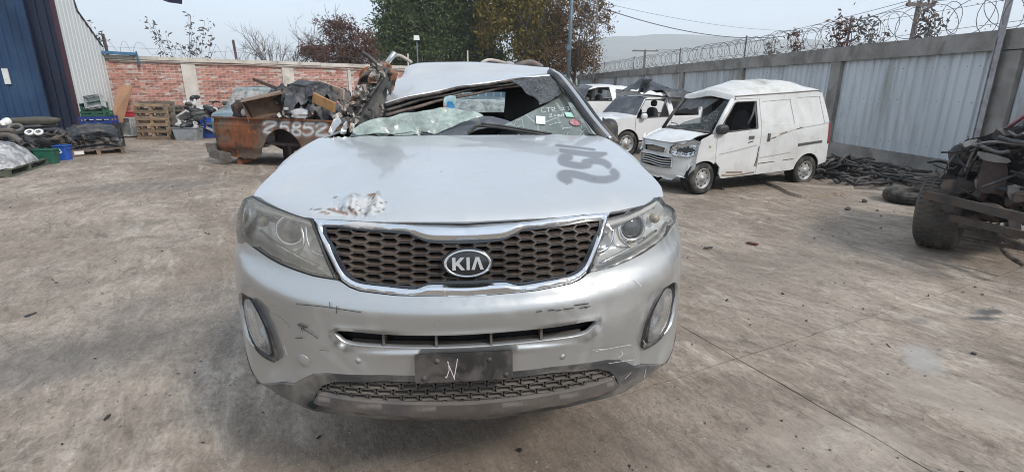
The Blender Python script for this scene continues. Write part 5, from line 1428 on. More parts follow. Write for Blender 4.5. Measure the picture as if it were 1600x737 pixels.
# cabin interior: rear frame with the window openings, seats, hanging trim
m = MB(); zt_ = 1.80
rw0, rw1 = sp(692, 150, 5.9), sp(795, 176, 5.9)
def wallbox(x0, x1, z0, z1, y=5.95): m.box(((x0 + x1) / 2, y, (z0 + z1) / 2), (abs(x1 - x0), .06, abs(z1 - z0)))
wallbox(-.85, rw0[0], 1.0, 1.80); wallbox(rw1[0], .80, 1.0, 1.84); wallbox(rw0[0], rw1[0], .9, rw1[2]); wallbox(rw0[0], rw1[0], sp(740, 144, 5.9)[2], 1.87)
m.build('rear_frame', M_DARKIN, suv, KO)
m = MB(); m.strip([(-.90, 3.3, 1.35), (-.90, 5.9, 1.35)], [(-.62, 3.4, 1.62), (-.66, 5.9, 1.76)], False); m.build('side_trim', M_DARKIN, suv, KO)
m = MB(); m.strip([(.90, 4.1, 1.35), (.86, 5.9, 1.35)], [(.66, 4.1, 1.86), (.70, 5.9, 1.82)], False); m.build('side_trim', M_DARKIN, suv, KO)
M_SEAT = mat('seat_cloth', (.028, .028, .03), .9, var=.3)
for x in (-.42, .44):
    m = MB(); V, F = lumpy((x, 3.95, 1.18), (.52, .26, .62), 2 + x, 0, .06, 10); m.add(V, F, True)
    V, F = lumpy((x, 4.02, 1.58 if x > 0 else 1.50), (.26, .13, .22), 3, 0, .05, 8); m.add(V, F, True); m.build('seat', M_SEAT, suv, KO)
m = MB(); V, F = lumpy((.0, 5.0, 1.28), (1.2, .25, .5), 5, 0, .05, 10); m.add(V, F, True); m.build('rear_seat', M_SEAT, suv, KO)
plane_panel('torn_curtain', [(797, 130), (815, 138), (832, 150), (842, 158), (838, 172), (824, 180), (805, 186), (788, 183), (786, 165), (790, 145)], (.35, 3.75, 1.6), (-.2, -1, .1), M_DARKIN, step=.03, amp=.03, freq=6)
plane_panel('blue_ribbon', [(698, 160), (702, 159), (708, 162), (711, 171), (706, 176), (699, 174)], (-.1, 3.22, 1.68), (0, -1, .2), mat('blue_plastic', (.04, .22, .42), .4), step=.02, amp=.015, freq=14)
plane_panel('opening_patch', [(694, 151), (711, 150), (712, 162), (704, 165), (695, 162)], (-.1, 3.25, 1.70), (0, -1, .1), mat('opening_pale', (.35, .48, .50), .4, var=.3), step=.02, amp=.012, freq=14)  # pale sheet added to stand for the light opening behind the ribbon
# door mirror on the right
mr = sp(950, 206, 3.12)
m = MB(); V, F = lumpy(mr + [.02, .06, -.01], (.10, .12, .17), 4, .2, .03, 10); m.add(V, F, True); mir = m.build('door_mirror', M_BLACKP, suv, KO)
plane_panel('mirror_face', [(941, 184), (947, 188), (956, 197), (960, 208), (960, 222), (951, 222), (943, 212)], mr + [.0, -.035, 0], (-.3, -1, .1), M_BLACKP, mir, step=.03)
m = MB(); m.bar(mr + [.01, .05, -.06], (.84, 3.02, 1.44), .05, .05); m.build('mirror_arm', M_BLACKP, mir, KO)
# crushed left corner -------------------------------------------------------------
def crumple_mat():
    s = NT('crumpled_trim')
    n1 = s.noise(16, 6, .7, None, .8); n2 = s.noise(30, 4, .6)
    c = s.mix(s.ramp(n1, .47, .55), (.055, .048, .044), (.30, .255, .215))
    c = s.mix(s.ramp(n2, .57, .64), c, (.58, .56, .52)); c = s.mix(s.ramp(s.noise(9, 5, .6), .58, .66), c, (.26, .12, .065))
    return s.done(s.bsdf(c, .75, 0, s.bump(n1, .01)))
M_CRUM = crumple_mat()
plane_panel('shattered_door_glass', [(566, 113), (580, 104), (590, 112), (584, 130), (578, 150), (568, 168), (560, 185), (552, 192), (544, 186), (532, 176), (543, 158), (556, 138)], (-.68, 3.2, 1.7), (.25, -1, .1), M_CRUM, step=.010, amp=.045, freq=11, seed=2, rim=.008)
plane_panel('shattered_door_glass', [(580, 104), (596, 98), (612, 103), (606, 118), (596, 126), (588, 120)], (-.60, 3.3, 1.86), (.25, -1, .1), M_CRUM, step=.010, amp=.04, freq=12, seed=8, rim=.008)
plane_panel('shattered_door_glass', [(600, 118), (612, 112), (622, 118), (616, 134), (606, 148), (600, 158), (594, 168), (590, 160), (598, 140)], (-.55, 3.32, 1.8), (.25, -1, .1), M_CRUM, step=.012, amp=.035, freq=12, seed=9, rim=.008)
M_TRIMG = mat('grey_trim', (.075, .08, .078), .65, var=.25, scale=7, dirt=(.16, .15, .135), dirt_amt=.3, dirt_scale=8)
plane_panel('pillar_trim', [(553, 200), (560, 178), (572, 148), (586, 122), (598, 112), (608, 122), (604, 148), (598, 176), (592, 200)], (-.6, 3.24, 1.7), (.3, -1, .05), M_TRIMG, step=.03, amp=.015, freq=5, seed=3, rim=.02)
plane_panel('pillar_trim', [(588, 196), (596, 160), (603, 126), (612, 128), (607, 158), (604, 192)], (-.52, 3.4, 1.7), (-.1, -1, .05), mat('pale_trim', (.15, .155, .145), .7, var=.2), step=.03, amp=.012, freq=5, seed=5, rim=.02)
def rod(pts, r, mt, nm):
    m = MB(); m.tube(smooth_poly([sp(*p) for p in pts], 4, False), r, 6); return m.build(nm, mt, suv, KO)
rod([(566, 82, 3.3), (578, 90, 3.3), (594, 104, 3.3), (612, 117, 3.32)], .013, M_BLACKP, 'bent_strip')
rod([(603, 101, 3.5), (610, 92, 3.5), (617, 83, 3.52)], .018, M_SILVER, 'torn_rail')
rod([(616, 88, 3.6), (624, 87, 3.6), (634, 92, 3.6), (643, 98, 3.62)], .012, M_PIPE, 'torn_rail')
rod([(576, 152, 3.15), (588, 136, 3.2), (600, 118, 3.25), (606, 108, 3.3)], .011, M_BLACKP, 'bent_strip')
rod([(588, 138, 3.3), (596, 152, 3.3), (602, 162, 3.3)], .010, M_BLACKP, 'bent_strip')
rod([(575, 170, 3.2), (583, 172, 3.2), (582, 190, 3.2)], .013, M_BLACKP, 'bent_strip')
rod([(594, 164, 3.2), (598, 172, 3.2), (594, 182, 3.2)], .012, M_CRUM, 'bent_strip')
for k, (a, b, cc) in enumerate((((582, 124), (592, 118), (588, 134)), ((590, 112), (598, 108), (600, 120)), ((578, 136), (588, 128), (586, 142)), ((604, 132), (611, 128), (610, 150)))):
    plane_panel('torn_bracket', [a, b, cc], (-.6, 3.22, 1.8), (.2, -1, .1), M_BLACKP if k % 2 else M_TRIMG, step=.02, amp=.01, freq=9, smooth_n=3, rim=.015)
plane_panel('rust_fragment', [(548, 186), (560, 176), (566, 186), (560, 198), (548, 200)], (-.75, 3.25, 1.6), (.2, -1, .1), mat('rust_orange', (.28, .10, .045), .8, var=.4, scale=15), step=.02, amp=.02, freq=9)
plane_panel('rust_fragment', [(566, 108), (576, 102), (574, 118), (566, 124), (560, 118)], (-.7, 3.35, 1.85), (.2, -1, .1), mat('rust_orange', (.28, .10, .045), .8), step=.02, amp=.02, freq=9)
for k, pp in enumerate(([(513, 204), (520, 186), (528, 183), (532, 190), (526, 200), (520, 209)], [(532, 207), (538, 192), (543, 189), (541, 206)], [(524, 196), (536, 184), (545, 182), (546, 189), (534, 196)], [(545, 205), (549, 190), (554, 180), (556, 190), (552, 204)])):
    plane_panel('torn_fender', pp, (-.72, 3.0 + .03 * k, 1.55), (.2, -1, .35), M_SILVER if k < 2 else (M_BLACKP if k == 2 else M_CRUM), step=.014, amp=.018, freq=12, seed=k, rim=.01, smooth_n=2)
m = MB()
for i in range(26):
    t = rng.random(); c = sp(np.interp(t, [0, 1], [528, 600]) + rng.uniform(-8, 8), np.interp(t, [0, 1], [196, 108]) + rng.uniform(-8, 8), rng.uniform(3.12, 3.3))
    m.box(c, rng.uniform(.012, .045, 3), rotm(*rng.uniform(-2, 2, 3)), jit=.006)
m.build('torn_bits', M_CRUM, suv, KO, kind='stuff')
# ================================================================== OTHER VEHICLES
M_WPAINT = paint_mat('white_paint', (.68, .68, .665), dust=(.38, .34, .29), dust_amt=.42, rough=.38, metal=0.0)
M_WPAINT2 = paint_mat('white_paint_dusty', (.69, .69, .68), dust=(.44, .41, .37), dust_amt=.26, rough=.4, metal=0.0)
M_STEELRIM = mat('steel_rim', (.40, .40, .39), .5, .4, var=.2, dirt=(.2, .17, .14), dirt_amt=.35)
M_SCUFF = bpy.data.materials['scuff_black']
M_GLASSD = glass_mat('dusty_side_glass', (.35, .38, .38), (.30, .30, .28), .25)
def wheel(parent, c, r, wd, side=-1, holes=8, squash=0.0, rim_mat=M_STEELRIM, steer=0.0):
    c = np.array(c, float); ax = np.array([math.sin(steer), side * math.cos(steer), 0])
    mb = MB(); k = r * .64
    mb.lathe([(k, -wd * .45), (r * .93, -wd * .5), (r, -wd * .38), (r * 1.005, 0), (r, wd * .38), (r * .93, wd * .5), (r * .80, wd * .53), (k, wd * .44)], c, ax, 36)
    if squash:
        z0 = c[2] - r
        mb.V = [(x, y, max(z, z0 + squash) if True else z) for x, y, z in mb.V]
        mb.V = [(x + (x - c[0]) * .10 * max(0, 1 - (z - z0) / .16), y + (y - c[1]) * .28 * max(0, 1 - (z - z0 - squash) / .10), z) for x, y, z in mb.V]
    w_ = mb.build('wheel', M_RUBBER, parent)
    rb = MB(); rb.lathe([(k * 1.02, wd * .46), (k * .97, wd * .50), (k * .93, wd * .40), (k * .84, wd * .28), (k * .60, wd * .36), (k * .52, wd * .42), (k * .30, wd * .40), (k * .27, wd * .5), (.0001, wd * .52)], c, ax, 28); rb.build('rim', rim_mat, w_)
    hb2 = MB(); x_ = np.cross(ax, [0, 0, 1.0])
    for i in range(holes):
        a = 2 * math.pi * i / holes; q = c + ax * (wd * .345) + (x_ * math.cos(a) + np.array([0, 0, 1.0]) * math.sin(a)) * k * .72
        hb2.lathe([(k * .10, 0), (.0001, .002)], q, ax, 8, False)
    hb2.build('rim_hole', M_VOID, w_, kind='stuff')
    return w_
# ---------------------------------------------------------------- white van
VA = R(16.1)
van = thing('delivery_van', 'white panel van with a crumpled roof, smashed windscreen and flat front tyre', 'van', (3.95, 8.3, 0), VA)
VW = 1.47
def vin(lx, z): return .115 * smoothstep((z - .92) / .75) + .19 * max(0, (.16 - lx) / .66) ** 2 + .02 * smoothstep((.5 - z) / .3) + .05 * max(0, (lx - 2.5) / .4) ** 2
def vnear(lx, z): return np.array([lx, vin(lx, z) + .006 * noise.noise((lx * 2.2, z * 2.2, 3)), z])
def vfar(lx, z): return np.array([lx, VW - vin(lx, z), z])
def arch(cx, cz, r, a0=-10, a1=190, n=16): return [(cx + r * math.cos(R(a)), cz + r * math.sin(R(a))) for a in np.linspace(a0, a1, n)]
fa = arch(.03, .27, .295, 8, 172); ra = arch(2.36, .27, .315, 8, 172)
win = [(.275, 1.02), (.30, 1.10), (.60, 1.475), (.64, 1.495), (1.055, 1.505), (1.085, 1.065), (.60, 1.035)]
door = [(.41, .245), (.345, .33), (.345, .44), (.235, .54), (.232, .88), (.245, 1.0), (.27, 1.10), (.585, 1.50), (.625, 1.535), (1.12, 1.55), (1.165, 1.06), (1.16, .60), (1.15, .27)]
front_wing = [(.225, .545), (.22, .90), (.235, 1.02), (.10, .985), (-.06, .915), (-.14, .80), (-.17, .62), (-.26, .50), (-.26, .36)] + fa[::-1][0:0] + [(p[0], p[1]) for p in fa[::-1] if p[0] < .25]
sp_a = [(1.225, 1.105), (1.205, 1.50), (1.84, 1.535), (1.93, 1.115)]; sp_b = [(2.10, 1.125), (2.01, 1.56), (2.545, 1.575), (2.675, 1.11)]
side_pan = [(1.162, .27), (1.172, .60), (1.177, 1.06), (1.132, 1.552), (.625, 1.545), (.62, 1.60), (1.15, 1.625), (1.85, 1.655), (2.48, 1.69), (2.58, 1.665), (2.69, 1.46), (2.83, 1.07), (2.86, .74), (2.875, .40), (2.67, .36)] + ra + [(1.98, .30)]
sheet('front_door', door, [win], vnear, M_WPAINT, van, .04, .03, None, flip=False, rim=.03)
sheet('front_wing', front_wing, [], vnear, M_WPAINT, van, .04, .03, None, rim=.02)
sheet('side_panel', side_pan, [sp_a, sp_b], vnear, M_WPAINT, van, .05, .035, None, rim=.012)
for p_ in (sp_a, sp_b): sheet('stamped_panel', p_, [], lambda a, b: vnear(a, b) + [0, .011, 0], M_WPAINT, van, .06, .04, None, rim=0)
allfar = [(-.16, .40), (-.16, .8), (.22, 1.0), (.585, 1.50), (.62, 1.60), (1.15, 1.625), (2.48, 1.69), (2.58, 1.665), (2.83, 1.07), (2.875, .40), (2.67, .36)] + ra + [(1.98, .28), (.36, .25)] + fa
sheet('far_side', allfar, [win], vfar, M_WPAINT, van, .08, .05, None, flip=True, rim=.03)
def vroof(lx, t):
    zg = np.interp(lx, [.55, .62, 1.15, 1.85, 2.48, 2.60], [1.52, 1.598, 1.623, 1.653, 1.686, 1.655])
    y0 = vin(lx, zg); y = y0 + (VW - 2 * y0) * t
    c = np.interp(lx, [.55, .75, 1.1, 1.5, 1.75, 1.95, 2.3, 2.6], [.02, .12, .19, .22, .21, .21, .13, .03])
    pr = (1 - abs(2 * t - 1) ** 2.6)
    z = zg + c * pr + .045 * noise.noise((lx * 3, y * 2.2, 1)) * pr + .02 * abs(noise.noise((lx * 6, y * 4, 5))) * pr - .08 * math.exp(-((lx - 1.50) / .09) ** 2 - ((t - .35) / .2) ** 2) + .03 * math.exp(-((lx - 1.36) / .05) ** 2 - ((t - .3) / .25) ** 2)
    return np.array([lx, y, z])
sheet('roof', [(.56, 0), (2.60, 0), (2.60, 1), (.56, 1)], [], vroof, paint_mat('dirty_white_roof', (.60, .58, .54), dust=(.36, .35, .29), dust_amt=.85, rough=.5, metal=0), van, .035, .035, None, rim=.02)
def vhood(t, u):
    e_ = (2 * t - 1) ** 2; lx = .15 - .52 * u - .09 * (1 - e_) + .05 * e_ * u; z = 1.02 - .185 * u ** 1.5 - .03 * e_
    w_ = .125 + .045 * u; y = w_ + (VW - 2 * w_) * t
    return np.array([lx, y, z + .012 * noise.noise((t * 4, u * 3, 2)) + .014 * u])
sheet('bonnet', [(0, 0), (1, 0), (1, 1), (0, 1)], [], vhood, M_WPAINT, van, .06, .06, None, flip=True, rim=.015)
def vfront(y, z):
    t = 2 * y / VW - 1
    lx = -.475 + .31 * abs(t) ** 2.8 + .03 * smoothstep((z - .55) / .3) + .08 * smoothstep((.34 - z) / .15)
    if z > .80: lx += (z - .80) * .5
    return np.array([lx, y, z])
lampN = [(.012, .68), (.012, .86), (.08, .895), (.26, .845), (.36, .78), (.38, .68), (.30, .635), (.10, .63)]; lampF = [(VW - a, b) for a, b in lampN]
slotg = [(.45, .675), (.44, .75), (.73, .775), (1.03, .75), (1.02, .675), (.73, .67)]
barg = [(.30, .43), (.30, .60), (.73, .615), (1.17, .60), (1.17, .43), (.73, .42)]
low_edge = [(y, .255 + .05 * noise.noise((y * 7, 1, 1)) + (.05 if .05 < y < .25 else 0)) for y in np.linspace(VW - .02, .02, 16)]
sheet('front_fascia', [(.0, .50), (.0, .87), (.08, .905), (.34, .835), (.73, .84), (1.13, .835), (VW - .08, .905), (VW, .87), (VW, .5)] + low_edge, [lampN, lampF, slotg, barg], vfront, M_WPAINT, van, .04, .03, None, flip=False, rim=.04,
      post=lambda V, P, N: P + N * (.018 * np.maximum(0, np.array([noise.noise((v[0] * 6, v[1] * 7, 2)) for v in V])))[:, None] * (V[:, 1:] < .55))
m = MB(); m.grid([[vfront(y, z) + [.07, 0, 0] for y in np.linspace(.05, VW - .05, 12)] for z in np.linspace(.3, .84, 6)]); m.build('front_backing', M_VOID, van)
sheet('grille_strip', slotg, [], lambda y, z: vfront(y, z) + [.025, 0, 0], mat('brown_grille', (.21, .175, .14), .8, var=.3), van, .05, .05, None, rim=0)
for z in (.45, .49, .53, .57):
    m = MB(); m.tube([vfront(y, z + .01 * math.sin(y * 9)) + [.012, 0, 0] for y in np.linspace(.30, 1.17, 12)], .009, 6); m.build('bumper_slat', M_WPAINT, van)
for lp_ in (lampN, lampF):
    l_ = sheet('headlight', lp_, [], lambda y, z: vfront(y, z) + [.02, 0, 0], M_CHROME, van, .03, .03, None, rim=0, post=lambda V, P, N: P + np.array([1., 0, 0]) * (.06 * smoothstep(dist_to(V, lp_) / .07) + .006 * np.sin(V[:, 0] * 130))[:, None])
    sheet('lens', lp_, [], lambda y, z: vfront(y, z) + [-.006, 0, 0], M_LENS_C, l_, .03, .03, None, rim=.02)
MB().lathe([(.022, 0), (.018, .012), (.0001, .016)], vnear(.10, .80) + [0, 0, 0], (0, -1, 0), 14).build('indicator', mat('amber_lens', (.5, .42, .32), .3), van)
# windscreen frame and what is left of the glass
m = MB(); wA = [np.array([-.035, .14, .965]), np.array([.575, .165, 1.53])]; wB = [np.array([-.035, VW - .14, .965]), np.array([.575, VW - .165, 1.53])]
m.tube([vnear(.20, .99) + [-.0, .05, 0], vnear(.40, 1.27) + [-.02, .04, 0], vnear(.590, 1.54) + [-.01, .03, 0]], .036, 8); m.build('windscreen_pillar', M_WPAINT, van)
m = MB(); m.tube([vfar(.20, .99) + [0, -.05, 0], vfar(.40, 1.27) + [-.02, -.04, 0], vfar(.590, 1.54) + [-.01, -.03, 0]], .032, 8); m.build('windscreen_pillar', M_BLACKP, van)
m = MB(); m.tube([[.21, .15, 1.005], [.13, .45, 1.015], [.09, VW / 2, 1.02], [.13, VW - .45, 1.015], [.21, VW - .15, 1.005]], .032, 8); m.tube([[.26, .16, 1.03], [.17, .45, 1.035], [.14, VW / 2, 1.04], [.17, VW - .45, 1.035], [.26, VW - .16, 1.03]], .022, 8); m.build('scuttle', M_BLACKP, van)
def vws(y, t): q_ = (2 * y / VW - 1) ** 2; b_ = .09 + .15 * q_; return np.array([b_ + (.60 - b_) * t, y, 1.015 + .535 * t])
sheet('windscreen_glass', [(.16, .03), (.16, .96), (.30, .96), (.34, .70), (.42, .48), (.62, .36), (.85, .22), (.95, .06), (.8, .03)], [], vws, cracked_glass('van_glass', (.45, .5, .49), (.10, .11, .11), .30, 5, cka=.35, ckw=.012), van, .05, .05, None, flip=True, rim=.005)
sheet('broken_glass', [(.45, .98), (1.28, .98), (1.30, .55), (1.10, .66), (.95, .60), (.75, .74), (.62, .66)], [], vws, M_WS_DARK, van, .04, .04, None, flip=True, rim=.005)
# cabin
m = MB(); m.box((1.28, VW / 2, .95), (.04, VW - .24, 1.3)); m.box((.70, VW / 2, .42), (1.2, VW - .2, .06)); m.box((.62, VW - .14, .75), (.95, .03, .5)); m.build('cabin_lining', M_DARKIN, van)
m = MB(); V, F = lumpy((.95, .42, .72), (.46, .42, .2), 1, 0, .05, 8); m.add(V, F, True); V, F = lumpy((1.12, .42, 1.05), (.16, .40, .62), 2, 0, .05, 8); m.add(V, F, True); m.build('seat', M_SEAT, van)
m = MB(); V, F = lumpy((.36, .72, .97), (.30, 1.0, .16), 3, 0, .08, 8); m.add(V, F, True); m.build('dashboard', M_BLACKP, van)
m = MB(); m.lathe([(.165, -.012), (.182, 0), (.165, .012), (.15, 0), (.165, -.012)], (.55, .42, 1.08), (-.8, 0, .6), 22); m.build('steering_wheel', M_BLACKP, van)
m = MB(); m.tube([(1.07, .12, 1.46), (1.06, .13, 1.30), (1.05, .2, 1.12)], .018, 6); m.build('seat_belt', mat('belt_grey', (.35, .34, .33), .8), van)
V, F = lumpy((.28, -.03, 1.07), (.22, .13, .16), 5, 0, .04, 9); m = MB(); m.add(V, F, True); m.bar((.30, .05, 1.04), (.28, -.02, 1.06), .05, .05); m.build('door_mirror', M_BLACKP, van)
for a, b, w2, h2_ in ((.955, .915, .11, .05), (1.345, .905, .05, .13)):
    MB().box(vnear(a, b) + [0, -.005, 0], (w2, .02, h2_)).build('door_handle', M_BLACKP, van)
MB().bar(vnear(2.06, .745) + [0, -.002, 0], vnear(2.64, .785) + [0, -.002, 0], .014, .045).build('slide_rail', mat('rail_dark', (.09, .085, .08), .6), van)
tl = sheet('tail_light', [(2.80, .74), (2.84, .74), (2.835, 1.06), (2.795, 1.14), (2.775, 1.10)], [], lambda a, b: vnear(a, b) + [.012, -.008, 0], mat('red_lens', (.28, .03, .04), .25, coat=.5), van, .04, .03, None, rim=.03)
m = MB(); m.strip([(2.86, .08, .38), (2.86, VW - .08, .38)], [(2.86, .08, 1.0), (2.86, VW - .08, 1.0)], False); m.strip([(2.86, .08, 1.0), (2.86, VW - .08, 1.0)], [(2.60, .14, 1.66), (2.60, VW - .14, 1.66)], False); m.build('rear_door', M_WPAINT, van)
m = MB(); m.box((1.3, VW / 2, .30), (2.9, VW - .30, .10)); m.box((1.4, VW / 2, .22), (.9, .5, .12)); m.build('underbody', M_DARKIN, van)
wheel(van, (.02, .10, .265), .265, .175, -1, 8, .03, steer=.12); wheel(van, (2.36, .10, .265), .265, .175, -1, 8, .0)
wheel(van, (.02, VW - .10, .265), .265, .175, 1, 8); wheel(van, (2.36, VW - .10, .265), .265, .175, 1, 8)
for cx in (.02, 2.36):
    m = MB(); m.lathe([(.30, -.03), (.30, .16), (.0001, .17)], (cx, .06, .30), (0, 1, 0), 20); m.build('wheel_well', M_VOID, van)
m = MB(); m.tube([vnear(*p) + [0, -.004, 0] for p in win + [win[0]]], .011, 6); m.build('window_seal', M_BLACKP, van)
m = MB(); m.tube([vnear(lx, np.interp(lx, [.62, 1.15, 1.85, 2.48, 2.57], [1.59, 1.613, 1.643, 1.677, 1.655])) + [0, -.004, 0] for lx in np.linspace(.60, 2.57, 30)], .009, 6); m.build('roof_gutter', mat('gutter_dirt', (.20, .18, .155), .8, var=.3), van)
for a_, b_ in (((.12, .45, 1.04), (.20, .85, 1.09)), ((.12, .80, 1.04), (.22, 1.2, 1.10))):
    m = MB(); m.tube([a_, tuple((np.array(a_) + b_) / 2 + [0, 0, .03]), b_], .008, 5); m.build('wiper', M_BLACKP, van)
m = MB(); m.bar(vnear(2.0, .50) + [0, -.002, 0], vnear(1.18, .46) + [0, -.002, 0], .004, .012); m.build('sill_line', M_SCUFF, van)
# creases and scrapes
sv = lambda a, b, t: vnear(a, b) + np.array([0, -t, 0])
for nm, mt_, lines, w2 in (('crease', mat('crease_grey', (.36, .35, .33), .8), [[(1.30, .86), (1.60, .93), (2.0, 1.03), (2.5, 1.08), (2.80, 1.12)], [(.30, .66), (.6, .70), (1.1, .78)], [(1.2, .56), (1.9, .62)]], .012),
                         ('scrape', mat('scrape_brown', (.26, .20, .15), .9), [[(.42, .30), (.7, .28), (1.12, .31)], [(.5, .345), (.85, .33)], [(1.14, .42), (1.155, .62)], [(1.6, .95), (1.75, .98)]], .028),
                         ('dark_scrape', M_SCUFF, [[(1.10, .42), (1.13, .55), (1.15, .75)], [(1.40, .88), (1.5, .90)], [(1.98, 1.02), (2.1, 1.05)], [(.9, .83), (1.0, .85)]], .016)):
    m = MB(); strokes(m, sv, [smooth_poly(l, 4, False) for l in lines], w2, .004); m.build(nm, mt_, van, kind='stuff')
# ---------------------------------------------------------------- generic car with a hole-cut side
def car(root, W, top, bottom, arches, wins, paint, roof_amp=.02, tumble=.16, belt=.92, doors=(), names=('bonnet', 'windscreen', 'roof', 'tail'), breaks=(), glass=None, skip=(), seed=0, nose_in=.22, front_to=.5, farwins=None):
    x0, x1 = top[0][0], top[-1][0]
    def yin(lx, z): return tumble * smoothstep((z - belt) / .6) + nose_in * max(0, (x0 + front_to - lx) / front_to) ** 2 + .12 * max(0, (lx - x1 + .4) / .4) ** 2
    near = lambda a, b: np.array([a, yin(a, b), b]); farf = lambda a, b: np.array([a, W - yin(a, b), b])
    ar = []
    for cx, cz, r in arches: ar.append(arch(cx, cz, r, 12, 168, 14))
    bot = [(x1, bottom)]
    for a in sorted(ar, key=lambda q: -q[0][0]): bot += [p for p in a if p[1] > bottom]
    bot += [(x0, bottom + .06)]
    outline = list(top) + bot
    sheet('body_side', outline, wins, near, paint, root, .06, .045, None, rim=.03)
    sheet('body_side', outline, wins if farwins is None else farwins, farf, paint, root, .09, .06, None, flip=True, rim=.03)
    ks = [0] + list(breaks) + [len(top) - 1]
    for nm, a, b in zip(names, ks[:-1], ks[1:]):
        if nm in skip: continue
        seg = np.array(top[a:b + 1]); L = np.concatenate([[0], np.cumsum(np.linalg.norm(np.diff(seg, axis=0), axis=1))])
        def fn(u, t, seg=seg, L=L, nm=nm):
            lx = np.interp(u, L, seg[:, 0]); z = np.interp(u, L, seg[:, 1]); yi = yin(lx, z)
            p = 1 - (2 * t / W - 1) ** 2
            cr_ = {'roof': (0, .05), 'bonnet': (-.10, .05), 'windscreen': (-.10, .03), 'tail': (.08, .0)}.get(nm, (0, .02))
            rr = roof_amp if nm == 'roof' else roof_amp * .3
            return np.array([lx + cr_[0] * p * (1 if nm != 'bonnet' else (1 - .6 * u / L[-1])), yi + (W - 2 * yi) * t / W, z + cr_[1] * p + rr * p * noise.noise((lx * 2.6, t * 2.2, seed))])
        sheet(nm, [(0, 0), (L[-1], 0), (L[-1], W), (0, W)], [], fn, glass if nm == 'windscreen' and glass else paint, root, .07, .07, None, rim=.012)
    m = MB(); m.box(((x0 + x1) / 2 + .2, W / 2, bottom + .10), (x1 - x0 - .7, W - .35, .12)); m.build('underbody', M_DARKIN, root)
    m = MB(); zc = np.mean([p[1] for p in wins[0]]); xm = max(max(p[0] for p in w2) for w2 in wins)
    m.box((xm + .1, W / 2, belt * .78), (.05, W - .5, .5)); m.build('cabin_lining', M_DARKIN, root)
    return near, farf, yin
def seats(root, xs, W, z, h=.5):
    for x in xs:
        for y in (.45, W - .45):
            m = MB(); V, F = lumpy((x, y, z), (.18, .42, h), int(x * 10), 0, .05, 8); m.add(V, F, True); V, F = lumpy((x + .04, y, z + h / 2 + .09), (.10, .22, .16), 2, 0, .04, 7); m.add(V, F, True); m.build('seat', M_SEAT, root)
# ---------------------------------------------------------------- white pickup with crushed roof
PA = R(17)
pk = thing('crushed_car', 'white pickup with a grey sheet over its windscreen and a crushed roof', 'pickup', (4.1, 13.0, 0), PA)
PW = 1.6
ptop = [(-.95, .42), (-.98, .70), (-.90, .84), (-.55, .93), (.10, .985), (.24, 1.02), (.56, 1.41), (.66, 1.44), (1.28, 1.45), (2.10, 1.39), (2.34, 1.36), (2.55, .98), (2.62, .96), (3.35, .93), (3.42, .45)]
pwin = [(.28, .965), (.30, 1.06), (.60, 1.385), (1.20, 1.40), (1.27, .985)]; pwin2 = [(1.42, .99), (1.38, 1.37), (2.06, 1.33), (2.24, 1.29), (2.22, .99)]
nr, fr_, yi_ = car(pk, PW, ptop, .30, [(.02, .33, .36), (2.75, .33, .36)], [pwin, pwin2], M_WPAINT2, .05, .17, .95, breaks=(5, 7, 10), glass=mat('grey_sheet', (.085, .09, .10), .75, var=.25, scale=3, dirt=(.16, .16, .16), dirt_amt=.3, bump=.02, bscale=5), seed=3, farwins=[pwin2])  # far front window left closed to keep the cab dark
for x in (.02, 2.75):
    wheel(pk, (x, .12, .32), .32, .2, -1, 6); wheel(pk, (x, PW - .12, .32), .32, .2, 1, 6)
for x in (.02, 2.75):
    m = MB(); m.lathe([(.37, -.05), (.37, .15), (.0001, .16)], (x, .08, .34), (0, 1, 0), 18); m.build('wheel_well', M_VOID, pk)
seats(pk, (1.05,), PW, .95); 
V, F = lumpy((.44, -.06, 1.0), (.16, .12, .15), 6, 0, .03, 9); m = MB(); m.add(V, F, True); m.bar((.42, .03, .97), (.43, -.03, .99), .05, .06); m.build('door_mirror', M_WPAINT2, pk)
for lines in ([[(.235, .33), (.235, .98)], [(1.33, .36), (1.335, 1.0), (1.30, 1.42)]],):
    for ln in lines:
        m = MB(); m.tube([nr(*p) + [0, -.001, 0] for p in ln], .005, 4); m.build('shut_line', M_VOID, pk)
m = MB()
m.tube([nr(*p) + [0, -.002, 0] for p in [(.27, .96), (.29, 1.06), (.59, 1.395), (1.21, 1.41), (1.285, .975), (.27, .955)]], .012, 6); m.build('window_seal', M_BLACKP, pk)
tp = thing('tarpaulin', 'crumpled black tarpaulin and panels heaped on the crushed white pickup roof', 'tarpaulin', (4.1, 13.0, 0), PA)
M_TARP = mat('black_tarpaulin', (.030, .034, .042), .42, var=.3, dirt=(.10, .105, .11), dirt_amt=.35, dirt_scale=4)
def tarp(u, t):
    lx = .45 + 1.9 * u + .04 * noise.noise((u * 6, t * 5, 2)); y = .02 + 1.5 * t - .09 * (1 - t) * smoothstep((u - .3) / .2)
    z = np.interp(lx, [.4, .66, 1.28, 2.1, 2.4], [1.40, 1.50, 1.52, 1.46, 1.38]) + .06
    z += .30 * math.exp(-((u - .30) / .13) ** 2 - ((t - .5) / .45) ** 2) + .08 * math.exp(-((u - .62) / .15) ** 2)
    z += .10 * abs(noise.noise((u * 5, t * 4, 7))) + .05 * noise.noise((u * 12, t * 8, 3)) - .22 * smoothstep((.10 - t) / .10) * (.4 + .6 * smoothstep((u - .25) / .2))
    return np.array([lx, y, z])
sheet('tarp_sheet', [(.05, 0.1), (.16, .3), (.12, .7), (.05, 1), (1, 1), (1, 0), (.7, -.02), (.4, .02), (.25, .06)], [], tarp, M_TARP, tp, .03, .03, None, rim=.008, analytic=False)
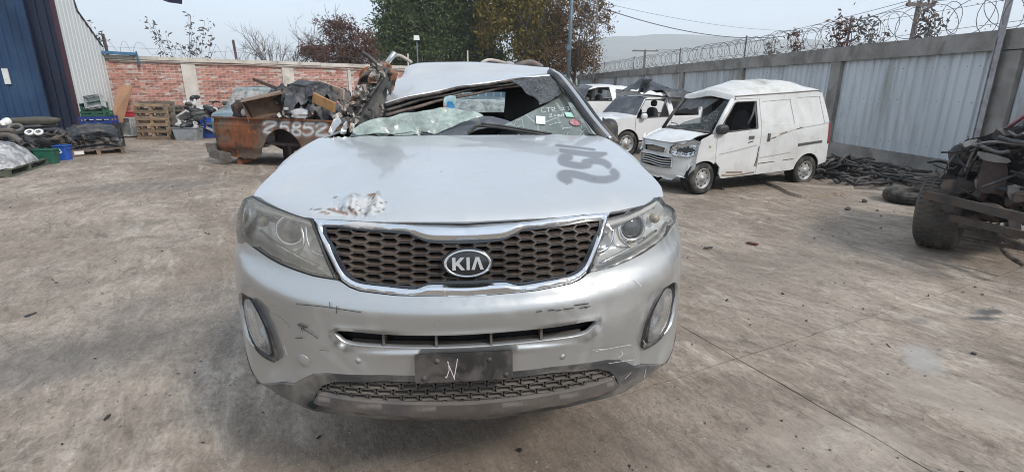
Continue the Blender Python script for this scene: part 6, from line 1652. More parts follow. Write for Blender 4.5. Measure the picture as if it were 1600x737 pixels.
for a, b, c_, s3 in ((.85, .55, 1.72, (.5, .03, .34)), (1.15, .6, 1.66, (.4, .4, .03)), (1.7, .5, 1.60, (.55, .5, .05))):
    m = MB(); m.box((a, b, c_), s3, rotm(.4, .3 * (a - 1), .5), jit=.03); m.build('loose_panel', M_TARP, tp)
# ---------------------------------------------------------------- white SUV behind
s3 = thing('parked_car', 'white car with a missing door window farthest along the panel wall', 'car', (4.6, 17.0, 0), R(17))
stop = [(-1.55, .42), (-1.58, .85), (-1.45, 1.02), (-1.05, 1.12), (-.95, 1.20), (-.56, 1.62), (-.40, 1.70), (.2, 1.73), (1.35, 1.62), (2.2, 1.5), (2.5, 1.0), (2.55, .5)]
sw = [(-.95, 1.27), (-.90, 1.38), (-.62, 1.58), (-.22, 1.66), (.17, 1.67), (.24, 1.25)]; sw2 = [(.38, 1.27), (.42, 1.62), (1.30, 1.53), (1.55, 1.30)]
nr3, _, _ = car(s3, 1.65, stop, .32, [(-.75, .34, .38), (1.9, .34, .38)], [sw, sw2], M_WPAINT2, .02, .17, 1.2, breaks=(4, 6, 8), glass=mat('dark_windscreen', (.04, .042, .045), .2, var=.3), seed=8)
sheet('rear_glass', sw2, [], lambda a, b: nr3(a, b) + [0, .02, 0], mat('privacy_glass', (.05, .055, .06), .25, var=.2), s3, .1, .08, None, rim=0)
seats(s3, (.0,), 1.65, 1.2, .5)
V, F = lumpy((-.62, .3, 1.3), (.2, .5, .16), 3, 0, .05, 8); m = MB(); m.add(V, F, True); m.build('dashboard', M_BLACKP, s3)
for x in (-.75, 1.9):
    wheel(s3, (x, .12, .34), .34, .2, -1, 6); wheel(s3, (x, 1.53, .34), .34, .2, 1, 6)
m = MB(); m.tube([nr3(*p) + [0, -.002, 0] for p in sw + [sw[0]]], .014, 6); m.build('window_seal', M_BLACKP, s3)
pq = on_y(966, 195, 16.2)
m = MB(); m.bar(pq + [0, 0, -.35], pq + [.10, 0, .12], .14, .03); V, F = lumpy(pq + [-.12, .1, -.2], (.3, .2, .6), 3, 0, .2, 8); m.add(V, F, True)
o = m.build('upright_panel', M_WPAINT2); props(o, 'white upright car panel fragment just right of the silver windscreen pillar', 'car panel')
# ---------------------------------------------------------------- teal grey car behind the truck bed
tc_ = thing('parked_car', 'grey teal car half hidden behind the rusty truck bed', 'car', (-5.62, 17.0, 0), R(83))
ttop = [(-1.5, .45), (-1.5, .8), (-1.35, .95), (-.62, 1.10), (-.50, 1.14), (-.12, 1.60), (.02, 1.66), (1.2, 1.67), (1.9, 1.6), (2.2, 1.0), (2.25, .5)]
tw1 = [(-.42, 1.15), (-.08, 1.54), (.5, 1.58), (.55, 1.15)]; tw2 = [(.65, 1.15), (.62, 1.57), (1.4, 1.56), (1.5, 1.16)]
M_TEAL = paint_mat('teal_paint', (.12, .19, .21), dust=(.30, .30, .28), dust_amt=.35, rough=.4, metal=.3)
tg_ = glass_mat('pale_glass', (.75, .82, .80), (.42, .47, .46), .5)
nt_, _, _ = car(tc_, 1.35, ttop, .32, [(-.9, .33, .36), (1.5, .33, .36)], [tw1, tw2], M_TEAL, .01, .14, 1.1, breaks=(4, 6, 8), glass=tg_, seed=1, nose_in=.12)
for x in (-.9, 1.5): wheel(tc_, (x, .1, .32), .32, .18, -1, 6); wheel(tc_, (x, 1.25, .32), .32, .18, 1, 6)
for y in (.06, 1.29):
    m = MB(); V, F = lumpy((-.40, y - .1 if y < .5 else y + .1, 1.22), (.12, .16, .13), 3, 0, .04, 8); m.add(V, F, True); m.bar((-.38, y, 1.18), (-.4, y - .06 if y < .5 else y + .06, 1.2), .04, .04); m.build('door_mirror', M_BLACKP, tc_)
tc2 = copy_tree(tc_); tc2.location = (1.0, 11.0, 0); tc2.scale = (1, 1, .88)
tc2['label'] = 'grey teal car directly behind the silver SUV, glimpsed through its smashed windscreen'
for o_ in (tc_, tc2): o_['group'] = 'grey teal cars'
# ---------------------------------------------------------------- rusty truck bed
BA = R(-30)
bed = thing('truck_bed', 'rust eaten pickup truck bed with 2585 sprayed in white on its side', 'truck bed', (-5.75, 12.8, 0), BA)
def rust_mat():
    s = NT('rusted_steel')
    v = s.coord('Object'); n1 = s.noise(2.2, 8, .7, v, .6); n2 = s.noise(7, 8, .7, v, .4); n3 = s.noise(1.1, 5, .6, v)
    c = s.mix(s.ramp(n1, .40, .60), (.22, .078, .035), (.070, .040, .028))
    c = s.mix(s.ramp(n2, .54, .66, 0, .85), c, (.32, .115, .042)); c = s.mix(s.ramp(n3, .48, .62, 0, .85), c, (.16, .125, .09))
    fl = s.ramp(s.noise(15, 6, .75, v), .62, .70); c = s.mix(s.math('MULTIPLY', fl, s.ramp(n3, .42, .6)), c, (.33, .27, .21))
    return s.done(s.bsdf(c, .85, 0, s.bump(n2, .012), spec=.25))
M_RUST = rust_mat()
BWd = 1.55
def bside(a, b): return np.array([a, .05 * smoothstep((b - .80) / .25) + .06 * smoothstep((.45 - b) / .2) + .012 * noise.noise((a * 1.8, b * 2.4, 1)) - .012 * math.exp(-((b - .90) / .02) ** 2) + .05 * max(0, (.25 - a) / .25) ** 2, b])
barch = arch(2.16, .26, .60, 20, 152, 16)
bo_ = [(.04, 1.05), (.0, .95), (.02, .62), (.02, .38), (.12, .30), (.50, .17), (1.20, .16), (1.40, .26)] + [(p[0], p[1]) for p in barch[::-1] if 1.45 < p[0] < 3.0 and p[1] > .3] + [(2.95, .28), (4.0, .30), (4.0, 1.06)]
dig = {'2': [[(0, .82), (.12, .98), (.32, 1.0), (.42, .85), (.30, .62), (.08, .35), (0, .12)], [(0, .12), (.2, .06), (.48, .12)]],
       '5': [[(.45, 1.0), (.08, .95), (.05, .6)], [(.05, .6), (.28, .66), (.45, .45), (.36, .15), (.12, .02), (0, .12)]],
       '8': [[(.22, .55), (.06, .72), (.14, .96), (.34, .98), (.42, .76), (.22, .55), (.02, .32), (.10, .04), (.36, .02), (.46, .26), (.22, .55)]]}
SPR = []
for ch, a0, wdt in (('2', 1.66, .40), ('5', 2.14, .27), ('8', 2.49, .25), ('5', 2.80, .30), ('2', 3.16, .30)):
    for ln in dig[ch]: SPR.append(smooth_poly([(a0 + p[0] * wdt / .48, .755 + p[1] * .25) for p in ln], 5, False))
def a_wspray(V, P):
    d = np.full(len(V), 9.0)
    for l in SPR: d = np.minimum(d, dist_to(V, l, False))
    return np.clip((1 - smoothstep((d - .014) / .020)) * .95 + .25 * (1 - smoothstep((d - .02) / .08)), 0, .96)
def rust_spray():
    m_ = M_RUST.copy(); m_.name = 'rusted_steel_sprayed'; t = m_.node_tree
    b = next(n for n in t.nodes if n.type == 'BSDF_PRINCIPLED'); lk = b.inputs['Base Color'].links[0].from_socket
    a = t.nodes.new('ShaderNodeAttribute'); a.attribute_name = 'spray'; mx = t.nodes.new('ShaderNodeMix'); mx.data_type = 'RGBA'
    t.links.new(a.outputs['Fac'], mx.inputs[0]); t.links.new(lk, mx.inputs[6]); mx.inputs[7].default_value = (.52, .53, .52, 1); t.links.new(mx.outputs[2], b.inputs['Base Color'])
    return m_
sheet('side_panel', bo_, [], bside, rust_spray(), bed, .022, .022, None, rim=.015, attrs={'spray': a_wspray}, analytic=False)
far_o = [(.04, 1.05), (.0, .6), (.12, .30), (.50, .17), (1.20, .16), (4.0, .30), (4.0, 1.06)]
sheet('side_panel', far_o, [], lambda a, b: np.array([a, BWd - bside(a, b)[1], b]), M_RUST, bed, .1, .08, None, flip=True, rim=.015)
m = MB(); m.bar((.0, .05, 1.055), (4.0, .05, 1.06), .09, .03); m.bar((.0, BWd - .05, 1.055), (4.0, BWd - .05, 1.06), .09, .03); m.build('top_rail', M_RUST, bed)
m = MB(); m.box((.03, BWd / 2, .72), (.05, BWd - .16, .62), jit=.02); m.build('tailgate', M_RUST, bed)
m = MB(); m.box((2.0, BWd / 2, .52), (3.9, BWd - .2, .05)); m.box((2.16, .42, .70), (1.3, .04, .50)); m.box((2.16, .25, .93), (1.3, .36, .03)); m.build('bed_floor', mat('dark_rust', (.035, .022, .018), .9, var=.3), bed)
m = MB(); m.box((-.10, BWd / 2 - .02, .36), (.16, BWd + .14, .20), jit=.01); m.bar((-.17, -.03, .25), (.12, -.08, .22), .06, .20); m.bar((.11, -.08, .22), (.56, -.07, .17), .06, .20)
m.build('rear_bumper', mat('dull_bumper', (.17, .165, .145), .55, .3, var=.3, dirt=(.12, .075, .05), dirt_amt=.45, dirt_scale=4), bed)
for x in (.62,):
    m = MB(); m.tube([(x - .05, .12, .10), (x + .05, .2, .05), (x + .16, .4, .12)], .05, 8); m.box((x, .15, .06), (.16, .14, .12), rotm(.3, .4, .2), jit=.02); m.build('axle_end', mat('rust_orange', (.28, .10, .045), .8), bed)
for x, y in ((1.86, .5), (3.5, .5), (3.5, 1.1), (.9, 1.2)):
    m = MB(); m.bar((x, y, 0), (x, y, .5), .09, .09); m.build('support_leg', M_POST, bed)
BI = Matrix.Rotation(BA, 3, 'Z')
def bedp(a, y, z): v = BI @ Vector((a, y, z)); return np.array([v.x - 5.75, v.y + 12.8, z])
def bed_px(px, py, y):
    best = None
    for a in np.arange(-.2, 4.2, .02):
        q = to_px(bedp(a, y, 1.2))
        if best is None or abs(q[0] - px) < best[0]: best = (abs(q[0] - px), a)
    a = best[1]; zb = min(np.arange(.5, 2.4, .01), key=lambda z: abs(to_px(bedp(a, y, z))[1] - py)); return bedp(a, y, zb)
M_BRUST = mat('brown_tin', (.17, .105, .066), .7, var=.4, scale=5, dirt=(.2, .15, .11), dirt_amt=.4)
M_SCRAPD = mat('scrap_black', (.024, .026, .030), .5, var=.35, scale=5, dirt=(.11, .10, .09), dirt_amt=.4, bump=.004)
M_SCRAPG = mat('scrap_grey', (.050, .054, .060), .6, var=.35, scale=5, dirt=(.15, .135, .12), dirt_amt=.35)
def scrap(name, label, cat, verts_list, mt, kind=None, group=None):
    m = MB()
    for V, F, sm in verts_list: m.add(V, F, sm)
    o = m.build(name, mt, kind=kind); return props(o, label, cat, group)
c = bed_px(428, 163, .5)
t = thing('battered_tray', 'battered brown sheet metal tray tipped on its side in the rusty truck bed', 'metal tray', c + [0, 0, -.2], R(14)); 
m = MB(); Rt = rotm(.15, -.22, .0)
m.box((0, .1, .2), (1.05, .03, .42), Rt, jit=.015); m.build('panel', M_BRUST, t)
for d3, s3_ in (((0, -.05, .42), (1.08, .32, .03)), ((0, -.06, -.02), (1.0, .30, .03)), ((-.52, -.05, .2), (.03, .3, .42)), ((.52, -.05, .2), (.03, .3, .42)), ((.15, .06, .22), (.16, .08, .12))):
    MB().box(Rt @ np.array(d3), s3_, Rt, jit=.02).build('flange', M_BRUST, t)
c = bed_px(385, 172, .35); V, F = lumpy(c, (.55, .4, .45), 4, .2, .3, 10, 3, True); scrap('engine_block', 'dark rusty engine lump with a pale disc at the left end of the truck bed', 'engine part', [(V, F, False)], mat('dark_rust2', (.05, .03, .025), .85, var=.5, scale=9, bump=.02))
p = bed_px(381, 176, .10); m = MB(); m.lathe([(.085, 0), (.07, .02), (.03, .03), (.0001, .03)], p, (-.3, -.95, .1), 16); o = m.build('pale_disc', mat('disc_grey', (.4, .38, .36), .6, var=.3)); props(o, 'small pale round disc stuck on the dark engine lump in the truck bed', 'disc')
a, b = bed_px(402, 124, 1.1), bed_px(520, 172, .5); m = MB(); m.bar(a, a + (b - a) * .35, .05, .07); m.bar(a + (b - a) * .34, b, .10, .05); o = m.build('long_bar', mat('bar_brown', (.12, .075, .05), .8, var=.4)); props(o, 'long brown bar sticking up out of the scrap in the truck bed', 'metal bar')
def drape(c, sx, sy, amp, seed, tilt=(0, 0, 0), n=22, fold=3.0, droop=.5):
    """crumpled flexible sheet lying over whatever is below: creased, sagging at the rim"""
    M = rotm(*tilt); G = []
    for i in range(n):
        row = []
        for j in range(n):
            u, v_ = i / (n - 1) * 2 - 1, j / (n - 1) * 2 - 1
            k = 1 + .18 * noise.noise((u * 2, v_ * 2, seed)); p = np.array([u * sx / 2 * k, v_ * sy / 2 * k, 0.0])
            h = amp * (1.2 - 2.2 * abs(noise.noise((u * fold * .6, v_ * fold * .6, seed + 3)))) + amp * .5 * abs(noise.noise((u * fold * 1.7, v_ * fold * 1.7, seed + 9))) - droop * amp * (u * u + v_ * v_)
            row.append(np.array(c) + M @ (p + [0, 0, h]))
        G.append(row)
    return G
def drape_obj(name, label, cat, G, mt, group=None, th=.012):
    m = MB(); m.grid(G, True); m.grid([[p - np.array([0, 0, th]) for p in r] for r in G][::-1], True); o = m.build(name, mt); return props(o, label, cat, group)
GR_S = 'plastic scrap heaped in the truck bed'
for px, py, sx, sy, am, yd, lb, sd3, tl3, mt_ in ((487, 160, 1.0, .7, .18, .6, 'crumpled dark grey plastic liner hanging over the rim of the truck bed', 2, (.25, .1, .3), M_SCRAPG), (515, 150, .9, .6, .20, .8, 'black sheet bundle with pale streaks at the right of the truck bed scrap', 4, (.3, .2, .2), M_SCRAPD), (452, 150, .7, .5, .2, .9, 'black bumper piece behind the brown tray', 5, (.4, -.3, .6), M_SCRAPD), (506, 175, .7, .5, .18, .45, 'dark grey wheel arch liner draped over the right rim of the truck bed', 6, (.3, .1, -.2), M_SCRAPG), (470, 160, .8, .7, .25, .7, 'black plastic duct between the brown tray and grey liner', 3, (.3, .4, .5), M_SCRAPD)):
    drape_obj('plastic_scrap', lb, 'plastic scrap', drape(bed_px(px, py, yd), sx, sy, am, sd3, tl3), mt_, GR_S)
c = bed_px(480, 143, .7); t = thing('plastic_box', 'dark grey plastic box lying highest in the truck bed scrap', 'plastic scrap', c, R(-12), GR_S)
m = MB(); m.box((0, 0, 0), (.52, .42, .30), rotm(.25, .15, 0), jit=.02, taper=.8); m.build('shell', M_SCRAPG, t)
m = MB(); m.box(rotm(.25, .15, 0) @ np.array([0, 0, .17]), (.40, .32, .05), rotm(.25, .15, 0), jit=.01); m.build('lid', M_SCRAPD, t)
for k, (px, py, yd, r_) in enumerate(((462, 158, .6, .09), (456, 172, .4, .07), (478, 166, .5, .06))):
    m = MB(); c = bed_px(px, py, yd); m.lathe([(r_, -.12), (r_, .12), (r_ * .7, .13), (r_ * .65, -.1)], c, (.5 - .3 * k, -.6, .5), 14); m.build('hose_end', M_SCRAPD, t, off=None).matrix_parent_inverse = (Matrix.Translation(t.location) @ Matrix.Rotation(R(-12), 4, 'Z')).inverted()
a, b = bed_px(492, 152, .35), bed_px(523, 168, .25); m = MB(); m.bar(a, b, .05, .20); o = m.build('orange_board', mat('orange_wood', (.36, .19, .065), .7, var=.2)); props(o, 'orange wooden board lying on the scrap in the truck bed', 'board')
a, b = bed_px(500, 133, 1.0), bed_px(540, 148, .8); m = MB(); m.bar(a, b, .04, .22); o = m.build('pale_board', mat('pale_wood', (.40, .30, .23), .8, var=.2)); props(o, 'pale tan board behind the black bundle at the right of the scrap', 'board')
c = bed_px(470, 178, .12); V, F = lumpy(c, (.4, .16, .2), 9, .5, .3, 8, 3, True); scrap('bumper_piece', 'pale grey bumper corner poking over the truck bed rim', 'bumper piece', [(V, F, False)], mat('pale_bumper', (.36, .37, .37), .5, var=.3))
c = bed_px(445, 178, .1); m = MB()
for k in range(6):
    p = c + rng.uniform(-.12, .12, 3); m.box(p, rng.uniform(.03, .10, 3), rotm(*rng.uniform(-2, 2, 3)), jit=.01)
o = m.build('bracket_scraps', mat('pale_scrap', (.42, .40, .37), .6, var=.3), kind='stuff')
# ---------------------------------------------------------------- stripped chassis at the right edge
ch = thing('stripped_truck', 'dark stripped truck front with big tyre and bare bumper beams, at the right edge', 'truck wreck', (5.3, 5.2, 0)); co = np.array(ch.location)
M_OFFR = mat('offroad_tyre', (.062, .055, .049), .92, var=.3, scale=7, dirt=(.10, .085, .07), dirt_amt=.5, dirt_scale=3, bump=.006, bscale=40)
tcn = np.array([5.36, 5.27, .40]); tax = np.array([.60, -.80, .05]); tax /= np.linalg.norm(tax)
m = MB(); tr_ = .40; tw_ = .185
m.lathe([(.21, -tw_ * .85), (.28, -tw_ * 1.05), (.335, -tw_ * 1.04), (tr_ * .92, -tw_ * .93), (tr_ * .965, -tw_ * .75), (tr_ * .99, -tw_ * .4), (tr_, 0), (tr_ * .99, tw_ * .4), (tr_ * .965, tw_ * .75), (tr_ * .92, tw_ * .93), (.335, tw_ * 1.04), (.28, tw_ * 1.05), (.21, tw_ * .85)], tcn, tax, 44)
ty = m.build('tyre', M_OFFR, ch, co)
m = MB(); x_ = np.cross(tax, [0, 0, 1.0]); x_ /= np.linalg.norm(x_); zz = np.cross(x_, tax)
for i in range(44):
    a = 2 * math.pi * i / 44
    for k, off in enumerate((-.70, -.25, .25, .70)):
        aa = a + (k % 2) * math.pi / 44; rd = x_ * math.cos(aa) + zz * math.sin(aa); tg2 = -x_ * math.sin(aa) + zz * math.cos(aa)
        m.box(tcn + rd * (tr_ + (.001 if abs(off) < .5 else -.012)) + tax * off * tw_, (.034, .060, .016), np.array([tg2, tax, rd]).T)
m.build('tread_block', M_OFFR, ty, co, kind='stuff')
m = MB(); m.lathe([(.215, -tw_ * .5), (.19, -.02), (.08, .0), (.0001, .0)], tcn, tax, 20); m.build('hub', M_DARKIN, ty, co)
M_CHASS = mat('chassis_metal', (.060, .052, .048), .65, .2, var=.4, scale=6, dirt=(.15, .11, .085), dirt_amt=.42, dirt_scale=5, bump=.006)
M_BEAM = mat('rusty_beam', (.065, .055, .049), .6, .2, var=.4, scale=3, dirt=(.10, .06, .04), dirt_amt=.32, dirt_scale=4)
def cy(px): return 5.3 - (px - 1450) * .006
def cpx(px, py, dy=0.0): return on_y(px, py, cy(px) + dy)
for pts, wd2, ht2, lb in ((((1447, 304), (1640, 350)), .05, .082, None), (((1486, 340), (1640, 376)), .05, .065, None)):
    a, b = cpx(*pts[0], -.28), cpx(*pts[1], -.28); MB().bar(a, b, wd2, ht2).build('bumper_beam', M_BEAM, ch, co)
for pts, r, mt_ in ((((1558, 350), (1560, 372), (1572, 396), (1600, 414)), .022, M_CHASS), (((1500, 352), (1540, 362), (1600, 386), (1640, 398)), .03, M_CHASS), (((1535, 318), (1560, 322), (1578, 338), (1574, 352)), .014, M_CHASS), (((1500, 372), (1560, 382), (1640, 396)), .02, M_CHASS)):
    m = MB(); m.tube(smooth_poly([cpx(*p, -.2) for p in pts], 4, False), r, 8); m.build('pipe', mt_, ch, co)
# engine bay silhouette built of many castings, brackets and hoses
bay = [(1470, 300), (1482, 262), (1495, 232), (1510, 218), (1540, 212), (1570, 200), (1600, 196), (1640, 190), (1640, 350), (1500, 345), (1470, 318)]
k = 0
while k < 170:
    px, py = rng.uniform(1470, 1640), rng.uniform(205, 345)
    if not inside(np.array([[px, py]]), bay)[0]: continue
    k += 1; d3 = rng.uniform(.05, .19, 3) * [1.2, 1, .8]; c = cpx(px, py, rng.uniform(.0, .35))
    m = MB()
    if k % 8 in (0, 4): m.box(c, d3 * [.9, .7, .8], rotm(*rng.uniform(-.5, .5, 3)), jit=.008)
    elif k % 8 == 1: m.lathe([(d3[0] * .45, -d3[1] * .5), (d3[0] * .5, -d3[1] * .4), (d3[0] * .5, d3[1] * .3), (d3[0] * .35, d3[1] * .5), (.001, d3[1] * .5)], c, rng.normal(0, 1, 3), 14)
    elif k % 8 in (2, 3, 5, 6):
        e_ = rng.normal(0, 1, 3) * [.16, .05, .10]; m.tube(smooth_poly([c - e_, c - e_ * .3 + rng.normal(0, .03, 3), c + e_ * .4 + rng.normal(0, .03, 3), c + e_], 3, False), rng.uniform(.005, .018), 6)
    else: V, F = lumpy(c, d3 * .9, k, rng.uniform(0, 3), .38, 12, 3.4, True); m.add(V, F, True)
    m.build('engine_part', [M_CHASS, M_SCRAPD, M_DARKIN, M_SCRAPG][k % 4], ch, co)
m = MB()
m.add([tuple(cpx(x, y, d)) for d in (.16, 1.2) for x, y in bay], [tuple(range(len(bay))), tuple(range(len(bay), 2 * len(bay)))[::-1]] + [(i, len(bay) + i, len(bay) + (i + 1) % len(bay), (i + 1) % len(bay)) for i in range(len(bay))]); m.build('engine_core', M_DARKIN, ch, co)
for pts, r, mt_ in ((((1508, 268), (1524, 232), (1545, 222), (1600, 226), (1640, 236)), .012, mat('hose_grey', (.20, .18, .17), .6)), (((1500, 225), (1530, 228), (1560, 238), (1576, 236)), .018, mat('bare_alloy', (.15, .142, .135), .5, .3, var=.4)), (((1505, 300), (1512, 270), (1528, 240)), .009, M_CHASS), (((1494, 236), (1500, 252), (1514, 262), (1520, 248)), .016, M_SCRAPD), (((1560, 215), (1590, 222), (1640, 226)), .02, M_SCRAPD), (((1575, 205), (1588, 212), (1600, 208)), .012, M_SCRAPG)):
    m = MB(); m.tube(smooth_poly([cpx(*p, -.02) for p in pts], 5, False), r, 7); m.build('hose', mt_, ch, co)
def cpanel(nm, pxs, dy, mt_, amp=.01, lb=None):
    c = np.mean(pxs, 0); p0 = cpx(c[0], c[1], dy)
    return plane_panel(nm, pxs, p0, (-.55, -.83, .1), mt_, ch, step=.03, amp=amp, freq=6, off=co, rim=.02, label=lb)
cpanel('radiator_support', [(1536, 252), (1572, 248), (1570, 296), (1548, 302), (1528, 294)], -.04, mat('dull_maroon', (.065, .040, .038), .6, var=.25), .01)
cpanel('wing_stay', [(1506, 222), (1526, 217), (1522, 224), (1508, 230)], -.04, mat('pale_stay', (.2, .19, .18), .6, var=.3), .008)
cpanel('top_bracket', [(1528, 236), (1576, 248), (1574, 255), (1536, 250)], -.08, mat('pale_bracket', (.17, .16, .15), .6, var=.3), .006)
cpanel('pale_cover', [(1524, 280), (1538, 280), (1540, 293), (1526, 295)], -.1, mat('pale_cover_m', (.18, .16, .14), .7, var=.2), .006)
cpanel('grey_plate', [(1476, 280), (1520, 284), (1520, 300), (1474, 300)], -.1, M_CHASS, .008)
cpanel('inner_wing', [(1478, 302), (1560, 310), (1580, 330), (1500, 338), (1474, 320)], .1, M_DARKIN, .01)
cpanel('shiny_box', [(1575, 290), (1600, 292), (1600, 312), (1578, 312)], -.06, mat('bare_alloy', (.15, .142, .135), .5, .3), .006)
for x in np.arange(1500, 1600, 14):
    c_ = cpx(x, np.interp(x, [1447, 1640], [304, 350]), -.315); m = MB(); m.lathe([(.012, 0), (.012, .012), (.0001, .014)], c_, (-.6, -.8, 0), 8); m.build('bolt', M_CHASS, ch, co)
cpanel('bracket', [(1462, 300), (1486, 306), (1490, 330), (1470, 326)], -.24, M_BEAM, .006)
cpanel('bracket', [(1575, 332), (1592, 336), (1596, 372), (1580, 368)], -.24, M_BEAM, .006)
# windscreen corner with a reddish edge
a, b, c3 = cpx(1566, 206, .9), cpx(1600, 182, .9), cpx(1660, 168, .9)
m = MB(); m.tube([a, b, c3], .022, 7); m.build('windscreen_pillar', mat('faded_red', (.34, .11, .14), .5, var=.3), ch, co)
pp = [cpx(1572, 208, .92), cpx(1602, 186, .92), cpx(1660, 174, .92), cpx(1660, 215, .92)]
m = MB(); m.add(pp, [(0, 1, 2, 3)]); m.build('windscreen_glass', mat('pale_windscreen', (.30, .36, .36), .2, var=.2), ch, co)
# body behind the frame edge, so that the truck goes on to the right
m = MB(); V, F = lumpy((6.4, 5.0, .95), (1.2, 1.2, .7), 5, .7, .15, 8); m.add(V, F); m.build('body_shell', M_DARKIN, ch, co)
# ================================================================== CLUTTER ALONG THE WALLS
def gp(x, y): return on_z(x, y)
def back(p, d): p = np.array(p, float); return p + np.array([p[0], p[1], 0]) / np.hypot(p[0], p[1]) * d     # farther along the sight line
M_WOOD = mat('pallet_wood', (.27, .185, .115), .85, var=.3, scale=5, rnd=.3, dirt=(.14, .105, .075), dirt_amt=.4, stretch=(1, 6, 6))
M_WOODG = mat('grey_pallet_wood', (.20, .165, .13), .9, var=.3, scale=5, rnd=.3, dirt=(.11, .09, .075), dirt_amt=.42)
def pallet(label, loc, rotz, tilt, W=1.2, D=1.0, H=.145, wood=M_WOOD, group=None, nb=5):
    t = thing('wooden_pallet', label, 'pallet', loc, 0, group); t.rotation_euler = (tilt, 0, rotz)
    for i in range(nb):
        y = -D / 2 + .05 + (D - .1) * i / (nb - 1); MB().box((0, y, H - .011), (W, .098, .022), jit=.003).build('deck_board', wood, t)
    for y in (-D / 2 + .05, 0, D / 2 - .05): MB().box((0, y, .011), (W, .098, .022), jit=.003).build('bottom_board', wood, t)
    for x in (-W / 2 + .05, 0, W / 2 - .05): MB().box((x, 0, H / 2), (.09, D, H - .046), jit=.003).build('stringer', wood, t)
    return t
# two upright pallets leaning on the wall, bottoms towards the yard
c = (gp(215, 217) + gp(265, 218)) / 2
pallet('wooden pallet standing upright in front of the brick wall, nearest of the leaning pallets', c + [0.12, .02, .575], R(-8), R(90 - 2), 1.10, 1.14, .145, M_WOOD, 'wooden pallets by the brick wall', 6).rotation_euler = (R(86), 0, R(-8))
pallet('wooden pallet standing upright directly behind the nearest leaning pallet', c + [.22, .20, .615], R(-8), R(86), 1.14, 1.20, .145, M_WOODG, 'wooden pallets by the brick wall', 6).rotation_euler = (R(86), 0, R(-8))
c2 = gp(280, 214) + [-.05, .35, 0]
for k, lb in enumerate(('bottom', 'second from the bottom', 'third from the bottom', 'middle', 'third from the top', 'second from the top', 'top')):
    pallet('%s pallet of the flat stack beside the leaning pallets' % lb, c2 + [rng.uniform(-.03, .03), rng.uniform(-.03, .03), .001 + k * .149], R(rng.uniform(-4, 4)), 0, .95, .9, .145, M_WOODG, 'wooden pallets by the brick wall')
# leaning sheet of plywood
a, b = gp(176, 197), gp(193, 199)
P = [on_y(171, 190, 18.9), on_y(192, 192, 19.3), on_y(207, 135, 19.95), on_y(186, 134, 19.9)]
m = MB(); m.add(P + [p + np.array([.0, .03, .012]) for p in P], [(0, 1, 2, 3), (7, 6, 5, 4), (0, 4, 5, 1), (1, 5, 6, 2), (2, 6, 7, 3), (3, 7, 4, 0)])
o = m.build('plywood_sheet', mat('plywood', (.31, .17, .10), .8, var=.12, scale=3)); props(o, 'tall brown sheet of plywood leaning where the white cladding meets the brick wall', 'plywood')
# sheet reaches the floor behind the crates
# crates ------------------------------------------------------------------
def crate(name, label, loc, size, rz, mt_, tilt=(0, 0), walls=True, cat='crate', slots=3, group=None):
    t = thing(name, label, cat, loc, 0, group); t.rotation_euler = (tilt[0], tilt[1], rz)
    W, D, H = size; tk = .018
    MB().box((0, 0, tk / 2), (W, D, tk)).build('base', mt_, t)
    for sx, sy in ((0, -1), (0, 1), (-1, 0), (1, 0)):
        m = MB(); L = W if sy else D - 2 * tk
        cx, cy_ = sx * (W / 2 - tk / 2), sy * (D / 2 - tk / 2)
        hs = (H - tk - .0) / (2 * slots + 1)
        for k in range(slots + 1): m.box((cx, cy_, tk + hs * (2 * k + .5)), (L if sy else tk, tk if sy else L, hs * (1.05 if k < slots else 1.2)))
        for e in (-1, 0, 1): m.box((cx + (e * (L / 2 - .02) if sy else 0), cy_ + (0 if sy else e * (L / 2 - .02)), tk + (H - tk) / 2), (.045 if sy else tk * 1.2, tk * 1.2 if sy else .045, H - tk))
        m.build('side', mt_, t)
    return t
def tub(name, label, loc, size, rz, mt_, cat='tub', taper=.86, lip=.02, group=None, tilt=(0, 0)):
    t = thing(name, label, cat, loc, 0, group); t.rotation_euler = (tilt[0], tilt[1], rz)
    W, D, H = size
    def ring(w_, d_, z, n=5):
        r = min(w_, d_) * .12; out = []
        for sx, sy, a0 in ((1, 1, 0), (-1, 1, 90), (-1, -1, 180), (1, -1, 270)):
            for k in range(n): a = R(a0 + k * 90 / (n - 1)); out.append((sx * (w_ / 2 - r) + r * math.cos(a), sy * (d_ / 2 - r) + r * math.sin(a), z))
        return out
    rs = [ring(W * taper, D * taper, 0), ring(W * (.5 + taper / 2), D * (.5 + taper / 2), H * .5), ring(W, D, H - .03), ring(W, D, H), ring(W - .03, D - .03, H), ring(W * taper - .03, D * taper - .03, .03)]
    V = [p for r in rs for p in r]; n = len(rs[0]); m = MB()
    m.add(V, [(i * n + k, i * n + (k + 1) % n, (i + 1) * n + (k + 1) % n, (i + 1) * n + k) for i in range(len(rs) - 1) for k in range(n)] + [tuple(range(n))[::-1], tuple(5 * n + k for k in range(n))])
    m.build('body', mt_, t)
    m = MB(); m.tube(ring(W + lip, D + lip, H - .012), .013, 6, closed=True); m.build('rim', mt_, t)
    for sx in (-1, 1):
        m = MB(); m.tube([(sx * (W / 2 + .005), -.09, H - .05), (sx * (W / 2 + .035), -.07, H - .07), (sx * (W / 2 + .035), .07, H - .07), (sx * (W / 2 + .005), .09, H - .05)], .011, 6); m.build('grip', mt_, t)
    return t
M_GREENP = mat('green_plastic', (.012, .10, .062), .45, var=.15, dirt=(.10, .12, .09), dirt_amt=.25)
M_BLUEP = mat('blue_bin_plastic', (.018, .085, .40), .4, var=.12, dirt=(.10, .12, .18), dirt_amt=.2)
M_BLUED = mat('dark_blue_plastic', (.015, .04, .20), .45, var=.2)
M_GREYP = mat('grey_plastic', (.27, .29, .31), .5, var=.12, dirt=(.17, .16, .15), dirt_amt=.3)
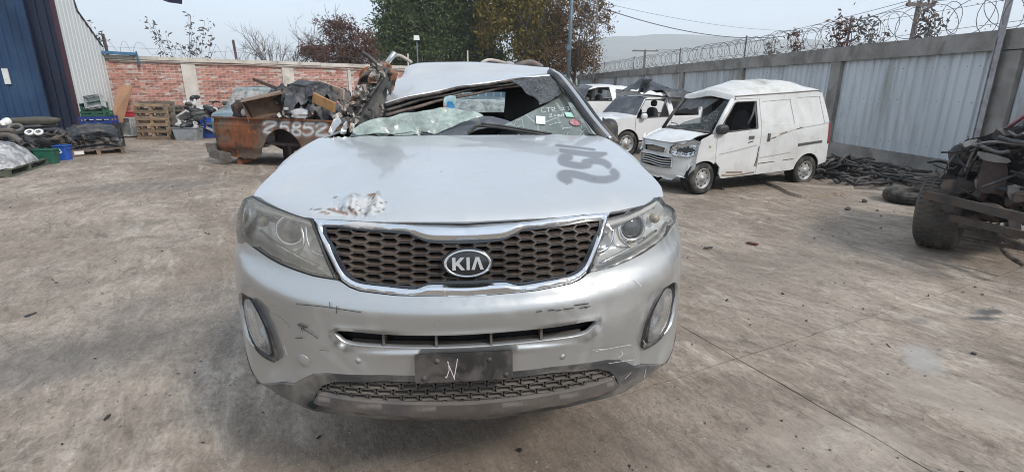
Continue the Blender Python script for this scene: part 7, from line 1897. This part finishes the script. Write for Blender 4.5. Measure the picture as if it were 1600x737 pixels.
g1, g2 = gp(62, 258), gp(86, 256); tub('plastic_tub', 'dark green plastic tub beside the blue box and the wrapped pallet', back((gp(66, 258) + gp(88, 256)) / 2, .2), (.40, .34, .34), .2, M_GREENP)
g1, g2 = gp(93, 252), gp(110, 250); bt_ = tub('plastic_box', 'bright blue plastic box with a white triangular mark, between green tub and pallet', back((g1 + g2) / 2, .17), (.27, .28, .36), .12, M_BLUEP, 'box', .92)
m = MB()
for k in range(3):
    a0 = R(90 + 120 * k); a1 = R(90 + 120 * (k + 1)); p, q = np.array([math.cos(a0), math.sin(a0)]) * .07, np.array([math.cos(a1), math.sin(a1)]) * .07
    p2, q2 = p + (q - p) * .12, p + (q - p) * .86
    m.bar((p2[0], -.142, .22 + p2[1]), (q2[0], -.142, .22 + q2[1]), .004, .024)
m.build('recycling_mark', mat('mark_white', (.75, .78, .82), .6), bt_)
g1, g2 = gp(280, 219), gp(313, 219); gc = back((g1 + g2) / 2, .26); tub('plastic_tub', 'light grey plastic tub full of dark parts in front of the concrete pier', gc, (.80, .52, .40), -.05, M_GREYP)
g3 = back(gp(327, 216), .3); tub('plastic_box', 'blue topped box half hidden behind the left end of the truck bed', g3 + [.05, 0, 0], (.44, .44, .42), .1, M_BLUED, 'box', .95)
tub('plastic_tub', 'bright blue tub stacked on the dark box by the truck bed', g3 + [.05, 0, .425], (.44, .42, .26), .1, M_BLUEP, 'tub', .9)
def heap(label, name, cat, cen, ext, n, mats_, size, seed, group=None, kind_each='part'):
    """a pile whose pieces are parts of their own"""
    t = thing(name, label, cat, cen, 0, group); r_ = np.random.default_rng(seed)
    for k in range(n):
        u = r_.uniform(-1, 1, 3); h = (1 - .75 * max(abs(u[0]), abs(u[1])) ** 2) * ext[2]
        p = np.array([u[0] * ext[0] / 2, u[1] * ext[1] / 2, .06 + h * r_.random() ** .7])
        s_ = size * r_.uniform(.6, 1.5); m = MB(); q = k % 5
        if q in (0, 3): V, F = lumpy(p, (s_ * 1.7, s_, s_ * .7), seed + k, r_.uniform(0, 3), .35, 7, 3, True, tuple(r_.uniform(-.5, .5, 2))); m.add(V, F, True)
        elif q == 1: m.box(p, (s_ * 1.6, s_ * .8, s_ * .35), rotm(*r_.uniform(-.7, .7, 3)), jit=s_ * .12)
        elif q == 2: m.tube(smooth_poly([p + r_.uniform(-1, 1, 3) * s_ * [1.2, 1.2, .4] + [0, 0, .05] for _ in range(4)], 4, False), s_ * .14, 6)
        else: m.lathe([(s_ * .5, 0), (s_ * .5, s_ * .3), (s_ * .3, s_ * .34), (s_ * .28, .02)], p, r_.normal(0, 1, 3), 12)
        m.build(kind_each, mats_[k % len(mats_)], t)
    return t
M_PALEP = mat('pale_part', (.48, .47, .45), .55, var=.25)
heap('dark pipes and brackets heaped in the light grey tub', 'parts_heap', 'car parts', gc + [0, 0, .30], (.74, .46, .22), 22, [M_SCRAPD, M_DARKIN, M_SCRAPG, M_PALEP], .13, 3)
heap('long row of black and white plastic parts heaped along the foot of the concrete pier', 'parts_heap', 'car parts', back(gc, .95) + [.55, 0, 0], (1.8, .8, 1.35), 90, [M_SCRAPD, M_PALEP, M_SCRAPG, M_SCRAPD, M_PALEP], .22, 5)
m = MB(); p = gc + [.0, .9, 0]; V, F = lumpy(on_y(303, 161, p[1]), (.12, .1, .42), 3, .2, .1, 8, tilt=(0, .4)); m.add(V, F, True); o = m.build('seat_part', M_SCRAPD); props(o, 'small black upright part standing above the parts at the concrete pier', 'car part')
heap('small heap of pale and dark scraps on the floor between pier parts and truck bed', 'parts_heap', 'car parts', gp(318, 212) + [0, .35, 0], (.5, .4, .3), 16, [M_PALEP, M_SCRAPD, mat('tan_part', (.42, .33, .25), .8, var=.2)], .13, 8)
# grey slatted crate on its side, red box on top
gcr = gp(190, 207) * .5 + gp(215, 207) * .5
gx = gp(203, 214)
crate('slatted_crate', 'pale grey slatted crate standing on end left of the leaning pallets', gx + [0, .2, .36], (.62, .62, .42), R(-8), mat('pale_crate', (.42, .43, .42), .6, var=.15), (R(90), 0), slots=4)
tb = on_y(206, 174, gx[1] + .2); tub('red_box', 'small red box standing on the pale grey slatted crate', (tb[0], gx[1] + .18, gx[2] + .36 + .315), (.36, .3, .17), .1, mat('red_plastic', (.42, .03, .04), .5), 'box')
# green and blue crates by the white cladding
bc = on_y(152, 190, 16.3); hz0 = .45
M_GREENC = mat('green_crate', (.022, .10, .055), .5, var=.2)
base0 = np.array([bc[0], 16.35, 0.0])
zb1 = on_y(152, 193, 16.35)[2]
crate('plastic_crate', 'black crate under the blue crate beside the white cladding', base0, (.9, .55, max(.2, zb1 - .01)), R(12), M_SCRAPD, slots=2)
crate('plastic_crate', 'blue plastic crate below the green crates beside the white cladding', base0 + [.02, 0, zb1], (.78, .5, .20), R(10), M_BLUED, slots=1)
zg = zb1 + .21
crate('plastic_crate', 'green plastic crate lying on the blue crate beside the white cladding', base0 + [0, .02, zg], (.62, .44, .14), R(5), M_GREENC, slots=1)
crate('plastic_crate', 'green plastic crate tipped on edge at the top of the crates by the white cladding', base0 + [-.02, .14, zg + .16], (.58, .36, .30), R(4), M_GREENC, (R(78), R(-10)))
crate('plastic_crate', 'pale grey crate tipped inside the top green crate, its open mouth facing the yard', base0 + [.07, .0, zg + .36], (.44, .36, .22), R(8), mat('pale_crate', (.42, .43, .42), .6), (R(72), R(-10)), slots=2)
# pallet with black plastic mouldings
pc_ = back((gp(112, 246) + gp(193, 240)) / 2, .45); pang = math.atan2(*(gp(195, 240) - gp(110, 246))[[1, 0]])
pallet('low brown pallet carrying black plastic mouldings beside the blue box', pc_, pang, 0, 1.12, .9, .16, mat('brown_pallet_wood', (.19, .13, .09), .9, var=.3, rnd=.25, dirt=(.11, .085, .065), dirt_amt=.4), 'pallets on the left of the yard')
m = MB(); m.box((-.40, -.465, .10), (.20, .006, .09)); o = m.build('paper_label', mat('paper', (.72, .71, .68), .8)); o.location = pc_; o.rotation_euler = (0, 0, pang); props(o, 'white paper label stuck to the edge of the low brown pallet', 'label')
t = thing('plastic_mouldings', 'heap of black bumpers and mouldings stacked on the low brown pallet', 'car parts', pc_ + [0, 0, .16], pang)
for k in range(17):
    r_ = np.random.default_rng(70 + k); y0 = r_.uniform(-.34, .34); z0 = .04 + .034 * k * r_.uniform(.75, 1.1); L = r_.uniform(.40, .56); cv = r_.uniform(.04, .2)
    A = [np.array([x, y0 + cv * (x / L) ** 2 - .05, z0 + .03 * noise.noise((x * 3, k, 0)) - .10 * (abs(x) / L) ** 3]) for x in np.linspace(-L, L, 13)]
    B = [p + np.array([0, r_.uniform(.10, .2), r_.uniform(.02, .10)]) for p in A]; D2 = [p + np.array([0, -.05, -.07]) for p in A]
    m = MB(); m.strip(D2, A); m.strip(A, B); m.strip([p + np.array([0, .02, -.03]) for p in B], [p - np.array([0, -.02, .03]) for p in A]); m.build('moulding', [M_SCRAPD, M_SCRAPG, M_BLACKP][k % 3], t)
for k in range(34):
    r_ = np.random.default_rng(900 + k); p = np.array([r_.uniform(-.5, .5), r_.uniform(-.42, .1), .0]); p[2] = .12 + .34 * r_.random() * (1 - abs(p[0])); m = MB()
    if k % 3 == 0: m.box(p, r_.uniform(.03, .12, 3), rotm(*r_.uniform(-1, 1, 3)), jit=.01)
    elif k % 3 == 1: m.tube(smooth_poly([p + r_.normal(0, .1, 3) * [1.4, .6, .4] for _ in range(4)], 3, False), .012, 6)
    else: V, F = lumpy(p, r_.uniform(.06, .2, 3), k, r_.uniform(0, 3), .4, 8, 3, True); m.add(V, F, True)
    m.build('moulding', [M_SCRAPD, M_CHASS, M_SCRAPG, M_DARKIN][k % 4], t)
# black engine parts and folded mats
p0 = gp(85, 240) + [-.4, 1.1, 0]
heap('dark engine parts with two white rings piled behind the green tub', 'parts_heap', 'car parts', back(gp(66, 246), .75), (1.5, 1.0, .80), 60, [M_SCRAPD, M_DARKIN, M_SCRAPG, M_CHASS], .20, 11)
for px, py, lb in ((47, 208, 'left white ring on the dark engine parts'), (61, 208, 'right white ring on the dark engine parts')):
    m = MB(); m.lathe([(.05, 0), (.085, .0), (.095, .04), (.07, .06), (.05, .05)], on_y(px, py, 13.05), (.2, -.6, .75), 18); o = m.build('white_ring', mat('ring_white', (.72, .71, .68), .5)); props(o, lb, 'ring', 'white rings on the engine parts')
for k, (px, py, s3_, lb, mt_) in enumerate(((52, 189, (1.0, .7, .18), 'upper folded olive grey mat on top of the dark engine parts', mat('olive_mat', (.075, .072, .055), .9, var=.25)), (50, 196, (.9, .7, .14), 'lower folded dark mat on the dark engine parts', M_SCRAPG))):
    V, F = lumpy(on_y(px, py, 13.5), s3_, 21 + k, .1, .16, 10, 2.2); scrap('folded_mat', lb, 'mat', [(V, F, True)], mt_, group='folded mats')
V, F = lumpy(on_y(62, 202, 13.3), (.5, .4, .05), 3, .2, .05, 6); scrap('grey_plate', 'flat grey plate below the folded mats', 'plate', [(V, F, False)], M_SCRAPG)
# wrapped pallet at the left edge
wp = (gp(0, 279) + gp(63, 257)) / 2 + [-.32, -.10, 0]; wa = math.atan2(*(gp(65, 257) - gp(5, 277))[[1, 0]])
pallet('green edged pallet under the plastic wrapped load at the left edge', wp, wa, 0, 1.9, 1.0, .15, mat('greenish_pallet_wood', (.085, .095, .065), .9, var=.3, rnd=.2), 'pallets on the left of the yard')
def film_mat():
    s = NT('stretch_film'); n1 = s.noise(5, 6, .65, None, 1.0); n2 = s.noise(14, 5, .6, s.coord('Object', (1, 3, 1)), .8)
    b = s.bsdf(s.mix(s.ramp(n1, .4, .62), (.26, .255, .25), (.60, .60, .595)), .22, 0, s.bump(s.math('ADD', n1, s.math('MULTIPLY', n2, .4)), .025), coat=.3)
    return s.done(b)
t = thing('wrapped_load', 'car parts wrapped in pale shiny stretch film on the green edged pallet', 'wrapped load', wp + [0, 0, .155], wa)
def film(u, v):
    a = 2 * math.pi * u; hh = .50 + .08 * noise.noise((math.cos(a) * 1.5, math.sin(a) * 1.5, 2)); k = (1 - v) ** .55
    cx, cy_ = abs(math.cos(a)) ** .6 * math.copysign(1, math.cos(a)), abs(math.sin(a)) ** .6 * math.copysign(1, math.sin(a))
    f = 1 + .09 * noise.noise((cx * 3, cy_ * 3, v * 4)) + .05 * noise.noise((cx * 7, cy_ * 7, v * 2))
    return np.array([cx * .93 * k * f, cy_ * .48 * k * f, hh * v ** .8 + .03 * noise.noise((cx * 5, cy_ * 5, v * 9))])
m = MB(); m.grid([[film(u, v) for u in np.linspace(0, 1, 61)] for v in np.linspace(0, 1, 16)]); m.build('film', film_mat(), t)
for k, (pts, r, mt_, lb, cat) in enumerate(((((-8, 212), (14, 210), (28, 218), (34, 221)), .055, mat('grey_brown_pipe', (.10, .086, .075), .7, var=.3), 'thick grey brown pipe lying across the wrapped load', 'pipe'), (((-6, 206), (8, 203), (22, 204)), .045, mat('grey_brown_pipe', (.17, .145, .125), .7), 'second grey brown pipe behind the thick pipe on the wrapped load', 'pipe'), (((-6, 196), (3, 191), (6, 196)), .035, mat('ring_white', (.72, .71, .68), .5), 'white elbow pipe at the left edge above the wrapped load', 'pipe'))):
    m = MB(); m.tube(smooth_poly([on_y(*p, 11.9) for p in pts], 4, False), r, 10); o = m.build('pipe', mt_); props(o, lb, cat)
m = MB(); m.lathe([(.10, 0), (.13, .02), (.13, .08), (.10, .09), (.085, .08), (.085, .02), (.10, 0)], on_y(26, 203, 12.3), (.25, -.5, .8), 24); o = m.build('ring_part', mat('tan_ring', (.13, .12, .108), .6, var=.2)); props(o, 'pale round air filter ring on the pile behind the wrapped load', 'ring')
heap('black parts stacked at the left edge behind the wrapped load', 'parts_heap', 'car parts', on_y(10, 235, 12.9) * [1, 1, 0] + [-.2, 0, 0], (1.2, .9, 1.0), 22, [M_SCRAPD, M_DARKIN, M_SCRAPG], .26, 17)
m = MB(); m.lathe([(.06, 0), (.08, .02), (.08, .10), (.0001, .11)], on_y(13, 193, 12.6), (.1, -.6, .75), 16); o = m.build('white_pipe', mat('ring_white', (.72, .71, .68), .5)); props(o, 'white round pipe end on the black parts at the left edge', 'pipe')
# right: hoses, rods, loose tyre -------------------------------------------
M_HOSE = mat('black_hose', (.030, .029, .028), .6, var=.4, scale=6, rnd=.5, dirt=(.13, .11, .095), dirt_amt=.36, dirt_scale=4)
M_ROD = mat('dusty_rod', (.10, .085, .075), .75, var=.4, rnd=.5, dirt=(.2, .165, .135), dirt_amt=.4)
hp0 = gp(1300, 284)
t = thing('hose_pile', 'tangled pile of black rubber hoses between the van rear wheel and the panel wall', 'hoses', (hp0[0], hp0[1], 0))
for k in range(110):
    r_ = np.random.default_rng(200 + k); u = r_.normal(0, 1, 2); hh = .40 * math.exp(-(u @ u) * .5)
    p = np.array([.55 * u[0] * .6 + .25, .75 * u[1] * .6 + .4, hh * r_.random() + .04]); a = r_.uniform(0, 6.28); L = r_.uniform(.12, .34)
    d = np.array([math.cos(a), math.sin(a), r_.uniform(-.4, .3)]) * L; b = r_.normal(0, .05, 3)
    m = MB(); m.tube([np.maximum(q, [-9, -9, .03]) for q in (p - d, p - d * .4 + b, p + d * .4 + b, p + d)], r_.uniform(.016, .034), 7); m.build('hose', M_HOSE, t)
rp = gp(1385, 284); t = thing('rod_heap', 'long heap of dusty driveshafts and pipes along the foot of the panel wall', 'scrap metal', (rp[0] + .25, rp[1] + .35, 0))
wdir = np.array([.05, -1.0])
for k in range(190):
    r_ = np.random.default_rng(400 + k); s_ = r_.uniform(-1.7, 1.5); o_ = r_.uniform(-.55, .5)
    c = np.array([.32 + o_, -s_ * .95 - .1, .03 + .20 * r_.random() * (1 - abs(o_))]); a = math.atan2(-1, .2) + r_.normal(0, .7); L = r_.uniform(.25, .8)
    d = np.array([math.cos(a), math.sin(a), r_.uniform(-.06, .08)]) * L * .5
    e0, e1_ = c - d, c + d; e0[2] = max(.02, e0[2]); e1_[2] = max(.02, e1_[2])
    m = MB(); rr = r_.uniform(.008, .021)
    m.tube([e0, (e0 * 2 + e1_) / 3, (e0 + 2 * e1_) / 3, e1_], [rr * 1.3, rr, rr, rr * 1.4], 6)
    if k % 4 == 0: V, F = lumpy(e0, (rr * 7, rr * 5, rr * 4), k, 0, .3, 6); m.add(V, F, True)
    m.build('rod', M_HOSE if k % 2 else M_ROD, t)
for k, (a, b, rr, lb) in enumerate((((1312, 262), (1370, 266), .03, 'uppermost straight grey pipe lying against the plinth of the panel wall'), ((1318, 268), (1374, 270), .026, 'straight grey pipe lying just below the uppermost one by the plinth'), ((1446, 284), (1464, 272), .03, 'pale stub of pipe poking up near the big off road tyre'))):
    A, B = gp(*a) + [0, 0, .05], gp(*b) + [0, 0, .05 + .12 * (k == 2)]; m = MB(); m.tube([A, B], rr, 8); o = m.build('steel_pipe', mat('grey_rod', (.27, .25, .24), .6, .2, var=.3)); props(o, lb, 'pipe')
tl_ = (gp(1383, 316) + gp(1452, 326)) / 2 + [.22, .22, 0]
t = thing('loose_tyre', 'worn black tyre lying flat on the ground in front of the rod heap', 'tyre', tl_)
m = MB(); m.lathe([(.20, .02), (.27, .0), (.335, .03), (.352, .10), (.335, .175), (.27, .20), (.20, .185), (.205, .10), (.20, .02)], (0, 0, 0), (0, 0, 1), 36); m.build('casing', M_RUBBER, t)
for z_ in (.065, .10, .135):
    m = MB(); m.tube([np.array([.3535 * math.cos(q), .3535 * math.sin(q), z_]) for q in np.linspace(0, 2 * math.pi, 41)[:-1]], .006, 5, closed=True); m.build('tread_rib', M_RUBBER, t)
# litter on the concrete ------------------------------------------------------
for k, (px, py, d3, col, lb, nm, cat) in enumerate(((1175, 382, (.13, .06, .025), (.11, .035, .03), 'crushed dark red scrap lying on the concrete', 'red_scrap', 'scrap'), (1106, 388, (.10, .05, .02), (.06, .05, .045), 'small dark scrap on the concrete left of the red scrap', 'dark_scrap', 'scrap'), (812, 704, (.030, .022, .012), (.012, .011, .01), 'black chip on the concrete below the number plate', 'black_chip', 'chip'), (498, 683, (.03, .012, .008), (.03, .026, .022), 'dark sliver on the concrete under the left bumper corner', 'dark_sliver', 'chip'), (168, 652, (.05, .02, .01), (.025, .022, .02), 'small dark chip on the bare concrete at lower left', 'dark_chip', 'chip'), (48, 492, (.09, .03, .01), (.03, .028, .026), 'dark flake on the concrete at far left', 'dark_flake', 'chip'), (1325, 327, (.22, .06, .03), (.06, .052, .045), 'flat dark scrap on the concrete in front of the hose pile', 'dark_scrap', 'scrap'), (1350, 316, (.07, .06, .05), (.05, .045, .04), 'small dark lump on the concrete near the loose tyre', 'dark_lump', 'scrap'), (1128, 296, (.10, .06, .04), (.03, .03, .03), 'dark lump on the ground under the van door', 'dark_lump', 'scrap'), (1521, 553, (.03, .03, .014), (.03, .028, .026), 'tiny dark lump on the pale patch at lower right', 'dark_lump', 'scrap'), (1388, 540, (.06, .006, .006), (.05, .04, .03), 'thin twig on the concrete right of the joint crossing', 'twig', 'twig'))):
    c = gp(px, py); V, F = lumpy(c + [0, 0, d3[2] * .5], d3, k, rng.uniform(0, 3), .4, 6, 3, True); scrap(nm, lb, cat, [(V, F, False)], mat('litter_%s' % nm, col, .7, var=.4))
# something bluish seen through the cabin: a container beyond the yard
q = on_y(770, 175, 40); t = thing('site_cabin', 'pale blue site cabin beyond the yard, glimpsed through the smashed windscreen', 'cabin', (q[0], 40, -.014), 0)
m = MB(); m.box((0, 0, 1.3), (4.6, 2.4, 2.6)); m.build('shell', mat('cabin_blue', (.20, .36, .46), .5, var=.15), t)
m = MB()
for x in np.arange(-2.2, 2.3, .55): m.box((x, -1.225, 1.3), (.12, .05, 2.5))
m.build('ribs', mat('cabin_white', (.55, .60, .62), .5), t, kind='stuff')
# ------------------------------------------------------------------ haze
hm = bpy.data.materials.new('haze_air'); hm.use_nodes = True; ht = hm.node_tree; ht.nodes.clear()
ho = ht.nodes.new('ShaderNodeOutputMaterial'); hp_ = ht.nodes.new('ShaderNodeVolumePrincipled')
hp_.inputs['Color'].default_value = (.95, .975, .998, 1); hp_.inputs['Density'].default_value = .0008; hp_.inputs['Anisotropy'].default_value = .2
ht.links.new(hp_.outputs[0], ho.inputs['Volume'])
hb = MB(); hb.box((0, 1250, 70), (8600, 7900, 145)); o = hb.build('haze', hm, kind='stuff')
